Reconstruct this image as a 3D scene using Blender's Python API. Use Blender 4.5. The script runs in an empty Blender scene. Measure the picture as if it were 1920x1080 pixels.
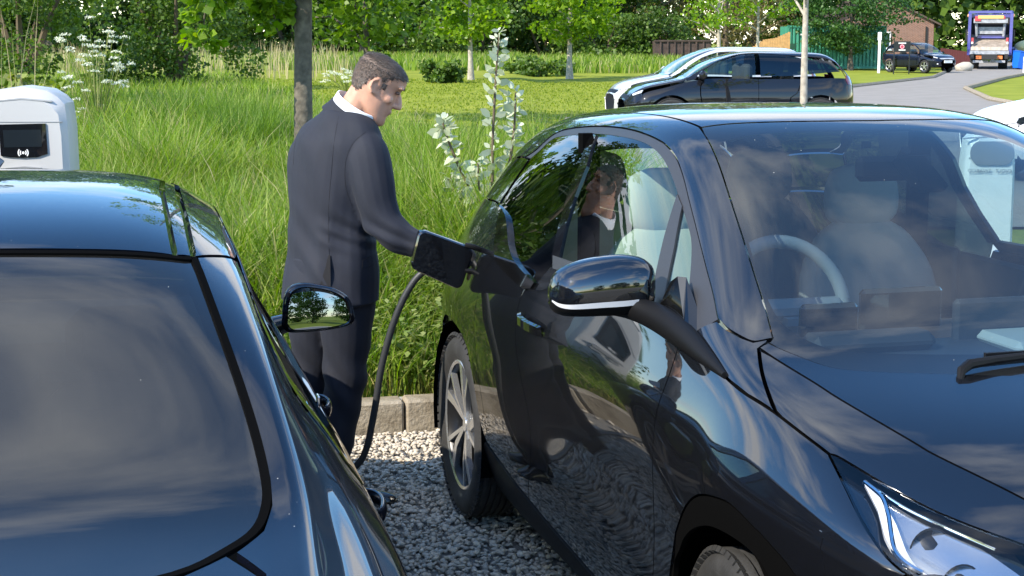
import bpy, bmesh, math, random
import numpy as np
from mathutils import Vector, Matrix, noise as mnoise
from mathutils.geometry import delaunay_2d_cdt
random.seed(7)
RNG = np.random.default_rng(11)
scene = bpy.context.scene
COL = scene.collection
PI = math.pi

# ------------------------------------------------------------------ camera
cam_data = bpy.data.cameras.new('camera')
cam = bpy.data.objects.new('camera', cam_data)
COL.objects.link(cam)
cam.location = (0.0, 0.0, 1.8)
cam.rotation_euler = (math.radians(90 - 8.9577), 0, 0)
cam_data.sensor_width = 36.0
cam_data.lens = 55.3125
cam_data.clip_start = 0.05
cam_data.clip_end = 2000
scene.camera = cam

# ------------------------------------------------------------------ light
SUN_EL, SUN_ROT = math.radians(37), math.radians(231)
sun_dir = Vector((math.sin(SUN_ROT) * math.cos(SUN_EL), math.cos(SUN_ROT) * math.cos(SUN_EL), math.sin(SUN_EL)))
world = bpy.data.worlds.new('World')
scene.world = world
world.use_nodes = True
wn, wl = world.node_tree.nodes, world.node_tree.links
wn.clear()
w_out = wn.new('ShaderNodeOutputWorld')
w_bg = wn.new('ShaderNodeBackground')
w_bg.inputs['Strength'].default_value = 0.15
w_sky = wn.new('ShaderNodeTexSky')
w_sky.sky_type = 'NISHITA'
w_sky.sun_disc = False
w_sky.sun_elevation = SUN_EL
w_sky.sun_rotation = SUN_ROT
w_sky.air_density = 1.0
w_sky.dust_density = 0.1
w_sky.ozone_density = 2.0
w_sky.altitude = 600
# broken clouds all over the sky: noise on the view direction projected to a flat cloud deck
w_tc = wn.new('ShaderNodeTexCoord')
w_sep = wn.new('ShaderNodeSeparateXYZ')
wl.new(w_tc.outputs['Generated'], w_sep.inputs[0])
w_max = wn.new('ShaderNodeMath'); w_max.operation = 'MAXIMUM'; w_max.inputs[1].default_value = 0.0
wl.new(w_sep.outputs['Z'], w_max.inputs[0])
w_add = wn.new('ShaderNodeMath'); w_add.operation = 'ADD'; w_add.inputs[1].default_value = 0.22
wl.new(w_max.outputs[0], w_add.inputs[0])
w_div = wn.new('ShaderNodeVectorMath'); w_div.operation = 'DIVIDE'
w_cmb = wn.new('ShaderNodeCombineXYZ')
for k in range(3):
    wl.new(w_add.outputs[0], w_cmb.inputs[k])
wl.new(w_tc.outputs['Generated'], w_div.inputs[0])
wl.new(w_cmb.outputs[0], w_div.inputs[1])
w_noise = wn.new('ShaderNodeTexNoise')
w_noise.inputs['Scale'].default_value = 1.15
w_noise.inputs['Detail'].default_value = 7.0
w_noise.inputs['Roughness'].default_value = 0.55
w_noise.inputs['Distortion'].default_value = 0.25
w_off = wn.new('ShaderNodeVectorMath'); w_off.operation = 'ADD'; w_off.inputs[1].default_value = (3.7, 1.9, 5.3)
wl.new(w_div.outputs[0], w_off.inputs[0])
wl.new(w_off.outputs[0], w_noise.inputs['Vector'])
w_ramp = wn.new('ShaderNodeValToRGB')
w_ramp.color_ramp.elements[0].position = 0.495
w_ramp.color_ramp.elements[1].position = 0.64
wl.new(w_noise.outputs['Fac'], w_ramp.inputs[0])
w_mix = wn.new('ShaderNodeMix'); w_mix.data_type = 'RGBA'
wl.new(w_ramp.outputs[0], w_mix.inputs['Factor'])
w_hsv = wn.new('ShaderNodeHueSaturation'); w_hsv.inputs['Saturation'].default_value = 1.25
wl.new(w_sky.outputs[0], w_hsv.inputs['Color'])
wl.new(w_hsv.outputs[0], w_mix.inputs['A'])
w_mix.inputs['B'].default_value = (4.6, 4.75, 5.0, 1)
wl.new(w_mix.outputs['Result'], w_bg.inputs['Color'])
wl.new(w_bg.outputs[0], w_out.inputs[0])

sun_data = bpy.data.lights.new('sun', 'SUN')
sun_data.energy = 3.0
sun_data.angle = math.radians(0.53)
sun_data.color = (1.0, 0.91, 0.77)
sun = bpy.data.objects.new('sun', sun_data)
COL.objects.link(sun)
sun.rotation_euler = sun_dir.to_track_quat('Z', 'Y').to_euler()

scene.view_settings.view_transform = 'Standard'
scene.view_settings.look = 'None'
scene.view_settings.gamma = 1.0
scene.view_settings.use_curve_mapping = False
scene.view_settings.exposure = 1.5
scene.cycles.max_bounces = 10
scene.cycles.transparent_max_bounces = 16
scene.cycles.diffuse_bounces = 3
scene.cycles.glossy_bounces = 4

# ------------------------------------------------------------------ materials
MATS = {}
def nodes_of(name):
    m = bpy.data.materials.new(name); m.use_nodes = True
    nt = m.node_tree
    return m, nt.nodes, nt.links, nt.nodes['Principled BSDF']
def plain(name, col, rough=0.5, metal=0.0, coat=0.0, spec=0.5, bump=0.0, bscale=60.0, var=0.0, vscale=8.0, sheen=0.0, emit=None):
    if name in MATS: return MATS[name]
    m, n, l, b = nodes_of(name)
    b.inputs['Base Color'].default_value = (*col, 1)
    b.inputs['Roughness'].default_value = rough
    b.inputs['Metallic'].default_value = metal
    b.inputs['Coat Weight'].default_value = coat
    b.inputs['Coat Roughness'].default_value = 0.015
    b.inputs['Specular IOR Level'].default_value = spec
    if sheen:
        b.inputs['Sheen Weight'].default_value = sheen
    if emit:
        b.inputs['Emission Color'].default_value = (*emit, 1); b.inputs['Emission Strength'].default_value = 1
    if bump or var:
        tc = n.new('ShaderNodeTexCoord')
    if bump:
        nz = n.new('ShaderNodeTexNoise'); nz.inputs['Scale'].default_value = bscale; nz.inputs['Detail'].default_value = 5
        bp = n.new('ShaderNodeBump'); bp.inputs['Strength'].default_value = bump; bp.inputs['Distance'].default_value = 0.01
        l.new(tc.outputs['Object'], nz.inputs['Vector']); l.new(nz.outputs['Fac'], bp.inputs['Height']); l.new(bp.outputs[0], b.inputs['Normal'])
    if var:
        nz = n.new('ShaderNodeTexNoise'); nz.inputs['Scale'].default_value = vscale; nz.inputs['Detail'].default_value = 6
        mx = n.new('ShaderNodeMix'); mx.data_type = 'RGBA'
        l.new(tc.outputs['Object'], nz.inputs['Vector'])
        rp = n.new('ShaderNodeValToRGB'); rp.color_ramp.elements[0].position = .3; rp.color_ramp.elements[1].position = .7
        l.new(nz.outputs['Fac'], rp.inputs[0]); l.new(rp.outputs[0], mx.inputs['Factor'])
        mx.inputs['A'].default_value = (*[c * (1 - var) for c in col], 1)
        mx.inputs['B'].default_value = (*[min(1, c * (1 + var)) for c in col], 1)
        l.new(mx.outputs['Result'], b.inputs['Base Color'])
    MATS[name] = m
    return m
def paint(name, col, dust=0.0, ior=1.52):
    """car paint: dark base under a clear coat, with a trace of dust that breaks up the gloss"""
    if name in MATS: return MATS[name]
    m, n, l, b = nodes_of(name)
    b.inputs['Base Color'].default_value = (*col, 1)
    b.inputs['Roughness'].default_value = 0.35
    b.inputs['Specular IOR Level'].default_value = 0.03
    b.inputs['Coat Weight'].default_value = 1.0
    b.inputs['Coat Roughness'].default_value = 0.012
    b.inputs['Coat IOR'].default_value = ior
    tc = n.new('ShaderNodeTexCoord')
    nz = n.new('ShaderNodeTexNoise'); nz.inputs['Scale'].default_value = 5.0; nz.inputs['Detail'].default_value = 8
    rp = n.new('ShaderNodeValToRGB'); rp.color_ramp.elements[0].position = .35; rp.color_ramp.elements[1].position = .8
    rp.color_ramp.elements[0].color = (.006, .006, .006, 1); rp.color_ramp.elements[1].color = (.05, .05, .05, 1)
    l.new(tc.outputs['Object'], nz.inputs['Vector']); l.new(nz.outputs['Fac'], rp.inputs[0]); l.new(rp.outputs[0], b.inputs['Coat Roughness'])
    # sparse specks of dust
    if dust:
        vo = n.new('ShaderNodeTexVoronoi'); vo.inputs['Scale'].default_value = 26
        lt = n.new('ShaderNodeMath'); lt.operation = 'LESS_THAN'; lt.inputs[1].default_value = 0.028
        l.new(tc.outputs['Object'], vo.inputs['Vector']); l.new(vo.outputs['Distance'], lt.inputs[0])
        mx = n.new('ShaderNodeMix'); mx.data_type = 'RGBA'; mx.inputs['A'].default_value = (*col, 1); mx.inputs['B'].default_value = (.4, .38, .33, 1)
        ml = n.new('ShaderNodeMath'); ml.operation = 'MULTIPLY'; ml.inputs[1].default_value = dust
        l.new(lt.outputs[0], ml.inputs[0]); l.new(ml.outputs[0], mx.inputs['Factor']); l.new(mx.outputs['Result'], b.inputs['Base Color'])
    MATS[name] = m
    return m
def glass(name, tint=(.8, .88, .85), r0=0.05, rough=0.0, specks=False, film=0.0):
    """thin car glass: tinted transmission plus a Schlick mirror reflection"""
    if name in MATS: return MATS[name]
    m = bpy.data.materials.new(name); m.use_nodes = True
    n, l = m.node_tree.nodes, m.node_tree.links
    n.clear()
    out = n.new('ShaderNodeOutputMaterial')
    tr = n.new('ShaderNodeBsdfTransparent'); tr.inputs[0].default_value = (*tint, 1)
    gl = n.new('ShaderNodeBsdfGlossy'); gl.inputs['Roughness'].default_value = rough; gl.inputs['Color'].default_value = (1, 1, 1, 1)
    lw = n.new('ShaderNodeLayerWeight'); lw.inputs['Blend'].default_value = 0.5
    pw = n.new('ShaderNodeMath'); pw.operation = 'POWER'; pw.inputs[1].default_value = 5
    ma = n.new('ShaderNodeMath'); ma.operation = 'MULTIPLY_ADD'; ma.inputs[1].default_value = 1 - r0; ma.inputs[2].default_value = r0
    mx = n.new('ShaderNodeMixShader')
    l.new(lw.outputs['Facing'], pw.inputs[0]); l.new(pw.outputs[0], ma.inputs[0]); l.new(ma.outputs[0], mx.inputs[0])
    l.new(tr.outputs[0], mx.inputs[1]); l.new(gl.outputs[0], mx.inputs[2])
    last = mx
    if specks:
        tc = n.new('ShaderNodeTexCoord')
        vo = n.new('ShaderNodeTexVoronoi'); vo.inputs['Scale'].default_value = 20
        lt = n.new('ShaderNodeMath'); lt.operation = 'LESS_THAN'; lt.inputs[1].default_value = 0.022
        df = n.new('ShaderNodeBsdfDiffuse'); df.inputs[0].default_value = (.6, .58, .5, 1)
        m2 = n.new('ShaderNodeMixShader')
        l.new(tc.outputs['Object'], vo.inputs['Vector']); l.new(vo.outputs['Distance'], lt.inputs[0]); l.new(lt.outputs[0], m2.inputs[0])
        l.new(mx.outputs[0], m2.inputs[1]); l.new(df.outputs[0], m2.inputs[2])
        last = m2
    if film:
        # thin film of pale haze painted into the glass, patchy
        fd = n.new('ShaderNodeBsdfDiffuse'); fd.inputs[0].default_value = (.42, .42, .40, 1)
        ft = n.new('ShaderNodeTexCoord'); fn = n.new('ShaderNodeTexNoise'); fn.inputs['Scale'].default_value = 3.0; fn.inputs['Detail'].default_value = 8
        fm = n.new('ShaderNodeMath'); fm.operation = 'MULTIPLY'; fm.inputs[1].default_value = film * 2
        f3 = n.new('ShaderNodeMixShader')
        l.new(ft.outputs['Object'], fn.inputs['Vector']); l.new(fn.outputs['Fac'], fm.inputs[0]); l.new(fm.outputs[0], f3.inputs[0])
        l.new(last.outputs[0], f3.inputs[1]); l.new(fd.outputs[0], f3.inputs[2]); last = f3
    l.new(last.outputs[0], out.inputs[0])
    MATS[name] = m
    return m
def leafmat(name, cols, trans=0.35, rough=0.45):
    """foliage: colour picked per leaf, some light let through"""
    if name in MATS: return MATS[name]
    m = bpy.data.materials.new(name); m.use_nodes = True
    n, l = m.node_tree.nodes, m.node_tree.links
    n.clear()
    out = n.new('ShaderNodeOutputMaterial')
    ge = n.new('ShaderNodeNewGeometry')
    rp = n.new('ShaderNodeValToRGB')
    els = rp.color_ramp.elements
    while len(els) < len(cols): els.new(0.5)
    for i, c in enumerate(cols):
        els[i].position = i / max(1, len(cols) - 1); els[i].color = (*c, 1)
    l.new(ge.outputs['Random Per Island'], rp.inputs[0])
    pb = n.new('ShaderNodeBsdfPrincipled'); pb.inputs['Roughness'].default_value = rough; pb.inputs['Specular IOR Level'].default_value = 0.35
    tl = n.new('ShaderNodeBsdfTranslucent')
    hs = n.new('ShaderNodeHueSaturation'); hs.inputs['Saturation'].default_value = 1.15; hs.inputs['Value'].default_value = 1.5
    mx = n.new('ShaderNodeMixShader'); mx.inputs[0].default_value = trans
    l.new(rp.outputs[0], pb.inputs['Base Color']); l.new(rp.outputs[0], hs.inputs['Color']); l.new(hs.outputs[0], tl.inputs[0])
    l.new(pb.outputs[0], mx.inputs[1]); l.new(tl.outputs[0], mx.inputs[2]); l.new(mx.outputs[0], out.inputs[0])
    MATS[name] = m
    return m

# ------------------------------------------------------------------ objects
def tag(o, label=None, cat=None, group=None, kind=None):
    if label: o['label'] = label
    if cat: o['category'] = cat
    if group: o['group'] = group
    if kind: o['kind'] = kind
    return o
def empty(name, label, cat, loc=(0, 0, 0), rz=0.0, group=None):
    o = bpy.data.objects.new(name, None); COL.objects.link(o)
    o.empty_display_size = .1
    o.location = loc; o.rotation_euler = (0, 0, rz)
    return tag(o, label, cat, group)
def link_mesh(name, me, mat, parent=None):
    o = bpy.data.objects.new(name, me); COL.objects.link(o)
    if mat is not None and not me.materials: me.materials.append(mat)
    if parent is not None: o.parent = parent
    return o
def obj(name, verts, faces, mat, parent=None, smooth=False):
    me = bpy.data.meshes.new(name)
    me.from_pydata([tuple(map(float, v)) for v in verts], [], [tuple(map(int, f)) for f in faces])
    if smooth:
        me.polygons.foreach_set('use_smooth', [True] * len(me.polygons))
    me.update()
    return link_mesh(name, me, mat, parent)
def obj_np(name, V, Fc, mat, parent=None, smooth=True):
    """V (n,3) float, Fc (m,k) int with constant k; quick path for large meshes"""
    V = np.ascontiguousarray(V, np.float32); Fc = np.ascontiguousarray(Fc, np.int32)
    me = bpy.data.meshes.new(name)
    k = Fc.shape[1]
    me.vertices.add(len(V)); me.vertices.foreach_set('co', V.ravel())
    me.loops.add(Fc.size); me.loops.foreach_set('vertex_index', Fc.ravel())
    me.polygons.add(len(Fc)); me.polygons.foreach_set('loop_start', np.arange(0, Fc.size, k, dtype=np.int32))
    me.polygons.foreach_set('loop_total', np.full(len(Fc), k, np.int32))
    if smooth: me.polygons.foreach_set('use_smooth', np.ones(len(Fc), bool))
    me.update(calc_edges=True)
    return link_mesh(name, me, mat, parent)
class MB:
    """collects simple solids into one mesh"""
    def __init__(s): s.v = []; s.f = []
    def add(s, v, f):
        k = len(s.v); s.v += [tuple(map(float, p)) for p in v]; s.f += [tuple(i + k for i in q) for q in f]; return s
    def box(s, c, d, rz=0.0, M=None, bev=0.0):
        x, y, z = d[0] / 2, d[1] / 2, d[2] / 2
        if bev:
            b = min(bev, x * .9, y * .9, z * .9)
            pts = []
            for sx in (-1, 1):
                for sy in (-1, 1):
                    for sz in (-1, 1):
                        pts += [(sx * x, sy * (y - b), sz * (z - b)), (sx * (x - b), sy * y, sz * (z - b)), (sx * (x - b), sy * (y - b), sz * z)]
            bm = bmesh.new()
            for p in pts: bm.verts.new(p)
            bmesh.ops.convex_hull(bm, input=bm.verts)
            bmesh.ops.dissolve_limit(bm, angle_limit=.02, verts=bm.verts, edges=bm.edges)
            bm.verts.index_update()
            V = [v.co.copy() for v in bm.verts]; Fc = [[v.index for v in f.verts] for f in bm.faces]
            bm.free()
        else:
            V = [Vector((sx * x, sy * y, sz * z)) for sx in (-1, 1) for sy in (-1, 1) for sz in (-1, 1)]
            Fc = [(0, 1, 3, 2), (4, 6, 7, 5), (0, 4, 5, 1), (2, 3, 7, 6), (0, 2, 6, 4), (1, 5, 7, 3)]
        T = Matrix.Translation(c) @ (M if M is not None else Matrix.Rotation(rz, 4, 'Z'))
        return s.add([T @ Vector(p) for p in V], Fc)
    def tube(s, pts, r, n=8, cap=True):
        pts = [Vector(p) for p in pts]; m = len(pts)
        rs = r if hasattr(r, '__len__') else [r] * m
        V = []; up = None
        for i, p in enumerate(pts):
            t = (pts[min(i + 1, m - 1)] - pts[max(i - 1, 0)]).normalized()
            if up is None:
                up = t.orthogonal().normalized()
            else:
                up = (up - t * up.dot(t)); up = up.normalized() if up.length > 1e-6 else t.orthogonal().normalized()
            b = t.cross(up)
            for k in range(n):
                a = 2 * PI * k / n
                V.append(p + (up * math.cos(a) + b * math.sin(a)) * rs[i])
        Fc = [(i * n + k, i * n + (k + 1) % n, (i + 1) * n + (k + 1) % n, (i + 1) * n + k) for i in range(m - 1) for k in range(n)]
        if cap: Fc += [tuple(range(n - 1, -1, -1)), tuple(range((m - 1) * n, m * n))]
        return s.add(V, Fc)
    def lathe(s, prof, n=32, axis='X', c=(0, 0, 0), closed=False):
        """prof: (radius, along)"""
        V = []; m = len(prof)
        for k in range(n):
            a = 2 * PI * k / n
            for r, t in prof:
                p = {'X': (t, r * math.cos(a), r * math.sin(a)), 'Z': (r * math.cos(a), r * math.sin(a), t), 'Y': (r * math.cos(a), t, r * math.sin(a))}[axis]
                V.append((p[0] + c[0], p[1] + c[1], p[2] + c[2]))
        Fc = []
        for k in range(n):
            k2 = (k + 1) % n
            for j in range(m - 1 + (1 if closed else 0)):
                j2 = (j + 1) % m
                Fc.append((k * m + j, k2 * m + j, k2 * m + j2, k * m + j2))
        return s.add(V, Fc)
    def prism(s, poly, axis, a, b):
        """2-D polygon extruded along an axis from a to b"""
        def P(p, t): return {'X': (t, p[0], p[1]), 'Y': (p[0], t, p[1]), 'Z': (p[0], p[1], t)}[axis]
        n = len(poly)
        V = [P(p, a) for p in poly] + [P(p, b) for p in poly]
        Fc = [tuple(range(n)), tuple(range(2 * n - 1, n - 1, -1))] + [(i, (i + 1) % n, n + (i + 1) % n, n + i) for i in range(n)]
        return s.add(V, Fc)
    def loft(s, rings, cap=True):
        n = len(rings[0]); V = [p for r in rings for p in r]
        Fc = [(i * n + k, i * n + (k + 1) % n, (i + 1) * n + (k + 1) % n, (i + 1) * n + k) for i in range(len(rings) - 1) for k in range(n)]
        if cap: Fc += [tuple(range(n - 1, -1, -1)), tuple(range((len(rings) - 1) * n, len(rings) * n))]
        return s.add(V, Fc)
    def ico(s, c, r, sub=2):
        bm = bmesh.new(); bmesh.ops.create_icosphere(bm, subdivisions=sub, radius=1)
        r = r if hasattr(r, '__len__') else (r, r, r)
        bm.verts.index_update()
        s.add([(v.co.x * r[0] + c[0], v.co.y * r[1] + c[1], v.co.z * r[2] + c[2]) for v in bm.verts], [[v.index for v in f.verts] for f in bm.faces])
        bm.free(); return s
    def build(s, name, mat, parent=None, smooth=False, angle=None):
        me = bpy.data.meshes.new(name); me.from_pydata(s.v, [], s.f)
        bm = bmesh.new(); bm.from_mesh(me); bmesh.ops.recalc_face_normals(bm, faces=bm.faces)
        if smooth:
            for f in bm.faces: f.smooth = True
            lim = angle if angle is not None else 0.7
            for e in bm.edges:
                if len(e.link_faces) == 2 and e.calc_face_angle(0) > lim: e.smooth = False
        bm.to_mesh(me); bm.free(); me.update()
        return link_mesh(name, me, mat, parent)
def catmull(pts, n=8):
    pts = [np.array(p, float) for p in pts]
    P = [2 * pts[0] - pts[1]] + pts + [2 * pts[-1] - pts[-2]]
    out = []
    for i in range(1, len(P) - 2):
        for k in range(n):
            t = k / n
            out.append(.5 * ((2 * P[i]) + (P[i + 1] - P[i - 1]) * t + (2 * P[i - 1] - 5 * P[i] + 4 * P[i + 1] - P[i + 2]) * t * t + (3 * P[i] - P[i - 1] - 3 * P[i + 1] + P[i + 2]) * t ** 3))
    out.append(pts[-1])
    return out
def voxel_union(name, mb, mat, parent, voxel=.008, smooth=4, factor=.5, disp=None):
    """one continuous skin over overlapping solids"""
    me = bpy.data.meshes.new(name); me.from_pydata(mb.v, [], mb.f)
    bm = bmesh.new(); bm.from_mesh(me); bmesh.ops.recalc_face_normals(bm, faces=bm.faces); bm.to_mesh(me); bm.free()
    o = bpy.data.objects.new(name, me); COL.objects.link(o)
    md = o.modifiers.new('r', 'REMESH'); md.mode = 'VOXEL'; md.voxel_size = voxel; md.use_smooth_shade = True
    if smooth:
        ms = o.modifiers.new('s', 'SMOOTH'); ms.iterations = smooth; ms.factor = factor
    dg = bpy.context.evaluated_depsgraph_get(); dg.update()
    me2 = bpy.data.meshes.new_from_object(o.evaluated_get(dg))
    bpy.data.objects.remove(o); bpy.data.meshes.remove(me)
    me2.name = name
    if disp:
        nv = len(me2.vertices)
        co = np.empty(nv * 3, np.float32); me2.vertices.foreach_get('co', co); co = co.reshape(-1, 3)
        no = np.empty(nv * 3, np.float32); me2.vertices.foreach_get('normal', no); no = no.reshape(-1, 3)
        co = disp(co, no)
        me2.vertices.foreach_set('co', np.ascontiguousarray(co, np.float32).ravel()); me2.update()
    me2.polygons.foreach_set('use_smooth', [True] * len(me2.polygons))
    me2.materials.clear(); me2.materials.append(mat)
    return link_mesh(name, me2, mat, parent)
def text_mesh(name, body, size, mat, parent, M, align='CENTER', extrude=0.0008):
    cu = bpy.data.curves.new(name, 'FONT'); cu.body = body; cu.size = size; cu.align_x = align; cu.align_y = 'CENTER'; cu.extrude = extrude
    cu.resolution_u = 2
    o = bpy.data.objects.new(name, cu); COL.objects.link(o)
    dg = bpy.context.evaluated_depsgraph_get(); dg.update()
    me = bpy.data.meshes.new_from_object(o.evaluated_get(dg))
    bpy.data.objects.remove(o)
    me.transform(M); me.materials.clear()
    return link_mesh(name, me, mat, parent)

# ------------------------------------------------------------------ lofted car bodies
class Loft:
    """uniform cubic B-spline body skin; net[i][j] = (l, w, z), j from sill to centre line, mirrored beyond it"""
    def __init__(s, net):
        n = np.array(net, float)
        lo = 2 * n[:, :1] - n[:, 1:2]
        hi = n[:, -2:-1].copy(); hi[..., 1] *= -1
        n = np.concatenate([lo, n, hi], 1)
        s.n = np.concatenate([2 * n[:1] - n[1:2], n, 2 * n[-1:] - n[-2:-1]], 0)
        s.U = len(net) - 1; s.V = len(net[0]) - 1
    def ev(s, u, v):
        u = np.asarray(u, float); v = np.asarray(v, float)
        flip = v > s.V; v = np.where(flip, 2 * s.V - v, v)
        u = np.clip(u, 0, s.U); v = np.clip(v, 0, s.V)
        iu = np.clip(np.floor(u).astype(int), 0, s.U - 1); iv = np.clip(np.floor(v).astype(int), 0, s.V - 1)
        tu = u - iu; tv = v - iv
        def b(t): return np.stack([(1 - t) ** 3, 3 * t ** 3 - 6 * t ** 2 + 4, -3 * t ** 3 + 3 * t ** 2 + 3 * t + 1, t ** 3], -1) / 6
        def db(t): return np.stack([-(1 - t) ** 2, 3 * t ** 2 - 4 * t, -3 * t ** 2 + 2 * t + 1, t ** 2], -1) / 2
        idx = np.arange(4)
        P = s.n[(iu[..., None] + idx)[..., :, None], (iv[..., None] + idx)[..., None, :]]
        e = lambda a, c: np.einsum('...i,...j,...ijk->...k', a, c, P)
        S, du, dv = e(b(tu), b(tv)), e(db(tu), b(tv)), e(b(tu), db(tv))
        n = np.cross(dv, du)
        ln = np.linalg.norm(n, axis=-1, keepdims=True); n = n / np.maximum(ln, 1e-9)
        sgn = np.where(flip, -1.0, 1.0)
        S = S.copy(); S[..., 1] *= sgn; n[..., 1] *= sgn
        if s.relief is not None:
            vv = np.where(flip, 2 * s.V - v, v)
            r = s.relief(u, v); h = 1e-3
            ru = (s.relief(u + h, v) - r) / h; rv = (s.relief(u, v + h) - r) / h
            duf = du.copy(); dvf = dv.copy(); duf[..., 1] *= sgn; dvf[..., 1] *= sgn
            no = n * s.osign
            S = S + no * r[..., None]
            no = no - duf * (ru / np.maximum((duf ** 2).sum(-1), 1e-6))[..., None] - dvf * (rv / np.maximum((dvf ** 2).sum(-1), 1e-6))[..., None]
            no /= np.linalg.norm(no, axis=-1, keepdims=True)
            return S, no, np.linalg.norm(du, axis=-1), np.linalg.norm(dv, axis=-1)
        # outward: the side normal points to +w on the +w half
        return S, n * s.osign, np.linalg.norm(du, axis=-1), np.linalg.norm(dv, axis=-1)
    osign = 1.0
    relief = None
    def fix(s):
        S, n, _, _ = s.ev(np.array([s.U / 2]), np.array([2.0]))
        if n[0, 1] < 0: s.osign = -1.0
        return s
def inside(poly, pts):
    x, y = pts[:, 0], pts[:, 1]
    c = np.zeros(len(pts), bool); n = len(poly)
    for i in range(n):
        x1, y1 = poly[i]; x2, y2 = poly[(i + 1) % n]
        cr = ((y1 > y) != (y2 > y))
        with np.errstate(divide='ignore', invalid='ignore'):
            c ^= cr & (x < (x2 - x1) * (y - y1) / (y2 - y1 + 1e-12) + x1)
    return c
def densify(poly, du=.08, dv=.12):
    out = []
    n = len(poly)
    for i in range(n):
        a = np.array(poly[i], float); b = np.array(poly[(i + 1) % n], float)
        k = max(1, int(math.ceil(max(abs(b[0] - a[0]) / du, abs(b[1] - a[1]) / dv))))
        for j in range(k): out.append(a + (b - a) * j / k)
    return np.array(out)
def smooth_curve(pts, n=4):
    return [tuple(p) for p in catmull(pts, n)]
def panel(lf, name, poly, mat, parent, off=0.0, gap=.0022, depth=.012, mirror=False, holes=(), du=.09, dv=.13, dfun=None, ntilt=0.0):
    """one body panel: an outline in the (u, v) of a loft, meshed on the skin with a folded-in edge"""
    P = densify(poly, du, dv)
    loops = [P] + [densify(h, du, dv) for h in holes]
    area = lambda q: .5 * np.sum(q[:, 0] * np.roll(q[:, 1], -1) - np.roll(q[:, 0], -1) * q[:, 1])
    allv = []; edges = []; loop_idx = []
    for k, q in enumerate(loops):
        a = area(q)
        want = 1 if k == 0 else -1
        if a * want < 0: q = q[::-1]
        _, _, mu, mv = lf.ev(q[:, 0], q[:, 1])
        t = np.roll(q, -1, 0) - np.roll(q, 1, 0)
        tm = np.stack([t[:, 0] * mu, t[:, 1] * mv], 1); tm /= np.maximum(np.linalg.norm(tm, axis=1, keepdims=True), 1e-9)
        nin = np.stack([-tm[:, 1], tm[:, 0]], 1)
        q = q + np.stack([nin[:, 0] * gap / np.maximum(mu, 1e-4), nin[:, 1] * gap / np.maximum(mv, 1e-4)], 1)
        loops[k] = q
        base = len(allv); allv += [tuple(p) for p in q]; m = len(q)
        edges += [(base + i, base + (i + 1) % m) for i in range(m)]; loop_idx.append((base, m))
    P = loops[0]
    gu = np.arange(P[:, 0].min(), P[:, 0].max(), du); gv = np.arange(P[:, 1].min(), P[:, 1].max(), dv)
    G = np.stack(np.meshgrid(gu, gv, indexing='ij'), -1).reshape(-1, 2)
    if len(G):
        ok = inside(P, G)
        for h in loops[1:]: ok &= ~inside(h, G)
        # keep clear of the outline
        G = G[ok]
        if len(G):
            B = np.array(allv)
            d = np.min(np.hypot((G[:, None, 0] - B[None, :, 0]) / du, (G[:, None, 1] - B[None, :, 1]) / dv), axis=1)
            G = G[d > .45]
    nb = len(allv)
    allv += [tuple(p) for p in G]
    r = delaunay_2d_cdt([Vector(p) for p in allv], edges, [], 0, 1e-7)
    V2 = np.array([tuple(v) for v in r[0]]); T = np.array([t for t in r[2] if len(t) == 3], int)
    cen = V2[T].mean(1)
    ok = inside(P, cen)
    for h in loops[1:]: ok &= ~inside(h, cen)
    T = T[ok]
    S, N, _, _ = lf.ev(V2[:, 0], V2[:, 1])
    S = S + N * off
    if dfun is not None: S = dfun(S, N, V2)
    Nf = N
    if ntilt:
        N = N.copy(); N[:, 1] += ntilt * np.sign(S[:, 1]); N /= np.linalg.norm(N, axis=1, keepdims=True)
    V = S; Nn = N
    faces = [tuple(t) for t in T]
    # orient faces with the normals
    fn = np.cross(S[T[:, 1]] - S[T[:, 0]], S[T[:, 2]] - S[T[:, 0]])
    flip = (fn * N[T].mean(1)).sum(1) < 0
    T = np.where(flip[:, None], T[:, ::-1], T)
    # boundary flange
    if depth:
        from collections import defaultdict
        cnt = defaultdict(int); 
        for t in T:
            for a, b in ((t[0], t[1]), (t[1], t[2]), (t[2], t[0])): cnt[(a, b)] += 1
        bd = [(a, b) for (a, b) in cnt if (b, a) not in cnt]
        n0 = len(V); mp = {}
        exV = []; exN = []
        def dupv(i):
            if i not in mp:
                mp[i] = n0 + len(exV)
                exV.append(V[i]); exN.append(None); exV.append(V[i] - N[i] * depth); exN.append(None)
            return mp[i]
        q = []
        for a, b in bd:
            ia, ib = dupv(a), dupv(b)
            q.append((ib, ia, ia + 1, ib + 1))
        V = np.concatenate([V, np.array(exV)]) if exV else V
    else:
        q = []
    fcs = [tuple(int(i) for i in t) for t in T] + q
    V = np.array(V)
    sides = [False, True] if mirror else [False]
    outs = []
    for mr in sides:
        W = V.copy(); ff = fcs; NN = N.copy()
        if mr:
            W[:, 1] *= -1; NN[:, 1] *= -1; ff = [f[::-1] for f in fcs]
        me = bpy.data.meshes.new(name)
        # local car axes: x = forward (l), y = left, z up ; w is to the right
        W2 = np.stack([W[:, 0], -W[:, 1], W[:, 2]], 1); NN2 = np.stack([NN[:, 0], -NN[:, 1], NN[:, 2]], 1)
        ff = [f[::-1] for f in ff]
        me.from_pydata([tuple(p) for p in W2], [], ff)
        me.polygons.foreach_set('use_smooth', [True] * len(me.polygons)); me.update()
        nn = np.zeros((len(W2), 3)); nn[:len(NN2)] = NN2
        me.normals_split_custom_set_from_vertices([tuple(p) for p in nn]) if not q else None
        if q:
            ln = []
            for f in me.polygons:
                for vi in f.vertices:
                    ln.append(tuple(nn[vi]) if vi < len(NN2) else tuple(f.normal))
            me.normals_split_custom_set(ln)
        outs.append(link_mesh(name, me, mat, parent))
    return outs
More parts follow.
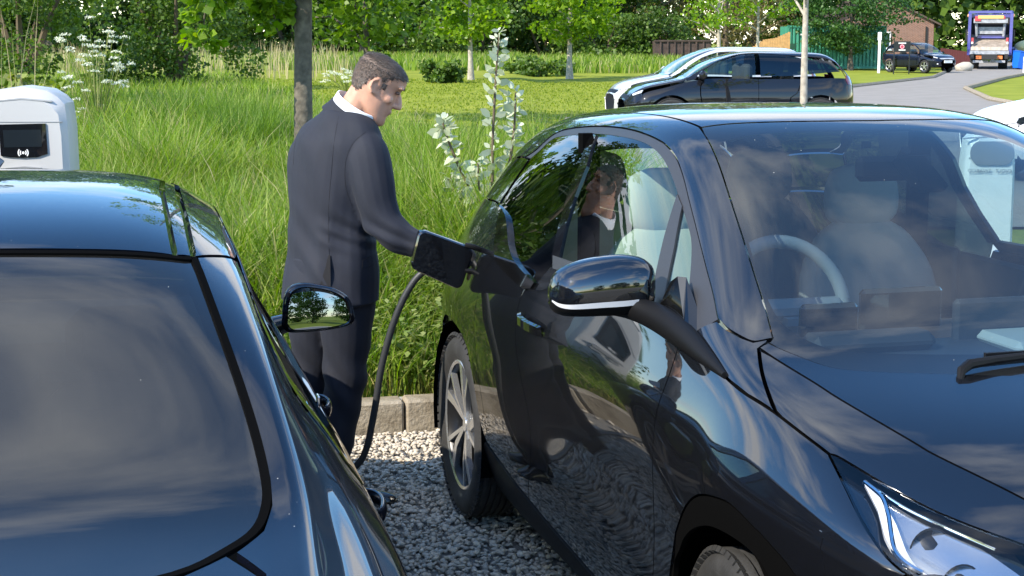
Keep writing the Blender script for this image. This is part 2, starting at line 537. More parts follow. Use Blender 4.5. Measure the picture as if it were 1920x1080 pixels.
def sympoly(right):
    """closed outline from a right-hand half given from one centre-line end to the other (v <= 9)"""
    return list(right) + [(u, 18 - v) for (u, v) in reversed(right) if v < 8.999]
def copy_tree(o, parent=None):
    c = o.copy(); COL.objects.link(c); c.parent = parent
    for ch in list(o.children): copy_tree(ch, c)
    return c

# ------------------------------------------------------------------ ground
KA = math.radians(13.5)
K0 = np.array([-0.64, 7.07]); KT = np.array([math.cos(KA), math.sin(KA)]); KN = np.array([-math.sin(KA), math.cos(KA)])
def sstep(a, b, x):
    t = np.clip((x - a) / (b - a), 0, 1); return t * t * (3 - 2 * t)
def H(x, y):
    x = np.asarray(x, float); y = np.asarray(y, float)
    wgt = 1 - sstep(0, 10, x - (y - 45) * .18)
    base = .12 * (1 - sstep(24, 40, y) * (1 - wgt)) * (1 - sstep(.1, 1.1, x) * sstep(10.5, 13.5, y))
    rise = .45 * sstep(30, 110, y) * wgt
    mound = .32 * np.exp(-((x + 3.4) / 2.0) ** 2 - ((y - 17) / 5.5) ** 2) + .18 * np.exp(-((x + .6) / 1.6) ** 2 - ((y - 12.5) / 3.5) ** 2)
    bumps = .04 * np.sin(x * .9 + 1.3) * np.sin(y * .5) * sstep(9, 13, y) * wgt
    return base + rise + mound + bumps * (1 - sstep(-.5, .6, x))
def kd(x, y): return (np.asarray(x) - K0[0]) * KN[0] + (np.asarray(y) - K0[1]) * KN[1]

def ground_mat(name, cols, scale, bump, bscale, rough=.95):
    m, n, l, b = nodes_of(name)
    tc = n.new('ShaderNodeTexCoord')
    nz = n.new('ShaderNodeTexNoise'); nz.inputs['Scale'].default_value = scale; nz.inputs['Detail'].default_value = 9; nz.inputs['Roughness'].default_value = .62
    rp = n.new('ShaderNodeValToRGB'); els = rp.color_ramp.elements
    while len(els) < len(cols): els.new(.5)
    for i, c in enumerate(cols):
        els[i].position = .28 + .44 * i / (len(cols) - 1); els[i].color = (*c, 1)
    n2 = n.new('ShaderNodeTexNoise'); n2.inputs['Scale'].default_value = bscale; n2.inputs['Detail'].default_value = 6
    bp = n.new('ShaderNodeBump'); bp.inputs['Strength'].default_value = bump; bp.inputs['Distance'].default_value = .05
    l.new(tc.outputs['Object'], nz.inputs['Vector']); l.new(tc.outputs['Object'], n2.inputs['Vector'])
    l.new(nz.outputs['Fac'], rp.inputs[0]); l.new(rp.outputs[0], b.inputs['Base Color'])
    l.new(n2.outputs['Fac'], bp.inputs['Height']); l.new(bp.outputs[0], b.inputs['Normal'])
    b.inputs['Roughness'].default_value = rough; b.inputs['Specular IOR Level'].default_value = .15
    return m
M_LAWN = ground_mat('mown_lawn', [(.14, .175, .016), (.205, .24, .024), (.275, .295, .038)], .8, .6, 14)
M_EARTH = ground_mat('gravel_bed', [(.16, .15, .13), (.25, .235, .205)], 40, .5, 90)
M_ROAD = ground_mat('worn_asphalt', [(.22, .205, .185), (.29, .27, .245)], 1.2, .25, 60)
# meadow and lawn: one sheet beyond the kerb out to the horizon
ds = np.concatenate([[.135], np.geomspace(.3, 600, 150)])
xs = np.concatenate([-np.geomspace(400, 8, 26), np.linspace(-7.8, 14, 120), np.geomspace(14.3, 60, 60), np.geomspace(66, 500, 14)])
gx = K0[0] + ds[:, None] * KN[0] * np.exp(-ds[:, None] / 30) + (xs[None, :] - K0[0])
gy = K0[1] + ds[:, None] * 1.0 + (xs[None, :] - K0[0]) * math.tan(KA) * np.exp(-ds[:, None] / 30)
gy = np.where(np.abs(xs[None, :]) > 60, K0[1] + ds[:, None] + np.sign(xs)[None, :] * 60 * math.tan(KA) * np.exp(-ds[:, None] / 30), gy)
gz = H(gx, gy)
nD, nX = gx.shape
ii = (np.arange(nD - 1)[:, None] * nX + np.arange(nX - 1)[None, :]).ravel()
tag(obj_np('meadow_ground', np.stack([gx, gy, gz], -1).reshape(-1, 3), np.stack([ii, ii + 1, ii + nX + 1, ii + nX], 1), M_LAWN), kind='structure')
# gravel parking bays
c1 = K0 + KT * -40; c2 = K0 + KT * 40
tag(obj('gravel_bed', [(c1[0], c1[1], -.012), (c2[0], c2[1], -.012), (c2[0] - KN[0] * 14, c2[1] - KN[1] * 14, -.012), (c1[0] - KN[0] * 14, c1[1] - KN[1] * 14, -.012)], [(0, 3, 2, 1)], M_EARTH), kind='structure')
# asphalt lane behind the photographer, then grass
tag(obj('car_park_lane', [tuple(c1 - KN * 14) + (-.008,), tuple(c2 - KN * 14) + (-.008,), tuple(c2 - KN * 21) + (-.008,), tuple(c1 - KN * 21) + (-.008,)], [(0, 3, 2, 1)], M_ROAD), kind='structure')
tag(obj('rear_lawn', [tuple(c1 - KN * 21 - KT * 200) + (.0,), tuple(c2 - KN * 21 + KT * 200) + (.0,), tuple(c2 - KN * 250 + KT * 200) + (.0,), tuple(c1 - KN * 250 - KT * 200) + (.0,)], [(0, 3, 2, 1)], M_LAWN), kind='structure')
# loose stones
M_STONE = leafmat('limestone_chippings', [(.34, .295, .235), (.44, .39, .315), (.51, .455, .375), (.48, .405, .31), (.58, .53, .445)], 0.0, .9)
def stones(n, pts, size):
    bm = bmesh.new(); bmesh.ops.create_icosphere(bm, subdivisions=1, radius=1)
    bm.verts.index_update()
    base = np.array([v.co for v in bm.verts]); Fb = np.array([[v.index for v in f.verts] for f in bm.faces]); bm.free()
    nv = len(base)
    jit = 1 + RNG.uniform(-.32, .32, (n, nv, 1))
    sc = np.stack([RNG.uniform(.7, 1.5, n), RNG.uniform(.6, 1.1, n), RNG.uniform(.4, .75, n)], 1) * size[:, None]
    P = base[None] * jit * sc[:, None, :]
    a = RNG.uniform(0, 2 * PI, n); t = RNG.normal(0, .35, n)
    ca, sa, ct, st = np.cos(a)[:, None], np.sin(a)[:, None], np.cos(t)[:, None], np.sin(t)[:, None]
    X, Y, Z = P[..., 0], P[..., 1], P[..., 2]
    Y, Z = Y * ct - Z * st, Y * st + Z * ct
    X, Y = X * ca - Y * sa, X * sa + Y * ca
    P = np.stack([X, Y, Z], -1) + pts[:, None, :]
    return P.reshape(-1, 3), (Fb[None] + (np.arange(n) * nv)[:, None, None]).reshape(-1, 3)
n1 = 26000
px = RNG.uniform(-1.15, .75, n1 * 2); py = RNG.uniform(3.0, 7.45, n1 * 2)
ok = kd(px, py) < -.01
px, py = px[ok][:n1], py[ok][:n1]; n1 = len(px)
V, Fc = stones(n1, np.stack([px, py, RNG.uniform(-.006, .010, n1)], 1), RNG.uniform(.006, .0145, n1))
n2 = 9000
qx = RNG.uniform(-7, 6, n2); qy = RNG.uniform(.5, 8.4, n2)
ok = (kd(qx, qy) < -.01) & ~((qx > -1.15) & (qx < .75) & (qy > 3))
qx, qy = qx[ok], qy[ok]; n2 = len(qx)
V2, F2 = stones(n2, np.stack([qx, qy, np.full(n2, .0)], 1), RNG.uniform(.012, .026, n2))
tag(obj_np('gravel', np.concatenate([V, V2]), np.concatenate([Fc, F2 + len(V)]), M_STONE, smooth=False), 'loose grey limestone chippings between the two near cars', 'gravel', kind='stuff')
# kerb of separate concrete blocks
M_KERB = ground_mat('weathered_concrete', [(.17, .14, .10), (.28, .24, .18), (.35, .31, .25)], 9, .25, 60)
kerb = empty('kerb', None, None, (0, 0, 0)); tag(kerb, kind='structure')
random.seed(3)
t = -9.0; seg = .915
while t < 9:
    ln = seg - .008
    mid = K0 + KT * (t + seg / 2) + KN * .065
    dz = random.uniform(-.006, .006)
    MB().box((mid[0], mid[1], .045 + dz), (ln, .128, .21), rz=KA + random.uniform(-.006, .006), bev=.012).build('kerb_stone', M_KERB, kerb)
    t += seg
# road and verge
left = [(1.1, 15), (1.1, 22), (1.1, 28), (1.2, 34.3), (6.9, 35.2), (7.6, 40), (8.6, 46), (12.4, 59), (19.9, 75), (27.2, 98), (36, 126), (50, 170)]
right = [(14, 15), (13.6, 22), (13.4, 28), (13.4, 34), (13.5, 37), (13.6, 41), (14.2, 47), (16.6, 58), (23, 74), (33.5, 98), (44, 126), (60, 170)]
lin = lambda c, n: [np.array(c[i]) + (np.array(c[i + 1]) - np.array(c[i])) * k / n for i in range(len(c) - 1) for k in range(n)] + [np.array(c[-1])]
Lc = lin(left, 8); Rc = lin(right, 8)
V = []; Fq = []; m = 9
for a, b in zip(Lc, Rc):
    for k in range(m):
        p = a + (b - a) * k / (m - 1); V.append((p[0], p[1], float(H(p[0], p[1])) + .03))
Fq = [(i * m + k, i * m + k + 1, (i + 1) * m + k + 1, (i + 1) * m + k) for i in range(len(Lc) - 1) for k in range(m - 1)]
tag(obj('access_road', V, Fq, M_ROAD), kind='structure')
for nm, cv in (('road_kerb', Lc), ('road_kerb', Rc)):
    kb = MB().tube([(p[0], p[1], float(H(p[0], p[1])) + .05) for p in cv[8:]], .10, 6)
    tag(kb.build(nm, M_KERB), kind='structure')

# ------------------------------------------------------------------ grass
def blades(name, x, y, h, w, lean, mat, label, cat, z0=None, droop=.35):
    n = len(x)
    z = H(x, y) if z0 is None else z0
    a = RNG.uniform(0, 2 * PI, n); f = RNG.uniform(0, 2 * PI, n)
    dx, dy = np.cos(f) * w / 2, np.sin(f) * w / 2
    lx, ly = np.cos(a) * lean * h, np.sin(a) * lean * h
    V = np.zeros((n, 7, 3))
    for k, (t, s) in enumerate(((0, 1), (.38, .95), (.72, .66))):
        bx = x + lx * t * t; by = y + ly * t * t; bz = z + h * (t - droop * lean * t * t)
        V[:, 2 * k, 0] = bx - dx * s; V[:, 2 * k, 1] = by - dy * s; V[:, 2 * k, 2] = bz
        V[:, 2 * k + 1, 0] = bx + dx * s; V[:, 2 * k + 1, 1] = by + dy * s; V[:, 2 * k + 1, 2] = bz
    V[:, 6, 0] = x + lx; V[:, 6, 1] = y + ly; V[:, 6, 2] = z + h * (1 - droop * lean)
    T = np.array([(0, 1, 2), (1, 3, 2), (2, 3, 4), (3, 5, 4), (4, 5, 6)])
    Fc = (T[None] + (np.arange(n) * 7)[:, None, None]).reshape(-1, 3)
    return tag(obj_np(name, V.reshape(-1, 3), Fc, mat), label, cat, kind='stuff')
M_GRASS = leafmat('meadow_grass', [(.08, .15, .016), (.125, .215, .022), (.17, .27, .03), (.215, .31, .042), (.26, .325, .06), (.36, .335, .15)], .45, .5)
M_GRASS2 = leafmat('lush_grass', [(.07, .14, .018), (.10, .185, .022), (.14, .225, .026)], .4, .5)
M_DRY = leafmat('dry_stems', [(.32, .27, .14), (.42, .36, .2), (.25, .24, .10)], .2, .7)
M_NETTLE = leafmat('nettle_leaves', [(.10, .15, .022), (.15, .21, .032), (.21, .26, .05), (.30, .31, .13)], .35, .55)
def clump(x, y, s, seed):
    return .5 + .5 * np.sin(x * s + seed + 1.7 * np.sin(y * s * .7 + seed)) * np.cos(y * s * .8 - seed * 2 + 1.3 * np.sin(x * s * .6))
def tall_zone(x, y):
    """1 inside the uncut strip"""
    d = kd(x, y)
    far = 18.5 + 60 * sstep(-.4, -2.6, (x) / np.maximum(y, 1) * 10) 
    far = np.where(x > .8, 11 + 0 * x, far)
    return (d > .14) & (y < far)
# near uncut strip
def pick(n, x0, x1, y0, y1, fn):
    x = RNG.uniform(x0, x1, n); y = RNG.uniform(y0, y1, n); ok = fn(x, y); return x[ok], y[ok]
x, y = pick(150000, -4.6, 2.2, 7.0, 12.2, lambda x, y: tall_zone(x, y) & (x > -.42 * y - .6) & (x < .06 * y + 1.2))
c = clump(x, y, 2.1, 1.0); e = sstep(.14, 1.3, kd(x, y))
blades('long_grass', x, y, (.22 + .50 * e) * (.6 + .7 * c) * RNG.uniform(.6, 1.35, len(x)), RNG.uniform(.006, .014, len(x)), RNG.uniform(.15, .8, len(x)), M_GRASS, 'long uncut green grass on the bank right behind the kerb', 'grass')
x, y = pick(100000, -9.5, 2.2, 12.2, 24, lambda x, y: tall_zone(x, y) & (x > -.42 * y - .8) & (x < .03 * y + .5))
c = clump(x, y, 1.3, 2.0)
blades('long_grass', x, y, (.48 + .32 * c) * RNG.uniform(.6, 1.35, len(x)), RNG.uniform(.012, .024, len(x)), RNG.uniform(.15, .7, len(x)), M_GRASS, 'taller bank of uncut grass behind the man', 'grass')
x, y = pick(45000, -22, 2, 24, 60, lambda x, y: tall_zone(x, y) & (x > -.42 * y - 1))
blades('long_grass', x, y, .50 * RNG.uniform(.5, 1.35, len(x)), RNG.uniform(.02, .04, len(x)), RNG.uniform(.15, .6, len(x)), M_GRASS, 'uncut meadow grass on the left beyond the bank', 'grass')
x, y = pick(30000, -45, 10, 74, 104, lambda x, y: (x > -.42 * y - 1) & (x < 12))
blades('long_grass', x, y, .55 * RNG.uniform(.5, 1.4, len(x)), RNG.uniform(.05, .10, len(x)), RNG.uniform(.1, .5, len(x)), M_GRASS, 'strip of pale long grass along the foot of the wood', 'grass')
x, y = pick(26000, -3.0, 1.4, 6.6, 8.0, lambda x, y: (kd(x, y) > .14) & (kd(x, y) < .42 + .12 * np.sin(x * 9)))
blades('verge_grass', x, y, RNG.uniform(.05, .17, len(x)), RNG.uniform(.003, .007, len(x)), RNG.uniform(.3, 1.1, len(x)), leafmat('dry_verge', [(.24, .27, .05), (.34, .31, .10), (.42, .34, .14), (.20, .26, .04), (.38, .27, .12)], .35, .7), 'short yellowing grass along the back edge of the kerb', 'grass')
# short lawn blades so that the mown grass has a nap
x, y = pick(60000, -16, 13, 13, 62, lambda x, y: ~tall_zone(x, y) & (x < np.where(y < 35.5, .9, 6 + (y - 36) * .22)) & (x > -.36 * y))
blades('lawn_grass', x, y, RNG.uniform(.03, .075, len(x)), RNG.uniform(.012, .03, len(x)) * (y / 30), RNG.uniform(.3, .9, len(x)), leafmat('lawn_blades', [(.13, .185, .016), (.19, .25, .022), (.26, .30, .04)], .4, .6), 'short mown lawn between the young trees', 'grass')
# broad dark tussocks
cs = [(-3.05, 16.5, .5), (-2.6, 15.6, .45), (-2.3, 14.6, .4), (-3.6, 17.5, .5), (-6.6, 19, .6), (-7.4, 20.5, .6)]
xs_, ys_, hs_ = [], [], []
for cx, cy, r in cs:
    k = 1500
    xs_.append(RNG.normal(cx, r * .55, k)); ys_.append(RNG.normal(cy, r * .7, k)); hs_.append(RNG.uniform(.5, 1.0, k) * (1.0 if cy < 18 else 1.25))
x, y, h = map(np.concatenate, (xs_, ys_, hs_))
blades('grass_tussocks', x, y, h, RNG.uniform(.008, .016, len(x)), RNG.uniform(.1, .55, len(x)), M_GRASS2, 'dark green tussocks of coarse grass left of the man', 'grass')
# pale flowering stems
x, y = pick(1500, -9, 1.5, 7.6, 24, lambda x, y: tall_zone(x, y) & (x > -.42 * y - .6) & (kd(x, y) > .7))
blades('grass_stems', x, y, RNG.uniform(.5, 1.05, len(x)), RNG.uniform(.004, .007, len(x)) * (1 + (y - 7) * .05), RNG.uniform(.1, .5, len(x)), M_DRY, 'thin dry flowering stems standing above the long grass', 'grass')
x, y = pick(3600, -40, -3, 60, 98, lambda x, y: (np.abs(x + .17 * y) < 5) | (np.abs(x + .30 * y) < 3))
blades('dry_reeds', x, y, RNG.uniform(.6, 1.5, len(x)), RNG.uniform(.02, .04, len(x)), RNG.uniform(.05, .3, len(x)), M_DRY, 'clump of tall dry reeds in front of the wood', 'reeds')
x, y = pick(900, -5.8, -4.4, 14.4, 16.5, lambda x, y: x == x)
x = x[:20]; y = y[:20]
blades('dry_stalks', x, y, RNG.uniform(1.5, 2.6, len(x)), RNG.uniform(.006, .011, len(x)), RNG.uniform(.02, .2, len(x)), M_DRY, 'few tall dry stalks rising at the left edge', 'stalks')
# nettles and other broad-leaved weeds
def leafy(name, x, y, h, leaf, per, mat, label, cat):
    n = len(x); z = H(x, y)
    t = np.tile(np.linspace(.25, 1.0, per), (n, 1))
    a = RNG.uniform(0, 2 * PI, (n, 1)) + np.arange(per)[None] * 2.2
    lx = RNG.normal(0, .22, (n, 1)); ly = RNG.normal(0, .22, (n, 1))
    cx = x[:, None] + lx * h[:, None] * t; cy = y[:, None] + ly * h[:, None] * t; cz = z[:, None] + h[:, None] * t
    s = leaf * RNG.uniform(.6, 1.3, (n, per)) * (1.15 - .55 * t)
    ux, uy = np.cos(a), np.sin(a); dz = RNG.uniform(-.6, .35, (n, per))
    V = np.zeros((n, per, 4, 3))
    for k, (f, g) in enumerate(((0, 0), (.5, .36), (1, 0), (.5, -.36))):
        V[..., k, 0] = cx + s * (ux * f - uy * g); V[..., k, 1] = cy + s * (uy * f + ux * g); V[..., k, 2] = cz + s * (dz * f - .12 * f * f + (.06 if g else 0))
    N = n * per
    Fc = (np.arange(N) * 4)[:, None] + np.array([0, 1, 2, 3])[None]
    return tag(obj_np(name, V.reshape(-1, 3), Fc, mat, smooth=False), label, cat, kind='stuff')
x, y = pick(3000, -3.2, 1.6, 7.3, 11.5, lambda x, y: tall_zone(x, y) & (clump(x, y, 1.7, 4.0) > .62) & (x > -.40 * y))
e = sstep(.1, 1.2, kd(x, y))
leafy('nettles', x, y, (.2 + .38 * e) * RNG.uniform(.7, 1.35, len(x)), .045, 14, M_NETTLE, 'nettles and leafy weeds growing through the grass behind the kerb', 'weeds')
x, y = pick(1300, -.8, .6, 7.3, 9.2, lambda x, y: tall_zone(x, y))
leafy('young_weeds', x, y, RNG.uniform(.15, .5, len(x)), .06, 10, leafmat('yellow_weed', [(.20, .27, .06), (.30, .34, .12), (.14, .22, .04)], .4, .5), 'yellow green weeds beside the charging cable', 'weeds')

# ------------------------------------------------------------------ trees
M_BARK = plain('grey_brown_bark', (.10, .085, .065), .9, bump=.9, bscale=30, var=.45, vscale=16)
M_BARKPALE = plain('pale_bark', (.34, .30, .24), .85, bump=.6, bscale=30, var=.3, vscale=12)
M_TWIG = plain('brown_twigs', (.10, .075, .045), .9)
M_LIME = leafmat('lime_leaves', [(.08, .16, .008), (.13, .24, .012), (.19, .31, .02), (.25, .36, .035)], .55, .42)
M_YOUNG = leafmat('young_tree_leaves', [(.06, .125, .01), (.10, .18, .014), (.145, .235, .022)], .5, .45)
M_WOOD1 = leafmat('wood_leaves_dark', [(.03, .065, .011), (.055, .105, .017), (.09, .155, .024)], .3, .5)
M_WOOD2 = leafmat('wood_leaves_mid', [(.045, .09, .013), (.08, .145, .02), (.12, .195, .03)], .35, .5)
M_WILLOW = leafmat('olive_willow_leaves', [(.10, .09, .03), (.15, .13, .045), (.20, .165, .065)], .3, .6)
M_YEW = leafmat('spreading_conifer_leaves', [(.02, .065, .012), (.04, .105, .018), (.065, .145, .025)], .25, .5)
def leaf_quads(C, size, up=.3, seedv=None):
    """one folded leaf (two triangles) at each centre"""
    n = len(C)
    d = RNG.normal(0, 1, (n, 3)); d[:, 2] *= .7; d[:, 2] -= .25
    d /= np.linalg.norm(d, axis=1, keepdims=True)
    s = RNG.normal(0, 1, (n, 3)); s -= d * (s * d).sum(1, keepdims=True); s /= np.linalg.norm(s, axis=1, keepdims=True)
    nn = np.cross(d, s)
    L = (size * RNG.uniform(.65, 1.35, n))[:, None]
    V = np.stack([C, C + d * L * .5 + s * L * .40 + nn * L * .10, C + d * L - nn * L * .05, C + d * L * .5 - s * L * .40 + nn * L * .10], 1)
    Fc = (np.arange(n) * 4)[:, None] + np.array([0, 1, 2, 3])[None]
    return V.reshape(-1, 3), Fc
def clumps(centres, radii, per):
    C = []
    for c, r in zip(centres, radii):
        p = RNG.normal(0, 1, (per, 3)); p /= np.linalg.norm(p, axis=1, keepdims=True)
        p *= (RNG.uniform(.35, 1.0, per) ** .6)[:, None]
        C.append(np.array(c) + p * np.array(r))
    return np.concatenate(C)
def tree(name, label, x, y, h, tr, crown_z, crown_r, n_clump, per, leaf, mat, bark=None, group=None, lean=(0, 0), limbs=7, seed=1, squash=1.0, cat='tree', fork=None, shape='round', sub=True):
    rnd = random.Random(seed)
    z0 = float(H(x, y)) if y > 7 else 0.0
    root = empty(name, label, cat, (x, y, z0), 0, group)
    bark = bark or M_BARK
    top = h * .82
    tp = []
    for k in range(8):
        t = k / 7
        tp.append((lean[0] * t * t + .03 * h * .2 * math.sin(3 * t + seed), lean[1] * t * t + .03 * h * .2 * math.cos(4 * t + seed), top * t))
    rr = [tr * (1.35 if k == 0 else 1.0) * (1 - .75 * (k / 7)) for k in range(8)]
    trunk = MB().tube(tp, rr, 10).build('trunk', bark, root, True, 1.5)
    ends = []
    for k in range(limbs):
        t0 = (crown_z / top) * .92 + (1 - crown_z / top) * .85 * k / max(1, limbs - 1)
        t0 = min(t0, .97)
        i = min(6, int(t0 * 7)); f = t0 * 7 - i
        b = Vector(tp[i]).lerp(Vector(tp[i + 1]), f)
        a = k * 2.4 + rnd.uniform(-.4, .4) + seed
        ln = crown_r * (rnd.uniform(.65, 1.0)) * (1 if shape == 'round' else 1.1 - .7 * (t0 - crown_z / top))
        up = rnd.uniform(.2, .7) * ln
        e = b + Vector((math.cos(a) * ln, math.sin(a) * ln, up))
        m1 = b.lerp(e, .5) + Vector((0, 0, .12 * ln))
        r0 = tr * (1 - .75 * t0) * .6
        MB().tube([b, m1, e], [r0, r0 * .6, r0 * .22], 6).build('limb', bark, root, True, 1.5)
        ends += [b.lerp(e, .55), e, m1]
    cs, rs = [], []
    cz = (crown_z + h) / 2; hz = (h - crown_z) / 2
    for k in range(n_clump):
        if k < len(ends):
            c = ends[k] + Vector((rnd.uniform(-.2, .2), rnd.uniform(-.2, .2), rnd.uniform(-.1, .25))) * crown_r * .3
        else:
            a = rnd.uniform(0, 2 * PI); u = rnd.uniform(-1, 1); rad = crown_r * math.sqrt(max(0, 1 - u * u)) * rnd.uniform(.45, 1.0)
            if shape == 'cone': rad = crown_r * (1 - (u + 1) / 2.3) * rnd.uniform(.4, 1)
            c = Vector((lean[0] * .7 + math.cos(a) * rad, lean[1] * .7 + math.sin(a) * rad, cz + u * hz))
        q = crown_r * rnd.uniform(.16, .32)
        cs.append(c); rs.append((q * 1.25, q * 1.25, q * .75 * squash))
    V, Fc = leaf_quads(clumps(cs, rs, per), leaf)
    obj_np('crown', V, Fc, mat, root, smooth=False)
    return root
# young lime right behind the man; its lowest boughs hang into the picture
lime = empty('lime_tree', 'young lime tree with large bright leaves, its trunk rising behind the man\'s left shoulder', 'tree', (-1.86, 14.0, float(H(-1.86, 14.0))))
tp = [(0, 0, 0), (.01, 0, .6), (.015, .02, 1.2), (.03, .02, 1.8), (.02, .02, 2.5), (-.02, .0, 3.4), (.02, 0, 4.6), (0, 0, 5.6)]
MB().tube(tp, [.105, .085, .080, .078, .074, .06, .04, .015], 14).build('trunk', M_BARK, lime, True, 1.5)
boughs = [[(0, 0, 2.15), (-.5, -.1, 2.35), (-1.0, -.2, 2.25), (-1.22, -.25, 2.0)], [(0, 0, 2.25), (-.3, -.25, 2.3), (-.62, -.4, 2.05), (-.74, -.45, 1.72), (-.76, -.45, 1.5)],
          [(0, 0, 2.2), (.25, -.15, 2.3), (.5, -.3, 2.2), (.8, -.35, 2.15)], [(0, 0, 2.3), (.4, .1, 2.4), (.9, .2, 2.3), (1.2, .2, 2.1)],
          [(0, 0, 2.3), (.1, -.5, 2.45), (.15, -.9, 2.4)], [(.02, 0, 2.1), (-.16, -.12, 1.95), (-.22, -.15, 1.78), (-.2, -.15, 1.66)], [(0, 0, 2.6), (-.4, .4, 2.75), (-.8, .7, 2.7)], [(0, 0, 2.8), (.5, .5, 3.0), (.9, .8, 3.0)],
          [(0, 0, 3.2), (-.6, -.2, 3.5), (-1.1, -.3, 3.5)], [(0, 0, 3.3), (.6, -.2, 3.6), (1.1, -.3, 3.6)], [(0, 0, 3.8), (-.2, .5, 4.1), (-.3, .9, 4.2)], [(0, 0, 4.0), (.2, -.5, 4.3), (.3, -.9, 4.4)]]
lc_, lr_ = [], []
rl = random.Random(5)
for bi, b in enumerate(boughs):
    cpts = [Vector(p) for p in catmull(b, 6)]
    n = len(cpts)
    MB().tube(cpts, [.022 * (1 - .8 * i / n) for i in range(n)], 6).build('bough', M_BARK, lime, True, 1.5)
    for i in range(5, n, 2):
        for q in range(2):
            lc_.append(cpts[i] + Vector((rl.uniform(-.14, .14), rl.uniform(-.14, .14), rl.uniform(-.12, .08))))
            lr_.append((.13, .13, .10) if bi not in (1, 5) or i < n * .5 else (.06, .06, .05))
for k in range(46):
    a = rl.uniform(0, 2 * PI); u = rl.uniform(-.8, 1); r = 1.35 * math.sqrt(1 - u * u * .8) * rl.uniform(.3, 1)
    c = Vector((math.cos(a) * r, math.sin(a) * r, 3.9 + u * 1.7))
    if c.z > 2.45: lc_.append(c); lr_.append((.28, .28, .2))
for k in range(95):
    c = Vector((rl.uniform(-1.45, 1.25), rl.uniform(-.9, .6), rl.uniform(1.9, 2.5)))
    if c.z > 1.92 + .30 * abs(math.sin(c.x * 4.3 + .6)): lc_.append(c); lr_.append((.17, .17, .11))
V, Fc = leaf_quads(clumps(lc_, lr_, 26), .088)
obj_np('crown', V, Fc, M_LIME, lime, smooth=False)

tree('young_tree', 'slim young tree whose trunk stands just above the man\'s head', -3.02, 33.0, 6.2, .085, 1.75, 2.3, 85, 60, .15, M_YOUNG, group='young trees on the lawn', seed=2)
tree('young_tree', 'young round-crowned tree on the lawn directly left of the silver-leaved shrub', -1.58, 61, 5.6, .11, 1.6, 1.75, 70, 60, .19, M_LIME, M_BARKPALE, 'young trees on the lawn', seed=3)
tree('young_tree', 'round-crowned young tree on the lawn behind the roof of the black hatchback', 2.42, 66, 5.8, .13, 1.7, 2.0, 75, 60, .20, M_LIME, M_BARKPALE, 'young trees on the lawn', seed=4)
tree('young_tree', 'sparse pale-stemmed tree behind the bonnets of the parked off-roaders', 7.8, 60, 6.0, .10, 2.0, 1.7, 34, 34, .15, M_LIME, M_BARKPALE, 'young trees on the lawn', seed=15, limbs=9)
tree('young_tree', 'thin pale-stemmed tree just left of the green container', 9.6, 62, 6.0, .085, 2.3, 1.5, 24, 30, .15, M_LIME, M_BARKPALE, 'young trees on the lawn', seed=16, limbs=9)
tree('young_tree', 'pale bare-limbed young tree in front of the black off-roader', 4.62, 25.2, 5.2, .072, 2.35, 1.2, 14, 26, .09, M_LIME, M_BARKPALE, 'young trees on the lawn', seed=21, limbs=10, lean=(.10, 0))
tree('conifer', 'broad dark green conifer standing in front of the green container', 20.2, 95, 6.4, .16, 1.15, 3.5, 130, 110, .17, M_YEW, seed=8, squash=.45, limbs=9)
# wood along the far side of the meadow
random.seed(12)
wood = [(-44, 96, 'elder'), (-38, 92, 0), (-33, 100, 1), (-28, 96, 1), (-23, 104, 0), (-18.5, 100, 1), (-14, 106, 0), (-9.5, 102, 1), (-5, 108, 0), (-1, 104, 0), (3, 108, 1), (6.5, 112, 0), (-36, 112, 1), (-25, 116, 0), (-12, 118, 1), (0, 120, 0), (11, 118, 2), (14.5, 108, 2), (18, 118, 2), (25, 128, 1), (31, 132, 0), (36, 136, 2), (41, 130, 0), (47, 126, 1), (54, 128, 0), (9, 126, 1), (62, 120, 1)]
names = {0: 'dark leafy tree', 1: 'mid-green leafy tree', 2: 'olive-brown twiggy willow', 'elder': 'pale elder'}
where = ['at the far left edge of the wood', 'second from the left edge of the wood', 'third along the wood from the left', 'behind the cow parsley', 'behind the dry reeds', 'left of the lime trunk', 'directly behind the lime trunk', 'behind the slim young tree', 'above the man\'s face', 'behind the silver shrub', 'between the two round-crowned trees', 'right of the second round-crowned tree', 'in the back row at far left', 'in the back row left of the lime', 'in the back row behind the man', 'in the back row mid-meadow', 'beside the rusty skip', 'over the bonnets of the off-roaders', 'left of the wooden fence', 'behind the green container', 'behind the brick house', 'between the house and the lorry', 'behind the refuse lorry', 'right of the lorry', 'at the far right of the road', 'in the back row near the skip', 'beyond the right edge of the road']
for k, ((x, y, kd_), wh) in enumerate(zip(wood, where)):
    m = {0: M_WOOD1, 1: M_WOOD2, 2: M_WILLOW, 'elder': M_WOOD2}[kd_]
    tree('woodland_tree', '%s %s' % (names[kd_], wh), x, y, random.uniform(11, 16), .22, random.uniform(.9, 1.7), random.uniform(3.6, 4.6), 130, 70 if kd_ != 2 else 40, .27 if kd_ != 2 else .20, m, M_BARK if kd_ != 2 else M_TWIG, 'trees of the wood beyond the meadow', seed=30 + k, limbs=9)
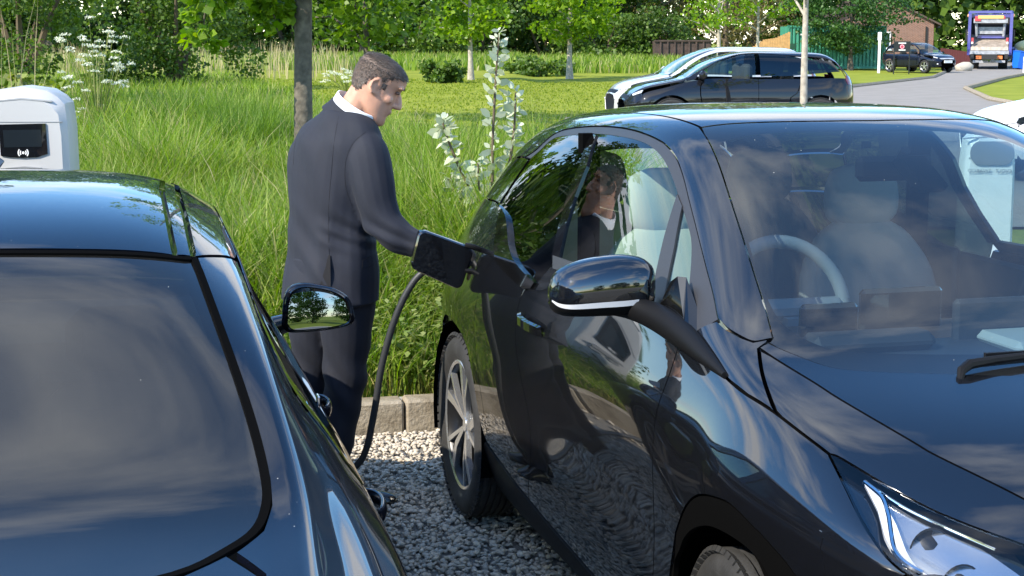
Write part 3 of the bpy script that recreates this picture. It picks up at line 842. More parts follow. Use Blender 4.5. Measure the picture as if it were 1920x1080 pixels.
# understorey hedge: low dense shrubs that close the foot of the wood
def shrub(name, label, x, y, r, h, mat, leaf, n, group=None, zoff=0.0):
    z0 = float(H(x, y)) if y > 7 else 0.0
    root = empty(name, label, 'shrub', (x, y, z0), 0, group)
    rnd = random.Random(int(x * 10 + y))
    st = MB()
    for k in range(5):
        a = k * 1.25; MB().tube([(0, 0, 0), (math.cos(a) * r * .3, math.sin(a) * r * .3, h * .45), (math.cos(a) * r * .6, math.sin(a) * r * .6, h * .8)], [.03 * h, .02 * h, .006 * h], 5).build('stem', M_TWIG, root)
    cs, rs = [], []
    for k in range(26):
        a = rnd.uniform(0, 2 * PI); u = rnd.uniform(.12, 1); q = r * math.sqrt(max(.08, 1 - (u - .3) ** 2)) * rnd.uniform(.3, 1)
        cs.append((math.cos(a) * q, math.sin(a) * q, h * u * .92)); rs.append((r * .3, r * .3, h * .16))
    V, Fc = leaf_quads(clumps(cs, rs, n), leaf)
    obj_np('foliage', V, Fc, mat, root, smooth=False)
    return root
hx = [-46, -41, -36.5, -32, -27.5, -23, -18.5, -14, -10, -6, -2, 2, 5.8, 9.4]
hw = ['at the far left', 'second from the left', 'third from the left', 'left of the cow parsley', 'right of the cow parsley', 'behind the reeds', 'left of the lime tree', 'right of the lime tree', 'left of the man\'s head', 'right of the man\'s head', 'left of the silver shrub', 'right of the silver shrub', 'left of the willows', 'at the willows\' foot']
for k, (x, w_) in enumerate(zip(hx, hw)):
    shrub('hedge_shrub', 'dense low shrub at the foot of the wood, ' + w_, x * 1.02, 101 + (k % 3) * 1.6, 3.1, 3.0 + (k % 4) * .4, M_WOOD1 if k % 3 else M_WOOD2, .24, 120, 'shrubs along the foot of the wood')
# bushes in the meadow
shrub('meadow_bush', 'low dark green bush in the meadow just left of the round-crowned tree', -2.55, 58, .75, .8, M_WOOD2, .16, 60)
shrub('meadow_bush', 'dark low bush right of the silver shrub in the long grass', 1.2, 70, 1.6, .8, M_WOOD2, .18, 60)
shrub('roadside_elder', 'bushy green elder at the left edge behind the charger', -5.4, 17.4, .6, 1.15, M_NETTLE, .10, 60)
shrub('tall_elder', 'tall leafy elder bush in front of the wood at the left edge', -14.2, 46, 2.6, 4.6, M_WOOD2, .13, 320)
shrub('tall_elder', 'broad leafy elder bush right of the cow parsley', -10.6, 50, 2.4, 4.2, M_WOOD2, .13, 300)
# the deep of the wood, one mass behind the trees one can tell apart
n = 62000
wx = RNG.uniform(-95, 110, n); wy = RNG.uniform(124, 142, n); wz = 19 * RNG.uniform(0, 1, n) ** .8
wz = wz * (.8 + .2 * np.sin(wx * .35 + 2 * np.sin(wx * .11)))
V, Fc = leaf_quads(np.stack([wx, wy, wz], 1), .8)
tag(obj_np('far_wood', V, Fc, M_WOOD2, smooth=False), 'dark depth of the wood behind the nearer trees', 'wood', kind='stuff')
# trees behind the photographer: seen only in the mirror and in the paint
for k, (x, y, lb) in enumerate([(8.5, -20, 'dense small tree behind the photographer, in the middle of the door mirror'), (3, -26, 'young tree behind the photographer, left in the door mirror'), (9, -29, 'young tree behind the photographer, right in the door mirror'), (17, -26, 'tree behind the photographer beyond the lane'), (-16, -24, 'tree behind the saloon across the lane')]):
    tree('lane_tree', lb, x, y, 4.2 + .5 * (k % 3), .09, .25, 2.1, 80, 60, .20, M_WOOD1, group='trees across the lane', seed=70 + k)
for k, (x, y) in enumerate([(-22, 12), (-10.4, 23.5), (-14.6, 32)]):
    tree('side_tree', ['tree out to the left of the charging bays', 'tall tree left of the meadow', 'tree at the left margin of the meadow'][k], x, y, 8.8, .18, 1.0, 2.6, 90, 60, .26, M_WOOD1, group='trees left of the meadow', seed=80 + k)
# silver-leaved shrub behind the hatchback
sil = empty('silver_shrub', 'slender shrub with woolly silver-white leaves behind the black hatchback', 'shrub', (-.11, 8.9, float(H(-.11, 8.9))))
M_SILV = leafmat('silver_leaves', [(.36, .40, .25), (.48, .51, .36), (.58, .60, .45), (.28, .34, .20)], .25, .7)
rs_ = random.Random(4)
sc_ = []
stems = [[(0, 0, 0), (.0, 0, .5), (.0, 0, 1.0), (.02, 0, 1.42), (.04, 0, 1.66)],
         [(0, 0, .45), (-.08, -.03, .68), (-.19, -.05, .92), (-.26, -.06, 1.10), (-.28, -.06, 1.18)],
         [(0, 0, .35), (-.10, .02, .55), (-.2, .03, .72), (-.24, .04, .86)],
         [(.01, 0, .6), (.08, .04, .85), (.12, .05, 1.1), (.13, .05, 1.33)],
         [(0, 0, .4), (.12, 0, .65), (.2, -.02, .85), (.28, -.02, 1.05)],
         [(0, 0, .3), (-.04, -.1, .5), (-.07, -.15, .75), (-.08, -.17, .95)]]
Vs, Fs = [], []
k0 = 0
for st in stems:
    cp = [Vector(p) for p in catmull(st, 7)]
    n = len(cp)
    MB().tube(cp, [.011 * (1 - .75 * i / n) + .0015 for i in range(n)], 6).build('stem', M_TWIG, sil, True, 1.5)
    for i in range(4, n):
        t = (cp[min(i + 1, n - 1)] - cp[i - 1]).normalized()
        for q in range(5):
            a = i * 2.4 + q * 2.1 + rs_.uniform(-.3, .3)
            o = t.orthogonal().normalized(); b = t.cross(o)
            d = (o * math.cos(a) + b * math.sin(a) + t * rs_.uniform(-.1, 1.1) + Vector((0, 0, rs_.uniform(-.7, .3)))).normalized()
            L = rs_.uniform(.04, .088) * (1.0 if i < n - 3 else .7)
            base = cp[i] + d * .012 + Vector((rs_.uniform(-1, 1), rs_.uniform(-1, 1), rs_.uniform(-1, 1))) * .012
            s = d.cross(Vector((rs_.uniform(-1, 1), rs_.uniform(-1, 1), rs_.uniform(-1, 1)))).normalized(); nn = d.cross(s)
            P = [base, base + d * L * .3 + s * L * .27 + nn * L * .07, base + d * L * .68 + s * L * .27 + nn * L * .08, base + d * L, base + d * L * .68 - s * L * .27 + nn * L * .08, base + d * L * .3 - s * L * .27 + nn * L * .07]
            sc_.append(P)
V = np.array([[tuple(p) for p in P] for P in sc_]).reshape(-1, 3)
Fc = (np.arange(len(sc_)) * 6)[:, None] + np.arange(6)[None]
lv = obj_np('leaves', V, Fc, M_SILV, sil, smooth=False)
# cow parsley with white umbels
def parsley(name, label, x, y, h, spread, n, r):
    root = empty(name, label, 'flower', (x, y, float(H(x, y))))
    rn = random.Random(int(h * 100))
    sv = MB(); C = []
    for k in range(n):
        a = rn.uniform(0, 2 * PI); q = spread * math.sqrt(rn.uniform(.02, 1)); e = Vector((math.cos(a) * q, math.sin(a) * q, h * (rn.uniform(.6, 1.0) - .12 * q / spread)))
        sv.tube([(0, 0, 0), (e.x * .3, e.y * .3, e.z * .55), e], [r * .12, r * .09, r * .05], 4)
        for j in range(34):
            aa = rn.uniform(0, 2 * PI); rr = r * math.sqrt(rn.uniform(0, 1)); C.append((e.x + math.cos(aa) * rr, e.y + math.sin(aa) * rr, e.z + .12 * r - rr * rr / r * .3))
    sv.build('stems', M_NETTLE, root)
    V, Fc = leaf_quads(np.array(C), r * .38)
    obj_np('flower_heads', V, Fc, leafmat('parsley_flowers', [(.62, .64, .50), (.72, .72, .62), (.50, .56, .36)], .3, .7), root, smooth=False)
parsley('cow_parsley', 'tall white-flowered cow parsley in the long grass at the left', -4.35, 16.6, 1.75, .38, 46, .055)
parsley('cow_parsley', 'small white-flowered cow parsley in the meadow left of the man\'s head', -4.6, 44, .9, .7, 26, .10)
parsley('cow_parsley', 'cow parsley in the grass at the left beside the tall stalks', -5.0, 18.2, .9, .3, 14, .05)

# ------------------------------------------------------------------ body skins of the two near cars
HATCH_NET = [
 [(-0.74, 0.5, 0.4), (-0.74, 0.565, 0.52), (-0.74, 0.6, 0.6), (-0.71, 0.585, 0.86), (-0.67, 0.5, 1), (-0.58, 0.42, 1.12), (-0.5, 0.36, 1.22), (-0.46, 0.28, 1.29), (-0.44, 0.16, 1.33), (-0.44, 0, 1.34)],
 [(-0.62, 0.655, 0.34), (-0.62, 0.72, 0.46), (-0.62, 0.755, 0.6), (-0.61, 0.74, 0.86), (-0.59, 0.66, 1.03), (-0.53, 0.555, 1.19), (-0.45, 0.475, 1.32), (-0.41, 0.38, 1.4), (-0.39, 0.21, 1.44), (-0.39, 0, 1.45)],
 [(-0.38, 0.755, 0.28), (-0.38, 0.82, 0.4), (-0.38, 0.855, 0.6), (-0.38, 0.84, 0.86), (-0.38, 0.755, 1.07), (-0.34, 0.635, 1.255), (-0.28, 0.535, 1.4), (-0.26, 0.42, 1.475), (-0.25, 0.23, 1.51), (-0.25, 0, 1.52)],
 [(0, 0.787, 0.23), (0, 0.852, 0.35), (0, 0.887, 0.6), (0, 0.872, 0.86), (0, 0.795, 1.09), (0.01, 0.675, 1.285), (0.03, 0.575, 1.45), (0.04, 0.45, 1.525), (0.04, 0.24, 1.555), (0.04, 0, 1.565)],
 [(0.5, 0.785, 0.18), (0.5, 0.85, 0.3), (0.5, 0.885, 0.6), (0.5, 0.87, 0.86), (0.5, 0.8, 1.09), (0.5, 0.69, 1.3), (0.5, 0.605, 1.48), (0.5, 0.5, 1.555), (0.5, 0.26, 1.58), (0.5, 0, 1.588)],
 [(1, 0.78, 0.18), (1, 0.845, 0.3), (1, 0.88, 0.6), (1, 0.865, 0.86), (1, 0.8, 1.09), (1, 0.7, 1.3), (1, 0.625, 1.5), (1, 0.53, 1.585), (1, 0.28, 1.6), (1, 0, 1.605)],
 [(1.4, 0.78, 0.18), (1.4, 0.845, 0.3), (1.4, 0.88, 0.6), (1.4, 0.865, 0.86), (1.4, 0.8, 1.09), (1.4, 0.7, 1.29), (1.4, 0.62, 1.495), (1.4, 0.53, 1.58), (1.4, 0.28, 1.602), (1.4, 0, 1.605)],
 [(1.65, 0.78, 0.18), (1.65, 0.845, 0.3), (1.65, 0.88, 0.6), (1.65, 0.865, 0.86), (1.65, 0.8, 1.09), (1.65, 0.71, 1.27), (1.65, 0.62, 1.44), (1.65, 0.5, 1.53), (1.65, 0.27, 1.57), (1.65, 0, 1.575)],
 [(1.95, 0.785, 0.18), (1.95, 0.85, 0.3), (1.95, 0.885, 0.6), (1.95, 0.87, 0.86), (1.95, 0.8, 1.085), (1.95, 0.73, 1.21), (1.95, 0.645, 1.325), (1.95, 0.51, 1.4), (1.95, 0.28, 1.435), (1.95, 0, 1.44)],
 [(2.2, 0.79, 0.18), (2.2, 0.855, 0.3), (2.2, 0.89, 0.6), (2.2, 0.875, 0.86), (2.2, 0.8, 1.075), (2.2, 0.74, 1.15), (2.2, 0.665, 1.21), (2.2, 0.52, 1.265), (2.2, 0.28, 1.295), (2.2, 0, 1.3)],
 [(2.4, 0.79, 0.18), (2.4, 0.855, 0.3), (2.4, 0.89, 0.6), (2.4, 0.875, 0.86), (2.4, 0.8, 1.06), (2.4, 0.74, 1.095), (2.4, 0.665, 1.115), (2.4, 0.52, 1.145), (2.4, 0.28, 1.165), (2.4, 0, 1.17)],
 [(2.52, 0.79, 0.18), (2.52, 0.855, 0.3), (2.52, 0.89, 0.6), (2.52, 0.875, 0.86), (2.52, 0.8, 1.045), (2.52, 0.74, 1.065), (2.52, 0.665, 1.075), (2.52, 0.52, 1.09), (2.52, 0.28, 1.105), (2.52, 0, 1.11)],
 [(2.7, 0.785, 0.18), (2.7, 0.85, 0.3), (2.7, 0.885, 0.6), (2.7, 0.87, 0.86), (2.7, 0.79, 1.01), (2.7, 0.735, 1.025), (2.7, 0.66, 1.035), (2.7, 0.51, 1.05), (2.7, 0.28, 1.06), (2.7, 0, 1.065)],
 [(2.95, 0.75, 0.18), (2.95, 0.815, 0.3), (2.95, 0.85, 0.6), (2.95, 0.835, 0.86), (2.95, 0.76, 0.925), (2.95, 0.7, 0.95), (2.95, 0.62, 0.965), (2.95, 0.48, 0.985), (2.95, 0.26, 1), (2.95, 0, 1.005)],
 [(3.15, 0.66, 0.25), (3.15, 0.725, 0.37), (3.15, 0.76, 0.6), (3.15, 0.745, 0.86), (3.15, 0.66, 0.8), (3.15, 0.6, 0.83), (3.15, 0.52, 0.85), (3.15, 0.4, 0.87), (3.15, 0.22, 0.89), (3.15, 0, 0.895)],
 [(3.28, 0.45, 0.3), (3.28, 0.515, 0.42), (3.28, 0.55, 0.6), (3.28, 0.535, 0.86), (3.28, 0.48, 0.62), (3.28, 0.43, 0.65), (3.28, 0.37, 0.67), (3.28, 0.28, 0.69), (3.28, 0.15, 0.7), (3.28, 0, 0.705)]]
SALOON_NET = [
 [(-1.08, 0.59, 0.42), (-1.08, 0.665, 0.54), (-1.1, 0.7, 0.58), (-1.08, 0.688, 0.74), (-1.02, 0.6, 0.86), (-0.98, 0.52, 0.9), (-0.98, 0.42, 0.92), (-1, 0.3, 0.93), (-1.02, 0.16, 0.93), (-1.03, 0, 0.93)],
 [(-0.95, 0.73, 0.36), (-0.95, 0.805, 0.48), (-0.95, 0.84, 0.58), (-0.95, 0.828, 0.8), (-0.95, 0.76, 0.95), (-0.95, 0.68, 1), (-0.95, 0.58, 1.02), (-0.95, 0.44, 1.03), (-0.95, 0.24, 1.035), (-0.95, 0, 1.035)],
 [(-0.6, 0.75, 0.28), (-0.6, 0.825, 0.4), (-0.6, 0.86, 0.58), (-0.6, 0.848, 0.8), (-0.6, 0.785, 0.98), (-0.6, 0.71, 1.03), (-0.6, 0.64, 1.055), (-0.6, 0.5, 1.065), (-0.6, 0.27, 1.07), (-0.6, 0, 1.07)],
 [(-0.3, 0.77, 0.22), (-0.3, 0.845, 0.34), (-0.3, 0.88, 0.58), (-0.3, 0.868, 0.8), (-0.3, 0.81, 0.98), (-0.3, 0.715, 1.05), (-0.3, 0.665, 1.075), (-0.3, 0.52, 1.085), (-0.3, 0.28, 1.09), (-0.3, 0, 1.09)],
 [(-0.1, 0.77, 0.2), (-0.1, 0.845, 0.32), (-0.1, 0.88, 0.58), (-0.1, 0.868, 0.8), (-0.1, 0.815, 0.98), (-0.1, 0.71, 1.1), (-0.1, 0.66, 1.135), (-0.1, 0.52, 1.15), (-0.1, 0.28, 1.155), (-0.1, 0, 1.155)],
 [(0.15, 0.77, 0.2), (0.15, 0.845, 0.32), (0.15, 0.88, 0.58), (0.15, 0.868, 0.8), (0.15, 0.815, 0.975), (0.15, 0.71, 1.15), (0.15, 0.635, 1.24), (0.15, 0.51, 1.265), (0.15, 0.28, 1.275), (0.15, 0, 1.28)],
 [(0.4, 0.768, 0.2), (0.4, 0.843, 0.32), (0.4, 0.878, 0.58), (0.4, 0.866, 0.8), (0.4, 0.815, 0.97), (0.4, 0.715, 1.16), (0.4, 0.615, 1.325), (0.4, 0.5, 1.375), (0.4, 0.28, 1.395), (0.4, 0, 1.4)],
 [(0.65, 0.768, 0.2), (0.65, 0.843, 0.32), (0.65, 0.878, 0.58), (0.65, 0.866, 0.8), (0.65, 0.815, 0.965), (0.65, 0.715, 1.165), (0.65, 0.61, 1.375), (0.65, 0.5, 1.44), (0.65, 0.28, 1.46), (0.65, 0, 1.465)],
 [(1, 0.768, 0.2), (1, 0.843, 0.32), (1, 0.878, 0.58), (1, 0.866, 0.8), (1, 0.815, 0.96), (1, 0.715, 1.165), (1, 0.615, 1.39), (1, 0.51, 1.465), (1, 0.28, 1.49), (1, 0, 1.495)],
 [(1.5, 0.768, 0.2), (1.5, 0.843, 0.32), (1.5, 0.878, 0.58), (1.5, 0.866, 0.8), (1.5, 0.815, 0.955), (1.5, 0.715, 1.16), (1.5, 0.62, 1.385), (1.5, 0.515, 1.465), (1.5, 0.29, 1.49), (1.5, 0, 1.495)],
 [(1.85, 0.768, 0.2), (1.85, 0.843, 0.32), (1.85, 0.878, 0.58), (1.85, 0.866, 0.8), (1.85, 0.815, 0.95), (1.85, 0.715, 1.14), (1.85, 0.635, 1.33), (1.85, 0.53, 1.42), (1.85, 0.3, 1.45), (1.85, 0, 1.455)],
 [(2.2, 0.768, 0.2), (2.2, 0.843, 0.32), (2.2, 0.878, 0.58), (2.2, 0.866, 0.8), (2.2, 0.815, 0.945), (2.2, 0.745, 1.06), (2.2, 0.68, 1.18), (2.2, 0.55, 1.25), (2.2, 0.31, 1.285), (2.2, 0, 1.29)],
 [(2.5, 0.768, 0.2), (2.5, 0.843, 0.32), (2.5, 0.878, 0.58), (2.5, 0.866, 0.8), (2.5, 0.815, 0.94), (2.5, 0.755, 0.985), (2.5, 0.7, 1.03), (2.5, 0.56, 1.06), (2.5, 0.31, 1.08), (2.5, 0, 1.09)],
 [(2.8, 0.75, 0.2), (2.8, 0.825, 0.32), (2.8, 0.86, 0.58), (2.8, 0.848, 0.8), (2.8, 0.79, 0.91), (2.8, 0.74, 0.945), (2.8, 0.68, 0.965), (2.8, 0.54, 0.985), (2.8, 0.3, 1), (2.8, 0, 1.005)],
 [(3.2, 0.735, 0.22), (3.2, 0.81, 0.34), (3.2, 0.845, 0.58), (3.2, 0.833, 0.72), (3.2, 0.77, 0.83), (3.2, 0.74, 0.86), (3.2, 0.65, 0.88), (3.2, 0.52, 0.9), (3.2, 0.29, 0.92), (3.2, 0, 0.925)],
 [(3.55, 0.69, 0.24), (3.55, 0.765, 0.36), (3.55, 0.8, 0.58), (3.55, 0.788, 0.63), (3.55, 0.7, 0.7), (3.55, 0.64, 0.73), (3.55, 0.56, 0.75), (3.55, 0.45, 0.77), (3.55, 0.25, 0.785), (3.55, 0, 0.79)],
 [(3.72, 0.49, 0.3), (3.72, 0.565, 0.42), (3.72, 0.6, 0.58), (3.72, 0.588, 0.52), (3.72, 0.52, 0.58), (3.72, 0.47, 0.6), (3.72, 0.41, 0.62), (3.72, 0.33, 0.63), (3.72, 0.18, 0.64), (3.72, 0, 0.645)]]

# ------------------------------------------------------------------ shared car pieces
M_BLACK = paint('gloss_black_paint', (.004, .0045, .006), 0.0, 1.9)
M_NAVY = paint('dark_blue_paint', (.003, .004, .008), .8, 1.5)
M_TRIM = plain('matt_black_trim', (.006, .006, .0065), .5, spec=.16, bump=.08, bscale=400)
M_FRAME = plain('grey_rubber_frame', (.028, .028, .030), .42, spec=.5)
M_PIANO = plain('piano_black', (.004, .004, .004), .06, coat=1.0)
M_DARK = plain('dark_underbody', (.0025, .0025, .0025), .9, spec=.02)
M_RUBBER = plain('tyre_rubber', (.022, .022, .022), .78, bump=.25, bscale=120, var=.4, vscale=14)
M_SILVER = plain('silver_alloy', (.62, .63, .64), .26, metal=.85)
M_GUN = plain('dark_alloy', (.03, .03, .032), .35, metal=.6)
M_CHROME = plain('chrome', (.85, .86, .88), .06, metal=1.0)
M_LAMPWHITE = plain('white_lamp_plastic', (.62, .63, .65), .15, coat=.8)
M_SIDEGLASS = glass('side_glass', (.72, .84, .79), .055)
M_PRIVACY = glass('dark_rear_glass', (.05, .065, .06), .07)
M_WIND = glass('windscreen_glass', (.40, .50, .55), .095, specks=True, film=.018)
M_BLACKGLASS = glass('blackened_glass', (.015, .016, .02), .065, specks=True)
M_LENS = glass('clear_lamp_lens', (.93, .94, .95), .05)
M_SEAT = plain('pale_grey_seat', (.34, .37, .345), .8, bump=.15, bscale=200)
M_DASH = plain('dark_grey_dash', (.05, .055, .06), .6, bump=.1, bscale=300)
M_DASHLIGHT = plain('pale_dash', (.35, .37, .36), .6)
M_TAN = plain('brown_leather', (.13, .075, .045), .55)
M_CREAM = plain('cream_tray', (.62, .66, .58), .5)
M_YELLOW = plain('ochre_door_card', (.42, .33, .05), .7)
M_LINER = plain('grey_roof_lining', (.30, .31, .31), .9)

def wheel(parent, name, l, w, R, width, rim_r, style, spin=0.0, steer=0.0):
    """l forward, w to the right of the car; the face looks outwards"""
    s = 1 if w > 0 else -1
    root = bpy.data.objects.new(name, None); COL.objects.link(root); root.parent = parent
    root.location = (l, -w, R); root.rotation_euler = (0, spin, steer)
    o = -s  # outward along local y
    hw = width / 2; h = R - rim_r
    prof = [(rim_r - .004, -hw * .78), (rim_r + h * .25, -hw * .98), (rim_r + h * .6, -hw * 1.0), (R - .022, -hw * .92), (R - .006, -hw * .74)]
    full = prof + [(R, -hw * .62)]
    for a in (-.42, -.14, .14, .42):
        full += [(R, hw * a - .005), (R - .008, hw * a - .004), (R - .008, hw * a + .004), (R, hw * a + .005)]
    full += [(R, hw * .62)] + [(r, -y) for r, y in reversed(prof)]
    ty = MB().lathe(full, 56, 'Y').build('tyre', M_RUBBER, root, True, .9)
    n = 64
    # raised tread blocks along both shoulders
    tb = MB()
    for k in range(n):
        a = 2 * PI * k / n
        for sd in (-1, 1):
            M = Matrix.Rotation(-a, 4, 'Y') @ Matrix.Translation((0, sd * hw * .80, R - .008)) @ Matrix.Rotation(sd * .55, 4, 'X')
            tb.box((0, 0, 0), (2 * PI * R / n * .74, hw * .34, .014), M=M)
    tag(tb.build('tread_blocks', M_RUBBER, ty), kind='stuff')
    b = MB().lathe([(rim_r + .006, o * hw * .80), (rim_r - .004, o * hw * .84), (rim_r - .014, o * hw * .74), (rim_r - .02, o * hw * .3), (rim_r - .03, -o * hw * .75)], 48, 'Y')
    rim = b.build('rim', M_GUN, root, True, .8)
    d = MB().lathe([(.001, o * hw * .1), (rim_r - .03, o * hw * .05)], 32, 'Y')
    d.build('brake_shield', M_DARK, rim)
    MB().lathe([(.05, o * hw * .16), (rim_r * .66, o * hw * .18), (rim_r * .66, o * hw * .10)], 32, 'Y').build('brake_disc', M_GUN, rim)
    MB().lathe([(.001, o * hw * .66), (.026, o * hw * .65), (.032, o * hw * .56), (.055, o * hw * .5), (.06, o * hw * .1)], 24, 'Y').build('hub_cap', M_SILVER, rim, True)
    MB().lathe([(rim_r + .002, o * hw * .815), (rim_r - .003, o * hw * .86), (rim_r - .013, o * hw * .80)], 48, 'Y').build('rim_edge', M_SILVER, rim, True)
    if style == 'turbine':
        for k in range(5):
            for (a0, a1, w0, w1, mt) in ((-.15, -.36, .018, .042, M_SILVER), (.15, .12, .014, .020, M_SILVER), (.02, -.12, .012, .05, M_GUN)):
                a = 2 * PI * k / 5
                r0, r1 = .03, rim_r - .006
                A, B = a + a0 * .4, a + a1
                def pt(r, an, y): return (r * math.sin(an), y, r * math.cos(an))
                y0, y1 = o * hw * .62, o * hw * .80
                dn = o * .022
                zz = -.0 if mt is M_SILVER else -o * .012
                V = []
                for (r, an, wd, y) in ((r0, A, w0, y0), ((r0 + r1) / 2, (A + B) / 2, (w0 + w1) / 2, (y0 + y1) / 2 + o * .006), (r1, B, w1, y1)):
                    e = wd / r / 2
                    V += [pt(r, an - e, y + zz), pt(r, an + e, y + zz), pt(r, an + e * .9, y - dn + zz), pt(r, an - e * .9, y - dn + zz)]
                m = MB().add(V, [(0, 1, 2, 3), (0, 4, 5, 1), (1, 5, 6, 2), (2, 6, 7, 3), (3, 7, 4, 0), (4, 8, 9, 5), (5, 9, 10, 6), (6, 10, 11, 7), (7, 11, 8, 4), (8, 11, 10, 9)])
                m.build('spoke', mt, rim)
    else:
        for k in range(10 if style == 'multi' else 5):
            a = 2 * PI * k / (10 if style == 'multi' else 5)
            wd = .03 if style == 'multi' else .06
            M = Matrix.Rotation(-a, 4, 'Y') @ Matrix.Translation((0, o * hw * .7, (rim_r + .03) / 2))
            MB().box((0, 0, 0), (wd, .02, rim_r - .03), M=M).build('spoke', M_SILVER, rim)
    return root

# ------------------------------------------------------------------ black hatchback on charge
HA = math.radians(15.2)
hatch_fw = Vector((math.sin(HA), -math.cos(HA), 0)); hatch_rt = Vector((-math.cos(HA), -math.sin(HA), 0))
hatch_o = Vector((-0.209, 5.843, 0)) - hatch_rt * .86
i3 = empty('electric_hatchback', 'glossy black electric hatchback with its charge flap open, cable plugged in', 'car', hatch_o, math.atan2(hatch_fw.y, hatch_fw.x))
L3 = Loft(HATCH_NET).fix()
def hatch_relief(u, v):
    # sculpted flanks: a shoulder under the windows, a hollow through the doors, a flare over each wheel
    g = lambda x, c, w: np.exp(-((x - c) / w) ** 2)
    mid = 1 / (1 + np.exp(-(u - 4.6) * 2.2)) / (1 + np.exp((u - 9.3) * 2.2))
    sl = (u - 4.0) * .10
    return (.009 * g(v, 3.25 + .0 * u, .34) - .020 * g(v, 2.25 - sl * .5, .55) + .006 * g(v, 1.2, .35)) * mid + .012 * g(u, 11.5, 1.3) * g(v, 2.95, .42) + .010 * g(u, 2.9, .9) * g(v, 2.85, .4)
L3.relief = hatch_relief
def P3(name, poly, mat, mirror=True, **k): return panel(L3, name, poly, mat, i3, mirror=mirror, **k)
SC = smooth_curve
apil_in = SC([(6.32, 7.04), (7.09, 6.78), (7.76, 6.56), (8.43, 6.38), (8.89, 6.26), (9.29, 6.15), (9.67, 6.02), (10.05, 5.86)])
apil_base = SC([(10.05, 5.84), (9.97, 5.40), (9.75, 5.19), (9.44, 5.03), (9.18, 5.0)])
apil_out = SC([(9.17, 5.0), (8.77, 5.29), (8.31, 5.52), (7.84, 5.73), (7.33, 5.95), (6.97, 6.12), (6.58, 6.28), (6.19, 6.38)])
trim_out = SC([(6.19, 6.38), (5.75, 6.42), (5.2, 6.46), (4.45, 6.44), (3.8, 6.32), (3.56, 6.15), (3.46, 5.94), (3.36, 5.72), (3.13, 5.55)])
trim_in = SC([(7.14, 5.82), (6.94, 5.90), (6.59, 6.03), (6.24, 6.14), (5.83, 6.22), (5.36, 6.23), (4.75, 6.22), (4.25, 6.16), (3.75, 6.07), (3.59, 5.93), (3.50, 5.72), (3.35, 5.52)])
quarter = SC([(7.33, 5.75), (7.52, 5.68), (7.81, 5.55), (8.06, 5.30), (8.34, 4.89), (8.53, 4.51)])
div_left = [(7.14, 5.78), (7.40, 5.19), (7.63, 4.68), (7.76, 4.38)]
lip_in = SC([(3.20, 4.58), (3.58, 4.47), (3.82, 4.28), (4.02, 4.07), (4.26, 3.91), (4.59, 3.81), (4.87, 3.76)])
lip_out = SC([(3.01, 4.60), (3.34, 4.49), (3.47, 4.36), (3.56, 4.18), (3.78, 3.84), (3.95, 3.74), (4.33, 3.66), (4.70, 3.61)])
coach = SC([(4.68, 3.61), (4.64, 3.45), (4.66, 3.25), (4.69, 2.99), (4.74, 2.78), (4.83, 2.54), (4.97, 2.22), (5.07, 1.96), (5.10, 1.68), (5.04, 1.38), (4.90, .98)])
sill_top = SC([(3.86, 1.24), (4.35, 1.12), (4.90, .98), (5.6, .86), (6.73, .74), (8.0, .70), (8.82, .70), (9.2, .8)])
rdoor = SC([(3.75, 3.80), (3.64, 3.60), (3.61, 3.39), (3.63, 3.12), (3.64, 2.90), (3.69, 2.55), (3.80, 2.1), (3.90, 1.7), (3.97, 1.22)])
arch_r = SC([(3.82, 1.24), (3.72, 1.70), (3.61, 2.06), (3.46, 2.36), (3.30, 2.50), (3.09, 2.57), (2.75, 2.60), (2.44, 2.53), (2.15, 2.3), (1.95, 1.9), (1.9, 1.3)])
door_f = SC([(8.78, 3.98), (8.84, 3.53), (8.83, 3.10), (8.86, 2.72), (8.89, 2.35), (8.84, 1.52), (8.82, .70)])
gap_line = SC([(8.78, 4.0), (9.4, 4.06), (9.96, 4.10), (10.45, 4.08), (11.08, 4.10), (11.74, 4.22), (12.19, 4.30), (12.60, 4.42)])
lamp_top = SC([(12.62, 4.48), (12.72, 4.59), (13.26, 5.05), (13.64, 5.54), (14.02, 6.23)])
lamp_low = SC([(12.61, 4.40), (13.01, 4.0), (13.43, 3.5), (13.76, 3.12), (13.97, 2.95)])
crease = SC([(10.17, 5.40), (11.34, 5.86), (11.89, 6.02), (12.71, 6.33), (12.99, 6.45), (13.61, 6.89)])
cowl = SC([(10.13, 5.69), (10.68, 6.10), (11.15, 6.46), (11.44, 6.99), (11.73, 7.75), (11.89, 8.28), (11.95, 9.0)])
frit = SC([(6.75, 7.1), (7.13, 6.85), (7.80, 6.64), (8.85, 6.36), (9.41, 6.25), (9.78, 6.26), (10.14, 6.41), (10.52, 6.67), (10.79, 7.05), (11.09, 7.76), (11.28, 8.5), (11.3, 9.0)])
ws_top = SC([(6.76, 9.0), (6.72, 8.4), (6.60, 7.84), (6.45, 7.4), (6.34, 7.06)])
arch_o = SC([(9.7, 2.2), (10.1, 2.52), (10.63, 2.71), (11.47, 2.83), (11.83, 2.83), (12.20, 2.76), (12.40, 2.71), (12.85, 2.52), (13.2, 2.1), (13.35, 1.6)])
arch_i = SC([(9.35, 1.3), (9.47, 1.73), (9.60, 1.91), (9.85, 2.08), (10.05, 2.22), (10.42, 2.36), (10.91, 2.47), (11.35, 2.53), (11.84, 2.55), (12.19, 2.52), (12.40, 2.44), (12.75, 2.2), (13.0, 1.8), (13.1, 1.3)])
R_ = lambda c: list(reversed(c))
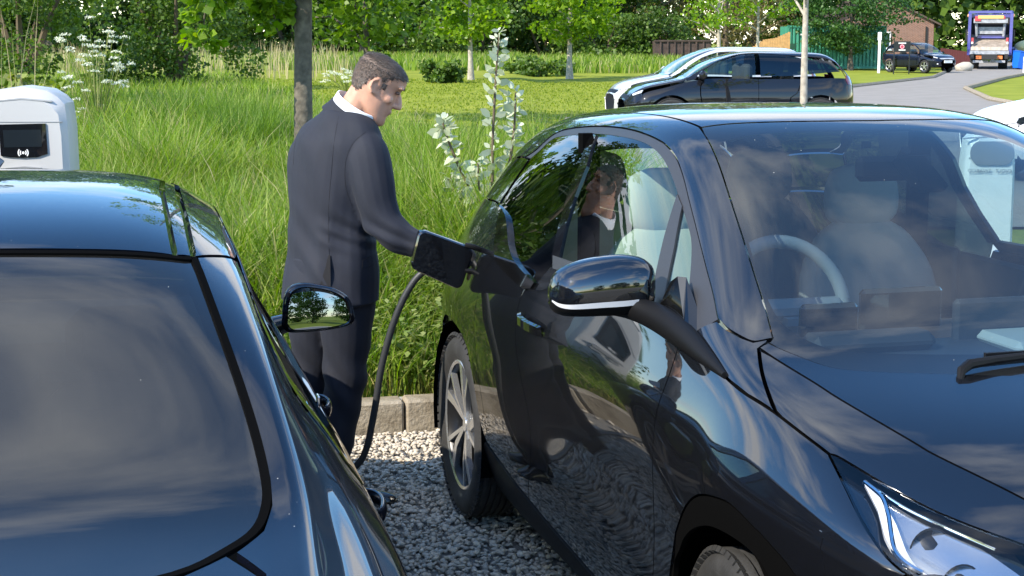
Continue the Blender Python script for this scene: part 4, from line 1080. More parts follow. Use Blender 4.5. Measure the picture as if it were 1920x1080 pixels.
# glasshouse
P3('roof_rail', apil_in[:] + apil_base[1:] + apil_out[1:] + trim_out[1:] + [(2.2, 5.58), (1.0, 5.7), (.9, 6.6), (1.2, 7.06), (3.0, 7.05)], M_BLACK)
P3('window_surround', apil_out + trim_out[1:] + R_(trim_in) + quarter + [(8.66, 4.28), (8.78, 4.05), (9.05, 4.35)], M_FRAME, off=-.003)
P3('front_side_window', [(4.72, 6.19)] + [p for p in R_(trim_in) if p[0] > 4.75] + div_left + [(6.5, 4.26), (5.12, 4.17), (4.97, 4.64), (4.88, 5.07), (4.86, 5.56)], M_SIDEGLASS, off=-.004, gap=-.004, depth=0)
P3('rear_side_window', [(4.63, 6.19)] + [p for p in trim_in if p[0] < 4.6] + [(3.28, 5.2), (3.20, 4.6)] + lip_in + [(4.95, 3.95), (5.04, 4.16), (4.90, 4.62), (4.81, 5.05), (4.79, 5.55)], M_PRIVACY, off=-.004, gap=-.004, depth=0)
P3('quarter_window', quarter + [(8.01, 4.42), (7.88, 4.66), (7.61, 5.24), (7.36, 5.65)], M_SIDEGLASS, off=-.004, gap=-.002, depth=0)
P3('pillar_strip', [(4.60, 6.2), (4.75, 6.2), (4.92, 5.56), (4.94, 5.07), (5.02, 4.64), (5.17, 4.15), (4.99, 4.15), (4.85, 4.62), (4.76, 5.05), (4.74, 5.55)], M_PIANO, off=.0015, gap=.002)
P3('window_divider', [(7.12, 5.84), (7.34, 5.78), (7.66, 5.22), (7.92, 4.66), (8.04, 4.38), (7.74, 4.34), (7.58, 4.68), (7.36, 5.19)], M_FRAME, off=.001, gap=.001)
P3('belt_trim', [(5.02, 4.2), (6.5, 4.30), (7.76, 4.42), (8.53, 4.53), (8.66, 4.30), (8.5, 4.28), (7.76, 4.24), (6.5, 4.14), (5.12, 4.04)], M_FRAME, off=.004, gap=0)
P3('window_kick', lip_out + [(4.84, 3.66), (4.87, 3.76)] + R_(lip_in), M_PIANO, off=.010, gap=0, depth=.03)
P3('rear_glass_flank', [(3.13, 5.53), (3.33, 5.5), (3.27, 5.2), (3.19, 4.6), (3.01, 4.62), (1.0, 4.7), (.6, 5.2), (.95, 5.68), (2.2, 5.56)], M_PIANO)
P3('tailgate_glass', sympoly([(.25, 9.0), (.25, 5.0), (.98, 4.72), (.6, 5.2), (.88, 5.75), (.88, 6.6), (.9, 9.0)]), M_BLACKGLASS, mirror=False)
P3('roof_panel', sympoly([(.92, 9.0), (.92, 6.7), (1.2, 7.08), (3.0, 7.07), (6.30, 7.06)] + R_(ws_top)), M_BLACK, mirror=False)
P3('windscreen', sympoly(ws_top + apil_in[1:] + [(10.12, 5.72)] + cowl[1:]), M_WIND, mirror=False, off=-.002, depth=.004)
P3('windscreen_border', sympoly(ws_top + apil_in[1:] + [(10.12, 5.72)] + cowl[1:]), M_TRIM, mirror=False, off=-.008, depth=0, holes=[sympoly([(7.0, 9.0), (6.95, 8.2), (6.85, 7.5)] + frit[1:])])
# lower body
P3('front_door', [(4.70, 3.60), (4.87, 3.74), (5.04, 4.05), (6.5, 4.15), (7.76, 4.25), (8.5, 4.28)] + door_f + [p for p in R_(sill_top) if 5.0 < p[0] < 8.8] + R_(coach), M_BLACK)
P3('rear_door', coach + [p for p in R_(sill_top) if 3.98 < p[0] < 4.9] + R_(rdoor) + [p for p in lip_out if p[0] > 3.8], M_BLACK)
P3('rear_quarter', rdoor + arch_r + [(1.3, 1.2), (.25, 1.2), (.25, 4.9), (.98, 4.68), (2.0, 4.64)] + [p for p in lip_out if p[0] < 3.74], M_BLACK)
P3('front_wing', R_(door_f) + gap_line[1:] + lamp_low + [(13.75, 2.5), (13.5, 2.2), (13.35, 1.6)] + R_(arch_o) + [(9.45, 1.8), (9.3, 1.4), (9.2, .8)], M_BLACK, gap=.003)
P3('arch_lip', arch_o + [(13.25, 1.2), (13.1, 1.2)] + R_(arch_i), M_DARK, off=-.002)
P3('sill_cover', sill_top + [(9.3, .02), (3.7, .02), (3.75, 1.1)], M_TRIM, off=.004)
P3('pillar_foot', gap_line[:1] + [(9.96, 4.12), (10.45, 4.10), (11.08, 4.12), (11.70, 4.24), (10.17, 5.34), (10.10, 5.66), (10.05, 5.72), (9.99, 5.36), (9.77, 5.15), (9.46, 4.98), (9.2, 4.94), (9.0, 4.5), (8.85, 4.12)], M_BLACK)
P3('wing_top', [(10.20, 5.36)] + crease[1:] + [(14.3, 7.6), (14.35, 6.6)] + R_(lamp_top)[:-1] + R_([p for p in gap_line if p[0] > 11.75]) + [(11.74, 4.26)], M_BLACK, gap=.004, ntilt=.15)
def hood_lift(S, N, uvp):
    return S
P3('bonnet', sympoly([(14.55, 9.0), (14.4, 7.9), (14.25, 7.55)] + R_(crease) + [(10.14, 5.55)] + cowl), M_BLACK, mirror=False, dfun=hood_lift)
P3('headlamp_lens', lamp_top + [(14.45, 6.1), (14.7, 5.0), (14.5, 3.7), (14.0, 2.95)] + R_(lamp_low)[1:], M_LENS, off=.001, depth=.004)
lamp_bowl = P3('headlamp_bowl', lamp_top + [(14.45, 6.1), (14.7, 5.0), (14.5, 3.7), (14.0, 2.95)] + R_(lamp_low)[1:], M_PIANO, off=-.045, depth=0)
P3('front_bumper', [(14.0, 2.93), (14.5, 3.66), (14.72, 5.0), (14.46, 6.14), (14.4, 7.6), (14.58, 9), (14.98, 9), (14.98, .1), (13.2, .1), (13.1, 1.2), (13.25, 1.2), (13.36, 1.6), (13.52, 2.2), (13.77, 2.5)], M_BLACK)
P3('rear_bumper', [(1.9, 1.2), (1.75, .1), (.03, .1), (.03, 4.9), (.22, 4.9), (.22, 1.15), (1.3, 1.15)], M_TRIM)
# dark inner shell seen through the shut lines, with wheel wells cut out
P3('inner_shell', rdoor[::-1][4:] + [(3.95, 3.5), (4.8, 3.5), (5.2, 4.0), (8.4, 4.15), (8.85, 4.0), (9.4, 4.9), (9.9, 5.2), (10.15, 5.6), (11.3, 6.6), (11.8, 8), (12, 8.9), (14.2, 8.9), (13.5, 6.4), (12.3, 4.3)] + [(12.2, 2.95), (11.3, 2.95), (10.0, 2.65), (9.25, 1.8), (9.1, .2), (3.9, .2)], M_DARK, off=-.022, depth=0, gap=0)
# headlamp internals: a bright U-shaped light guide and a projector
for s in (1, -1):
    pts = [(12.95, 4.7), (13.15, 4.72), (13.32, 4.45), (13.5, 4.05), (13.75, 3.55), (14.05, 3.2)]
    q = SC(pts, 6)
    ua = np.array([p[0] for p in q]); va = np.array([p[1] for p in q])
    S1, N1, _, _ = L3.ev(ua, va); S1 = S1 - N1 * .022
    mb = MB().tube([(a, -s * b, c) for a, b, c in S1], .0065, 8)
    mb.build('light_guide', M_CHROME, i3, True)
    q2 = SC([(12.95, 4.78), (13.3, 4.98), (13.6, 5.35), (13.95, 5.85)], 6)
    S2, N2, _, _ = L3.ev(np.array([p[0] for p in q2]), np.array([p[1] for p in q2])); S2 = S2 - N2 * .024
    MB().tube([(a, -s * b, c) for a, b, c in S2], .003, 8).build('light_guide', M_CHROME, i3, True)
    P3_u = SC([(13.36, 4.6), (13.55, 4.35), (13.85, 3.9), (14.2, 3.5)], 4)
    S3, N3, _, _ = L3.ev(np.array([13.72, 14.1]), np.array([4.75, 4.55])); S3 = S3 - N3 * .038
    for c in S3:
        MB().lathe([(.001, .028), (.018, .022), (.028, .006), (.036, 0), (.042, .012), (.046, .012)], 24, 'X', (c[0] - .02, -s * c[1], c[2] - .01)).build('lamp_projector', M_GUN, i3, True)
    # reflector shell, silvered
P3('light_guide_blade', [(12.98, 4.62), (13.25, 4.30), (13.5, 3.85), (13.8, 3.4), (14.05, 3.1), (14.22, 3.3), (13.98, 3.55), (13.7, 3.95), (13.45, 4.35), (13.2, 4.64)], M_LAMPWHITE, off=-.018, depth=.01, gap=0)
poly_ref = [(13.0, 4.72), (13.5, 5.1), (13.9, 5.7), (14.3, 5.9), (14.5, 5.0), (14.3, 3.9), (14.02, 3.4), (13.7, 3.85), (13.42, 4.4)]
P3('lamp_reflector', poly_ref, plain('lamp_silver', (.55, .57, .6), .22, metal=.9), off=-.036, depth=0, gap=0)
# door handle in a scooped pocket
for s in (1, -1):
    S4, N4, _, _ = L3.ev(np.array([4.80, 4.95, 5.15, 5.36]), np.array([3.26, 3.25, 3.24, 3.24]))
    hp = S4 + N4 * np.array([.012, .03, .03, .014])[:, None]
    rings = []
    for p in hp:
        rings.append([(p[0], -s * (p[1] + dy), p[2] + dz) for dy, dz in ((.007, .012), (-.006, .016), (-.008, -.016), (.006, -.014))])
    MB().loft(rings).build('door_handle', M_BLACK, i3, True)
# open charge flap, standing out from the rear flank on its hinge
fl = [Vector((.15, -.825, 1.045)), Vector((.15, -1.03, 1.125)), Vector((.12, -1.062, .978)), Vector((.13, -.875, .888))]
def rounded_quad(c, r=.18, n=5):
    out = []
    for i in range(4):
        p, a, b = c[i], c[i - 1], c[(i + 1) % 4]
        s0, s1 = p.lerp(a, r), p.lerp(b, r)
        for k in range(n + 1):
            t = k / n
            out.append(s0 * (1 - t) ** 2 + p * 2 * t * (1 - t) + s1 * t * t)
    return out
rq = rounded_quad(fl)
cen = sum(rq, Vector()) / len(rq)
nrm = (fl[1] - fl[0]).cross(fl[3] - fl[0]).normalized()
if nrm.x < 0: nrm = -nrm
ring = lambda k, d: [cen + (p - cen) * k + nrm * d for p in rq]
MB().loft([ring(.95, .004), ring(1.0, -.004), ring(1.0, -.032), ring(.95, -.042)]).build('charge_flap', M_BLACK, i3, True, .5)
MB().tube([(.145, -.79, 1.03), (.16, -.81, 1.045), (.165, -.835, 1.055), (.15, -.86, 1.06)], .010, 8).build('flap_hinge', M_TRIM, i3, True)
MB().tube([(.14, -.80, .95), (.15, -.82, .96), (.14, -.86, .965)], .009, 8).build('flap_hinge', M_TRIM, i3, True)
MB().lathe([(.001, -.84), (.055, -.838), (.062, -.80)], 24, 'Y', (.0, 0, .97)).build('charge_socket', M_TRIM, i3, True)
# rub strip highlights along the shoulder gap
# door mirror (both sides)
for s in (1, -1):
    mr = bpy.data.objects.new('door_mirror', None); COL.objects.link(mr); mr.parent = i3
    secs = [(.795, .055, .060, 1.172), (.82, .072, .076, 1.172), (.87, .082, .084, 1.170), (.93, .086, .082, 1.166), (.98, .084, .076, 1.160), (1.015, .076, .066, 1.154), (1.036, .058, .05, 1.150), (1.046, .028, .026, 1.148)]
    rings = []; N = 28
    def mring(w, a, b, zc, k=1.0, l0=1.90):
        r = []
        for i in range(N):
            t = 2 * PI * i / N
            ct, st = math.cos(t), math.sin(t)
            x = a * abs(ct) ** .8 * (1 if ct > 0 else -1)
            z = b * abs(st) ** .75 * (1 if st > 0 else -1)
            x = x if ct > 0 else x * .35     # flat glass side to the rear
            if st < 0: z *= .85
            r.append((l0 - (w - .8) * .22 + x * k, -s * w, zc + z * k))
        return r
    full = [mring(*q) for q in catmull(secs, 4)]
    MB().loft(full).build('mirror_housing', M_BLACK, mr, True, 1.2)
    low = []
    for q in catmull(secs, 4):
        rr = mring(*q, 1.012)
        low.append([rr[i % N] for i in range(N - 12, N - 1)])
    v = [p for r in low for p in r]; nn = 11
    obj('mirror_base', v, [(i * nn + k, i * nn + k + 1, (i + 1) * nn + k + 1, (i + 1) * nn + k) for i in range(len(low) - 1) for k in range(nn - 1)], M_TRIM, mr, True)
    # white repeater strip on the front of the housing
    st = []
    for q in catmull(secs, 4)[6:]:
        rr = mring(*q, 1.02)
        st.append([rr[(N - 2) % N], rr[N - 1]])
    v = [p for r in st for p in r]
    obj('repeater_strip', v, [(i * 2 + k, i * 2 + k + 1, (i + 1) * 2 + k + 1, (i + 1) * 2 + k) for i in range(len(st) - 1) for k in range(1)], M_LAMPWHITE, mr, True)
    gl = [(1.90 - .036, -s * .81), (1.90 - .07, -s * 1.03)]
    gx = [(1.90 - (w - .8) * .22 - a * .36, -s * w, zc, b) for w, a, b, zc in catmull(secs, 4)[3:-4]]
    v = [p for x, y, zc, b in gx for p in ((x, y, zc + b * .8), (x, y, zc - b * .68))]
    obj('mirror_glass', v, [(2 * i, 2 * i + 1, 2 * i + 3, 2 * i + 2) for i in range(len(gx) - 1)], M_CHROME, mr, True)
    arm = [(1.86, .885, 1.115, .034, .022), (1.93, .845, 1.118, .04, .030), (2.03, .812, 1.108, .05, .036), (2.16, .798, 1.088, .055, .034), (2.3, .797, 1.064, .045, .022), (2.42, .797, 1.042, .02, .008)]
    rings = []
    for l, w, z, a, b in catmull(arm, 4):
        rings.append([(l, -s * (w + b * math.cos(t) * .9), z + b * math.sin(t)) for t in [2 * PI * i / 14 for i in range(14)]])
    MB().loft(rings).build('mirror_arm', M_TRIM, mr, True, 1.2)
    obj('mirror_foot', [(1.98, -s * .802, 1.115), (2.02, -s * .778, 1.20), (2.04, -s * .768, 1.215), (2.16, -s * .795, 1.115), (2.2, -s * .797, 1.09), (1.98, -s * .76, 1.115), (2.03, -s * .74, 1.21), (2.2, -s * .75, 1.09)],
        [(0, 1, 2, 3, 4), (0, 5, 6, 1), (1, 6, 2), (2, 6, 7, 4, 3), (0, 4, 7, 5)], M_PIANO, mr)
# wheels
wheel(i3, 'rear_wheel', 0, .775, .35, .175, .248, 'turbine', .35)
wheel(i3, 'rear_wheel', 0, -.775, .35, .175, .248, 'turbine')
wheel(i3, 'front_wheel', 2.57, .765, .333, .165, .242, 'turbine', .2, math.radians(-5))
wheel(i3, 'front_wheel', 2.57, -.765, .333, .165, .242, 'turbine', .2, math.radians(-5))
# wheel wells, floor
ub = MB()
ub.box((1.3, 0, .26), (2.1, 1.5, .14)).box((-.45, 0, .42), (.35, 1.2, .3)).box((3.0, 0, .45), (.3, 1.1, .35))
ub.box((1.25, 0, .42), (1.75, 1.52, .2))
for l in (0, 2.57):
    ub.box((l, 0, .5), (.9, 1.05, .36))
ub.build('underbody', M_DARK, i3)
for l in (0, 2.57):
    for s in (1, -1):
        V = []
        for k in range(17):
            a = math.radians(-15 + k * 210 / 16)
            for w in (.56, .865 if l == 0 else .85):
                V.append((l + .40 * math.cos(a), -s * w, .35 + .40 * math.sin(a)))
        obj('wheel_well', V, [(2 * i, 2 * i + 1, 2 * i + 3, 2 * i + 2) for i in range(16)], M_DARK, i3, True)
# wipers
MB().tube([(2.672, -.345, 1.058), (2.662, -.335, 1.078), (2.652, -.31, 1.088), (2.640, -.24, 1.092), (2.622, -.05, 1.098), (2.605, .28, 1.096)], [.007, .011, .012, .010, .008, .005], 8).build('wiper_arm', M_TRIM, i3, True)
MB().box((2.60, .06, 1.094), (.010, .60, .012)).build('wiper_blade', M_TRIM, i3)
# cabin
P3('roof_lining', sympoly([(1.2, 9.0), (1.4, 6.9), (3.2, 6.4), (6.0, 6.5), (6.3, 7.1), (6.7, 9.0)]), M_LINER, mirror=False, off=-.04, depth=0)
def seat(l, w, mat, name='front_seat'):
    s = bpy.data.objects.new(name, None); COL.objects.link(s); s.parent = i3
    def slab(secs):
        rings = []
        for (x, z, hw, th, ang) in secs:
            r = []
            for i in range(20):
                t = 2 * PI * i / 20; ct, st = math.cos(t), math.sin(t)
                a = hw * abs(ct) ** .55 * (1 if ct > 0 else -1); b = th * abs(st) ** .6 * (1 if st > 0 else -1)
                b -= .0 if st < 0 else .0
                r.append((x + b * math.cos(ang), -(w + a), z + b * math.sin(ang)))
            rings.append(r)
        return MB().loft(rings)
    bk = [(l + .02, .50, .20, .06, .2), (l - .02, .66, .245, .07, .2), (l - .07, .85, .25, .07, .2), (l - .12, 1.02, .24, .06, .2), (l - .16, 1.14, .17, .05, .2), (l - .17, 1.19, .10, .03, .2)]
    slab([tuple(q) for q in catmull(bk, 3)]).build('backrest', mat, s, True, 1.5)
    hd = [(l - .165, 1.17, .07, .03, .2), (l - .17, 1.21, .125, .045, .2), (l - .175, 1.29, .13, .05, .2), (l - .18, 1.36, .11, .035, .2), (l - .18, 1.385, .05, .012, .2)]
    slab([tuple(q) for q in catmull(hd, 3)]).build('headrest', mat, s, True, 1.5)
    MB().box((l + .25, -w, .48), (.52, .50, .15), bev=.05).build('cushion', mat, s, True)
    return s
seat(1.02, .36, M_SEAT); seat(1.02, -.36, M_SEAT)
seat(.22, .34, M_SEAT, 'rear_seat'); seat(.22, -.34, M_SEAT, 'rear_seat')
dm = MB()
rings = []
for w in np.linspace(-.74, .74, 13):
    rings.append([(2.55, -w, .99), (2.35, -w, 1.035), (2.1, -w, 1.045), (1.98, -w, 1.01), (1.93, -w, .93), (1.98, -w, .75), (2.5, -w, .7)])
dm.loft(rings).build('dashboard', M_DASH, i3, True, .5)
MB().box((2.02, .0, 1.0), (.30, 1.3, .09), bev=.03).build('dash_band', M_TAN, i3, True)
MB().box((1.98, -.11, 1.09), (.03, .24, .12), bev=.01).build('centre_screen', M_PIANO, i3)
MB().box((2.22, -.33, 1.06), (.10, .34, .05), bev=.02).build('dash_hood', M_DASH, i3)
MB().box((2.08, -.37, 1.09), (.03, .16, .09), bev=.01).build('driver_screen', M_PIANO, i3)
MB().box((2.28, .22, 1.052), (.20, .46, .035), bev=.015).build('dash_tray', M_CREAM, i3)
MB().box((2.16, .22, 1.085), (.03, .56, .12), bev=.01).build('tray_rim', M_DASH, i3)
# steering wheel
def ringpts(c, r, ax, n=40):
    ax = Vector(ax).normalized(); u = Vector((0, 1, 0)); v = ax.cross(u)
    return [Vector(c) + u * r * math.cos(2 * PI * k / n) + v * r * math.sin(2 * PI * k / n) for k in range(n + 1)]
sw = MB().tube(ringpts((1.80, -.36, 1.09), .175, (1, 0, .42)), .019, 10, cap=False)
sw.build('steering_wheel', M_DASHLIGHT, i3, True)
MB().box((1.82, -.36, 1.075), (.06, .33, .06), bev=.02).box((1.85, -.36, 1.0), (.05, .05, .12)).build('steering_hub', M_DASHLIGHT, i3)
MB().box((1.55, -.0, 1.50), (.02, .02, .02)).tube([(1.78, 0, 1.50), (1.74, 0, 1.46)], .015, 8).box((1.72, -.0, 1.445), (.035, .24, .07), bev=.015).build('inner_mirror', M_TRIM, i3)
MB().box((1.86, 0, 1.44), (.16, .11, .04), bev=.018, M=Matrix.Rotation(.48, 4, 'Y')).build('camera_housing', M_DARK, i3)
for s in (1, -1):
    # door cards and grab pulls
    MB().box((1.45, -s * .72, .93), (1.1, .03, .30), bev=.012).build('door_card', M_YELLOW if s > 0 else M_DASH, i3)
    MB().box((1.45, -s * .73, .72), (1.1, .05, .2), bev=.012).build('door_card', M_DASHLIGHT, i3)
    MB().box((.55, -s * .71, .98), (.7, .03, .22), bev=.012).build('door_card', M_DASH, i3)
    # belt pillars
    MB().box((.80, -s * .60, 1.25), (.05, .06, .5), M=Matrix.Rotation(.0, 4, 'Y') ).build('belt_pillar', M_DARK, i3)

# ------------------------------------------------------------------ dark blue saloon, seen from behind
SB = math.radians(13.5)
sal_fw = Vector((-math.sin(SB), math.cos(SB), 0))
saloon = empty('saloon_car', 'glossy dark blue saloon parked nose to the kerb, its rear window in the foreground', 'car', (-1.0112, 2.4150, 0), math.atan2(sal_fw.y, sal_fw.x))
LS = Loft(SALOON_NET).fix()
def saloon_relief(u, v):
    # crease along the roof pillar, hollow glasshouse flank, shoulder and door crease
    g = lambda x, c, w: np.exp(-((x - c) / w) ** 2)
    side = 1 / (1 + np.exp(-(u - 1.6) * 3)) / (1 + np.exp((u - 11.8) * 2.5))
    return (.013 * g(v, 6.05, .27) - .010 * g(v, 5.2, .45) + .010 * g(v, 4.0, .28) - .006 * g(v, 3.4, .25) + .006 * g(v, 2.9, .25)) * side
LS.relief = saloon_relief
def PS(name, poly, mat, mirror=True, **k): return panel(LS, name, poly, mat, saloon, mirror=mirror, **k)
g_right = SC([(6.42, 6.70), (5.56, 6.56), (4.87, 6.46), (4.23, 6.40), (3.63, 6.39), (3.28, 6.44), (2.98, 6.57), (2.74, 6.82), (2.47, 7.21), (2.3, 7.9), (2.22, 9.0)])
g_top = SC([(6.27, 9.0), (6.26, 8.38), (6.27, 7.82), (6.33, 6.95), (6.42, 6.72)])
PS('rear_window', sympoly(g_top + g_right[1:]), glass('rear_window_glass', (.06, .07, .075), .075, specks=True, film=.02), mirror=False, off=-.003, depth=.003, gap=.004)
PS('rear_window_border', sympoly(g_top + g_right[1:]), M_TRIM, mirror=False, off=-.009, depth=0, gap=-.004,
   holes=[sympoly([(6.13, 9.0), (6.13, 7.9), (6.17, 6.95), (6.12, 6.86), (5.5, 6.72), (4.87, 6.60), (4.23, 6.54), (3.63, 6.53), (3.3, 6.58), (3.05, 6.70), (2.85, 6.9), (2.6, 7.3), (2.42, 8.0), (2.36, 9.0)])])
PS('rear_window_seal', sympoly(g_top + g_right[1:]), M_DARK, mirror=False, off=.0015, depth=.004, gap=-.007, holes=[sympoly(g_top + g_right[1:])])
ws_t = SC([(9.75, 9.0), (9.7, 8.2), (9.55, 7.4), (9.4, 7.06)])
roof_r = [(6.42, 6.96), (7.21, 7.02), (8.2, 7.08), (9.4, 7.06)]
PS('roof_panel', sympoly([(6.32, 9.0), (6.31, 8.38), (6.32, 7.82), (6.37, 6.97)] + roof_r[1:] + R_(ws_t)[1:]), M_NAVY, mirror=False, gap=.004)
PS('roof_moulding', [(6.42, 6.94), (7.21, 6.99), (8.2, 7.05), (9.4, 7.03), (9.5, 6.84), (8.2, 6.83), (7.4, 6.77), (6.48, 6.72)], M_NAVY, off=-.004, gap=.005)
dlo_top = SC([(5.15, 4.5), (5.35, 5.2), (5.9, 5.72), (6.6, 5.92), (7.3, 6.02), (8.0, 6.12), (9.0, 6.16), (9.7, 6.10), (10.3, 5.85), (10.9, 5.45), (11.5, 4.9), (11.9, 4.4)])
sal_arch_r = SC([(5.95, 1.1), (5.88, 1.6), (5.6, 2.15), (5.1, 2.5), (4.5, 2.62), (3.9, 2.5), (3.3, 2.15), (2.9, 1.6), (2.8, 1.1)])
sal_apil = SC([(9.45, 6.95), (10.1, 6.65), (10.8, 6.30), (11.4, 5.95), (12.0, 5.45), (12.25, 5.1)])
PS('roof_rail', [(6.46, 6.69), (7.4, 6.74), (8.2, 6.80), (9.45, 6.82)] + sal_apil + [(12.2, 4.4), (11.95, 4.4)] + [p for p in R_(dlo_top)[1:] if p[0] > 6.98] + [(6.9, 6.06)], M_NAVY, gap=.003)
pil = [(6.45, 6.67), (5.56, 6.52), (4.87, 6.42), (4.23, 6.36), (3.63, 6.35), (3.28, 6.38), (2.96, 6.5), (2.70, 6.76), (2.44, 6.50), (1.2, 6.42), (.5, 6.3)]
PS('rear_wing', pil + [(.3, 4.2), (.3, 1.1), (2.78, 1.1)] + R_(sal_arch_r) + [(6.05, 1.1), (6.2, 2.0), (6.4, 2.9), (6.4, 4.08), (5.1, 4.08), (5.1, 4.5), (5.3, 5.22), (5.86, 5.76), (6.55, 5.96), (6.86, 6.04)], M_NAVY, gap=.002)
PS('window_trim', [(5.12, 4.12)] + dlo_top + [(11.9, 4.12)], M_PIANO, off=.002, gap=0, holes=[[(5.4, 4.3), (5.5, 5.1), (6.0, 5.52), (6.35, 5.64), (6.5, 4.3)], [(6.72, 4.3), (6.65, 4.8), (6.6, 5.72), (7.4, 5.84), (8.0, 5.93), (8.85, 5.97), (8.85, 4.28)], [(9.1, 4.28), (9.1, 5.97), (9.7, 5.92), (10.3, 5.66), (10.9, 5.25), (11.35, 4.82), (11.5, 4.3)]])
PS('rear_quarter_window', [(5.38, 4.28), (5.48, 5.12), (6.0, 5.54), (6.37, 5.66), (6.52, 4.28)], M_PRIVACY, off=-.006, depth=0, gap=-.003)
PS('rear_door_window', [(6.7, 4.28), (6.63, 4.8), (6.58, 5.74), (7.4, 5.86), (8.0, 5.95), (8.87, 5.99), (8.87, 4.26)], M_PRIVACY, off=-.006, depth=0, gap=-.003)
PS('front_door_window', [(9.08, 4.26), (9.08, 5.99), (9.7, 5.94), (10.3, 5.68), (10.9, 5.27), (11.35, 4.84), (11.52, 4.28)], M_SIDEGLASS, off=-.006, depth=0, gap=-.003)
PS('rear_door', [(6.43, 4.1), (8.98, 4.1), (8.98, .7), (6.1, .7), (6.08, 1.1), (6.22, 2.0), (6.43, 2.9)], M_NAVY)
PS('front_door', [(9.0, 4.1), (11.9, 4.1), (12.0, 3.0), (11.9, 2.0), (11.6, .7), (9.0, .7)], M_NAVY)
sal_arch_f = SC([(14.05, 1.1), (13.98, 1.6), (13.7, 2.15), (13.3, 2.55), (12.85, 2.65), (12.4, 2.5), (12.0, 2.1), (11.78, 1.6), (11.72, 1.1)])
PS('front_wing', [(11.92, 4.12), (12.25, 4.4), (12.3, 5.1), (13.5, 5.2), (14.6, 5.3), (15.2, 4.2), (15.0, 2.5), (14.6, 1.1)] + sal_arch_f + [(11.64, .8), (11.93, 2.0), (12.03, 3.0)], M_NAVY)
PS('sill', [(6.1, .68), (11.6, .68), (11.7, .05), (6.0, .05)], M_TRIM)
PS('windscreen', sympoly(ws_t + sal_apil + [(12.55, 6.2), (12.75, 7.4), (12.85, 9.0)]), M_WIND, mirror=False, off=-.002, depth=0)
PS('bonnet', sympoly([(12.9, 9.0), (12.8, 7.4), (12.6, 6.2), (12.3, 5.15), (13.5, 5.24), (14.6, 5.36), (15.2, 6.0), (15.3, 9.0)]), M_NAVY, mirror=False)
PS('front_bumper', [(14.62, 1.1), (15.02, 2.5), (15.22, 4.2), (14.62, 5.32), (15.22, 6.0), (15.32, 9), (15.97, 9), (15.97, .1), (14.1, .1), (14.08, 1.1)], M_NAVY)
PS('boot_lid', sympoly([(2.14, 9.0), (2.2, 8.0), (2.40, 7.22), (2.66, 6.84), (2.42, 6.56), (1.2, 6.48), (.5, 6.4), (.35, 7.5), (.33, 9)]), M_NAVY, mirror=False)
PS('rear_bumper', [(.27, 9), (.27, 1.1), (2.75, 1.08), (2.7, .1), (.03, .1), (.03, 9)], M_NAVY)
PS('inner_shell', [(2.6, 6.2), (6.0, 6.2), (6.35, 4.0), (12.0, 4.0), (12.4, 5.0), (14.5, 5.0), (14.6, 2.9), (11.6, 2.9), (11.55, .3), (6.2, .3), (6.1, 2.9), (2.6, 2.9)], M_DARK, off=-.022, depth=0, gap=0)
sm = MB()
sm.box((1.4, 0, .25), (2.0, 1.5, .16)).box((-.65, 0, .4), (.5, 1.3, .3)).box((3.3, 0, .42), (.5, 1.2, .3))
for l in (0, 2.8): sm.box((l, 0, .5), (.9, 1.05, .36))
sm.build('underbody', M_DARK, saloon)
for l in (0, 2.8):
    for s in (1, -1):
        V = []
        for k in range(17):
            a = math.radians(-10 + k * 200 / 16)
            for w in (.56, .84): V.append((l + .38 * math.cos(a), -s * w, .33 + .38 * math.sin(a)))
        obj('wheel_well', V, [(2 * i, 2 * i + 1, 2 * i + 3, 2 * i + 2) for i in range(16)], M_DARK, saloon, True)
        wheel(saloon, 'rear_wheel' if l == 0 else 'front_wheel', l, s * .76, .325, .205, .22, 'multi')
# pull handles standing proud of the doors
for s in (1, -1):
    for l in (.74, 1.72):
        hz = .785
        pts = [(l - .10, .872, hz), (l - .085, .905, hz + .003), (l - .02, .922, hz + .004), (l + .05, .918, hz + .003), (l + .10, .885, hz)]
        rings = []
        for (x, w, z) in catmull(pts, 4):
            rings.append([(x + .004 * math.cos(t), -s * (w + .010 * math.cos(t)), z + .020 * math.sin(t)) for t in [2 * PI * i / 12 for i in range(12)]])
        MB().loft(rings).build('door_handle', M_NAVY, saloon, True, 1.2)
        MB().box((l + .045, -s * (.925), hz - .02), (.05, .008, .008)).build('handle_trim', M_CHROME, saloon)
# side rubbing strip and bright tip of the window trim
for s in (1, -1):
    S5, N5, _, _ = LS.ev(np.linspace(6.5, 11.6, 30), np.full(30, 3.35)); S5 = S5 + N5 * .004
    MB().tube([(a, -s * b, c) for a, b, c in S5], .008, 6).build('side_strip', M_PIANO, saloon, True)
    S6, N6, _, _ = LS.ev(np.array([6.62]), np.array([4.5])); S6 = S6 + N6 * .004
    MB().box((S6[0, 0], -s * S6[0, 1], S6[0, 2]), (.03, .006, .035), bev=.002).build('trim_tip', M_CHROME, saloon)
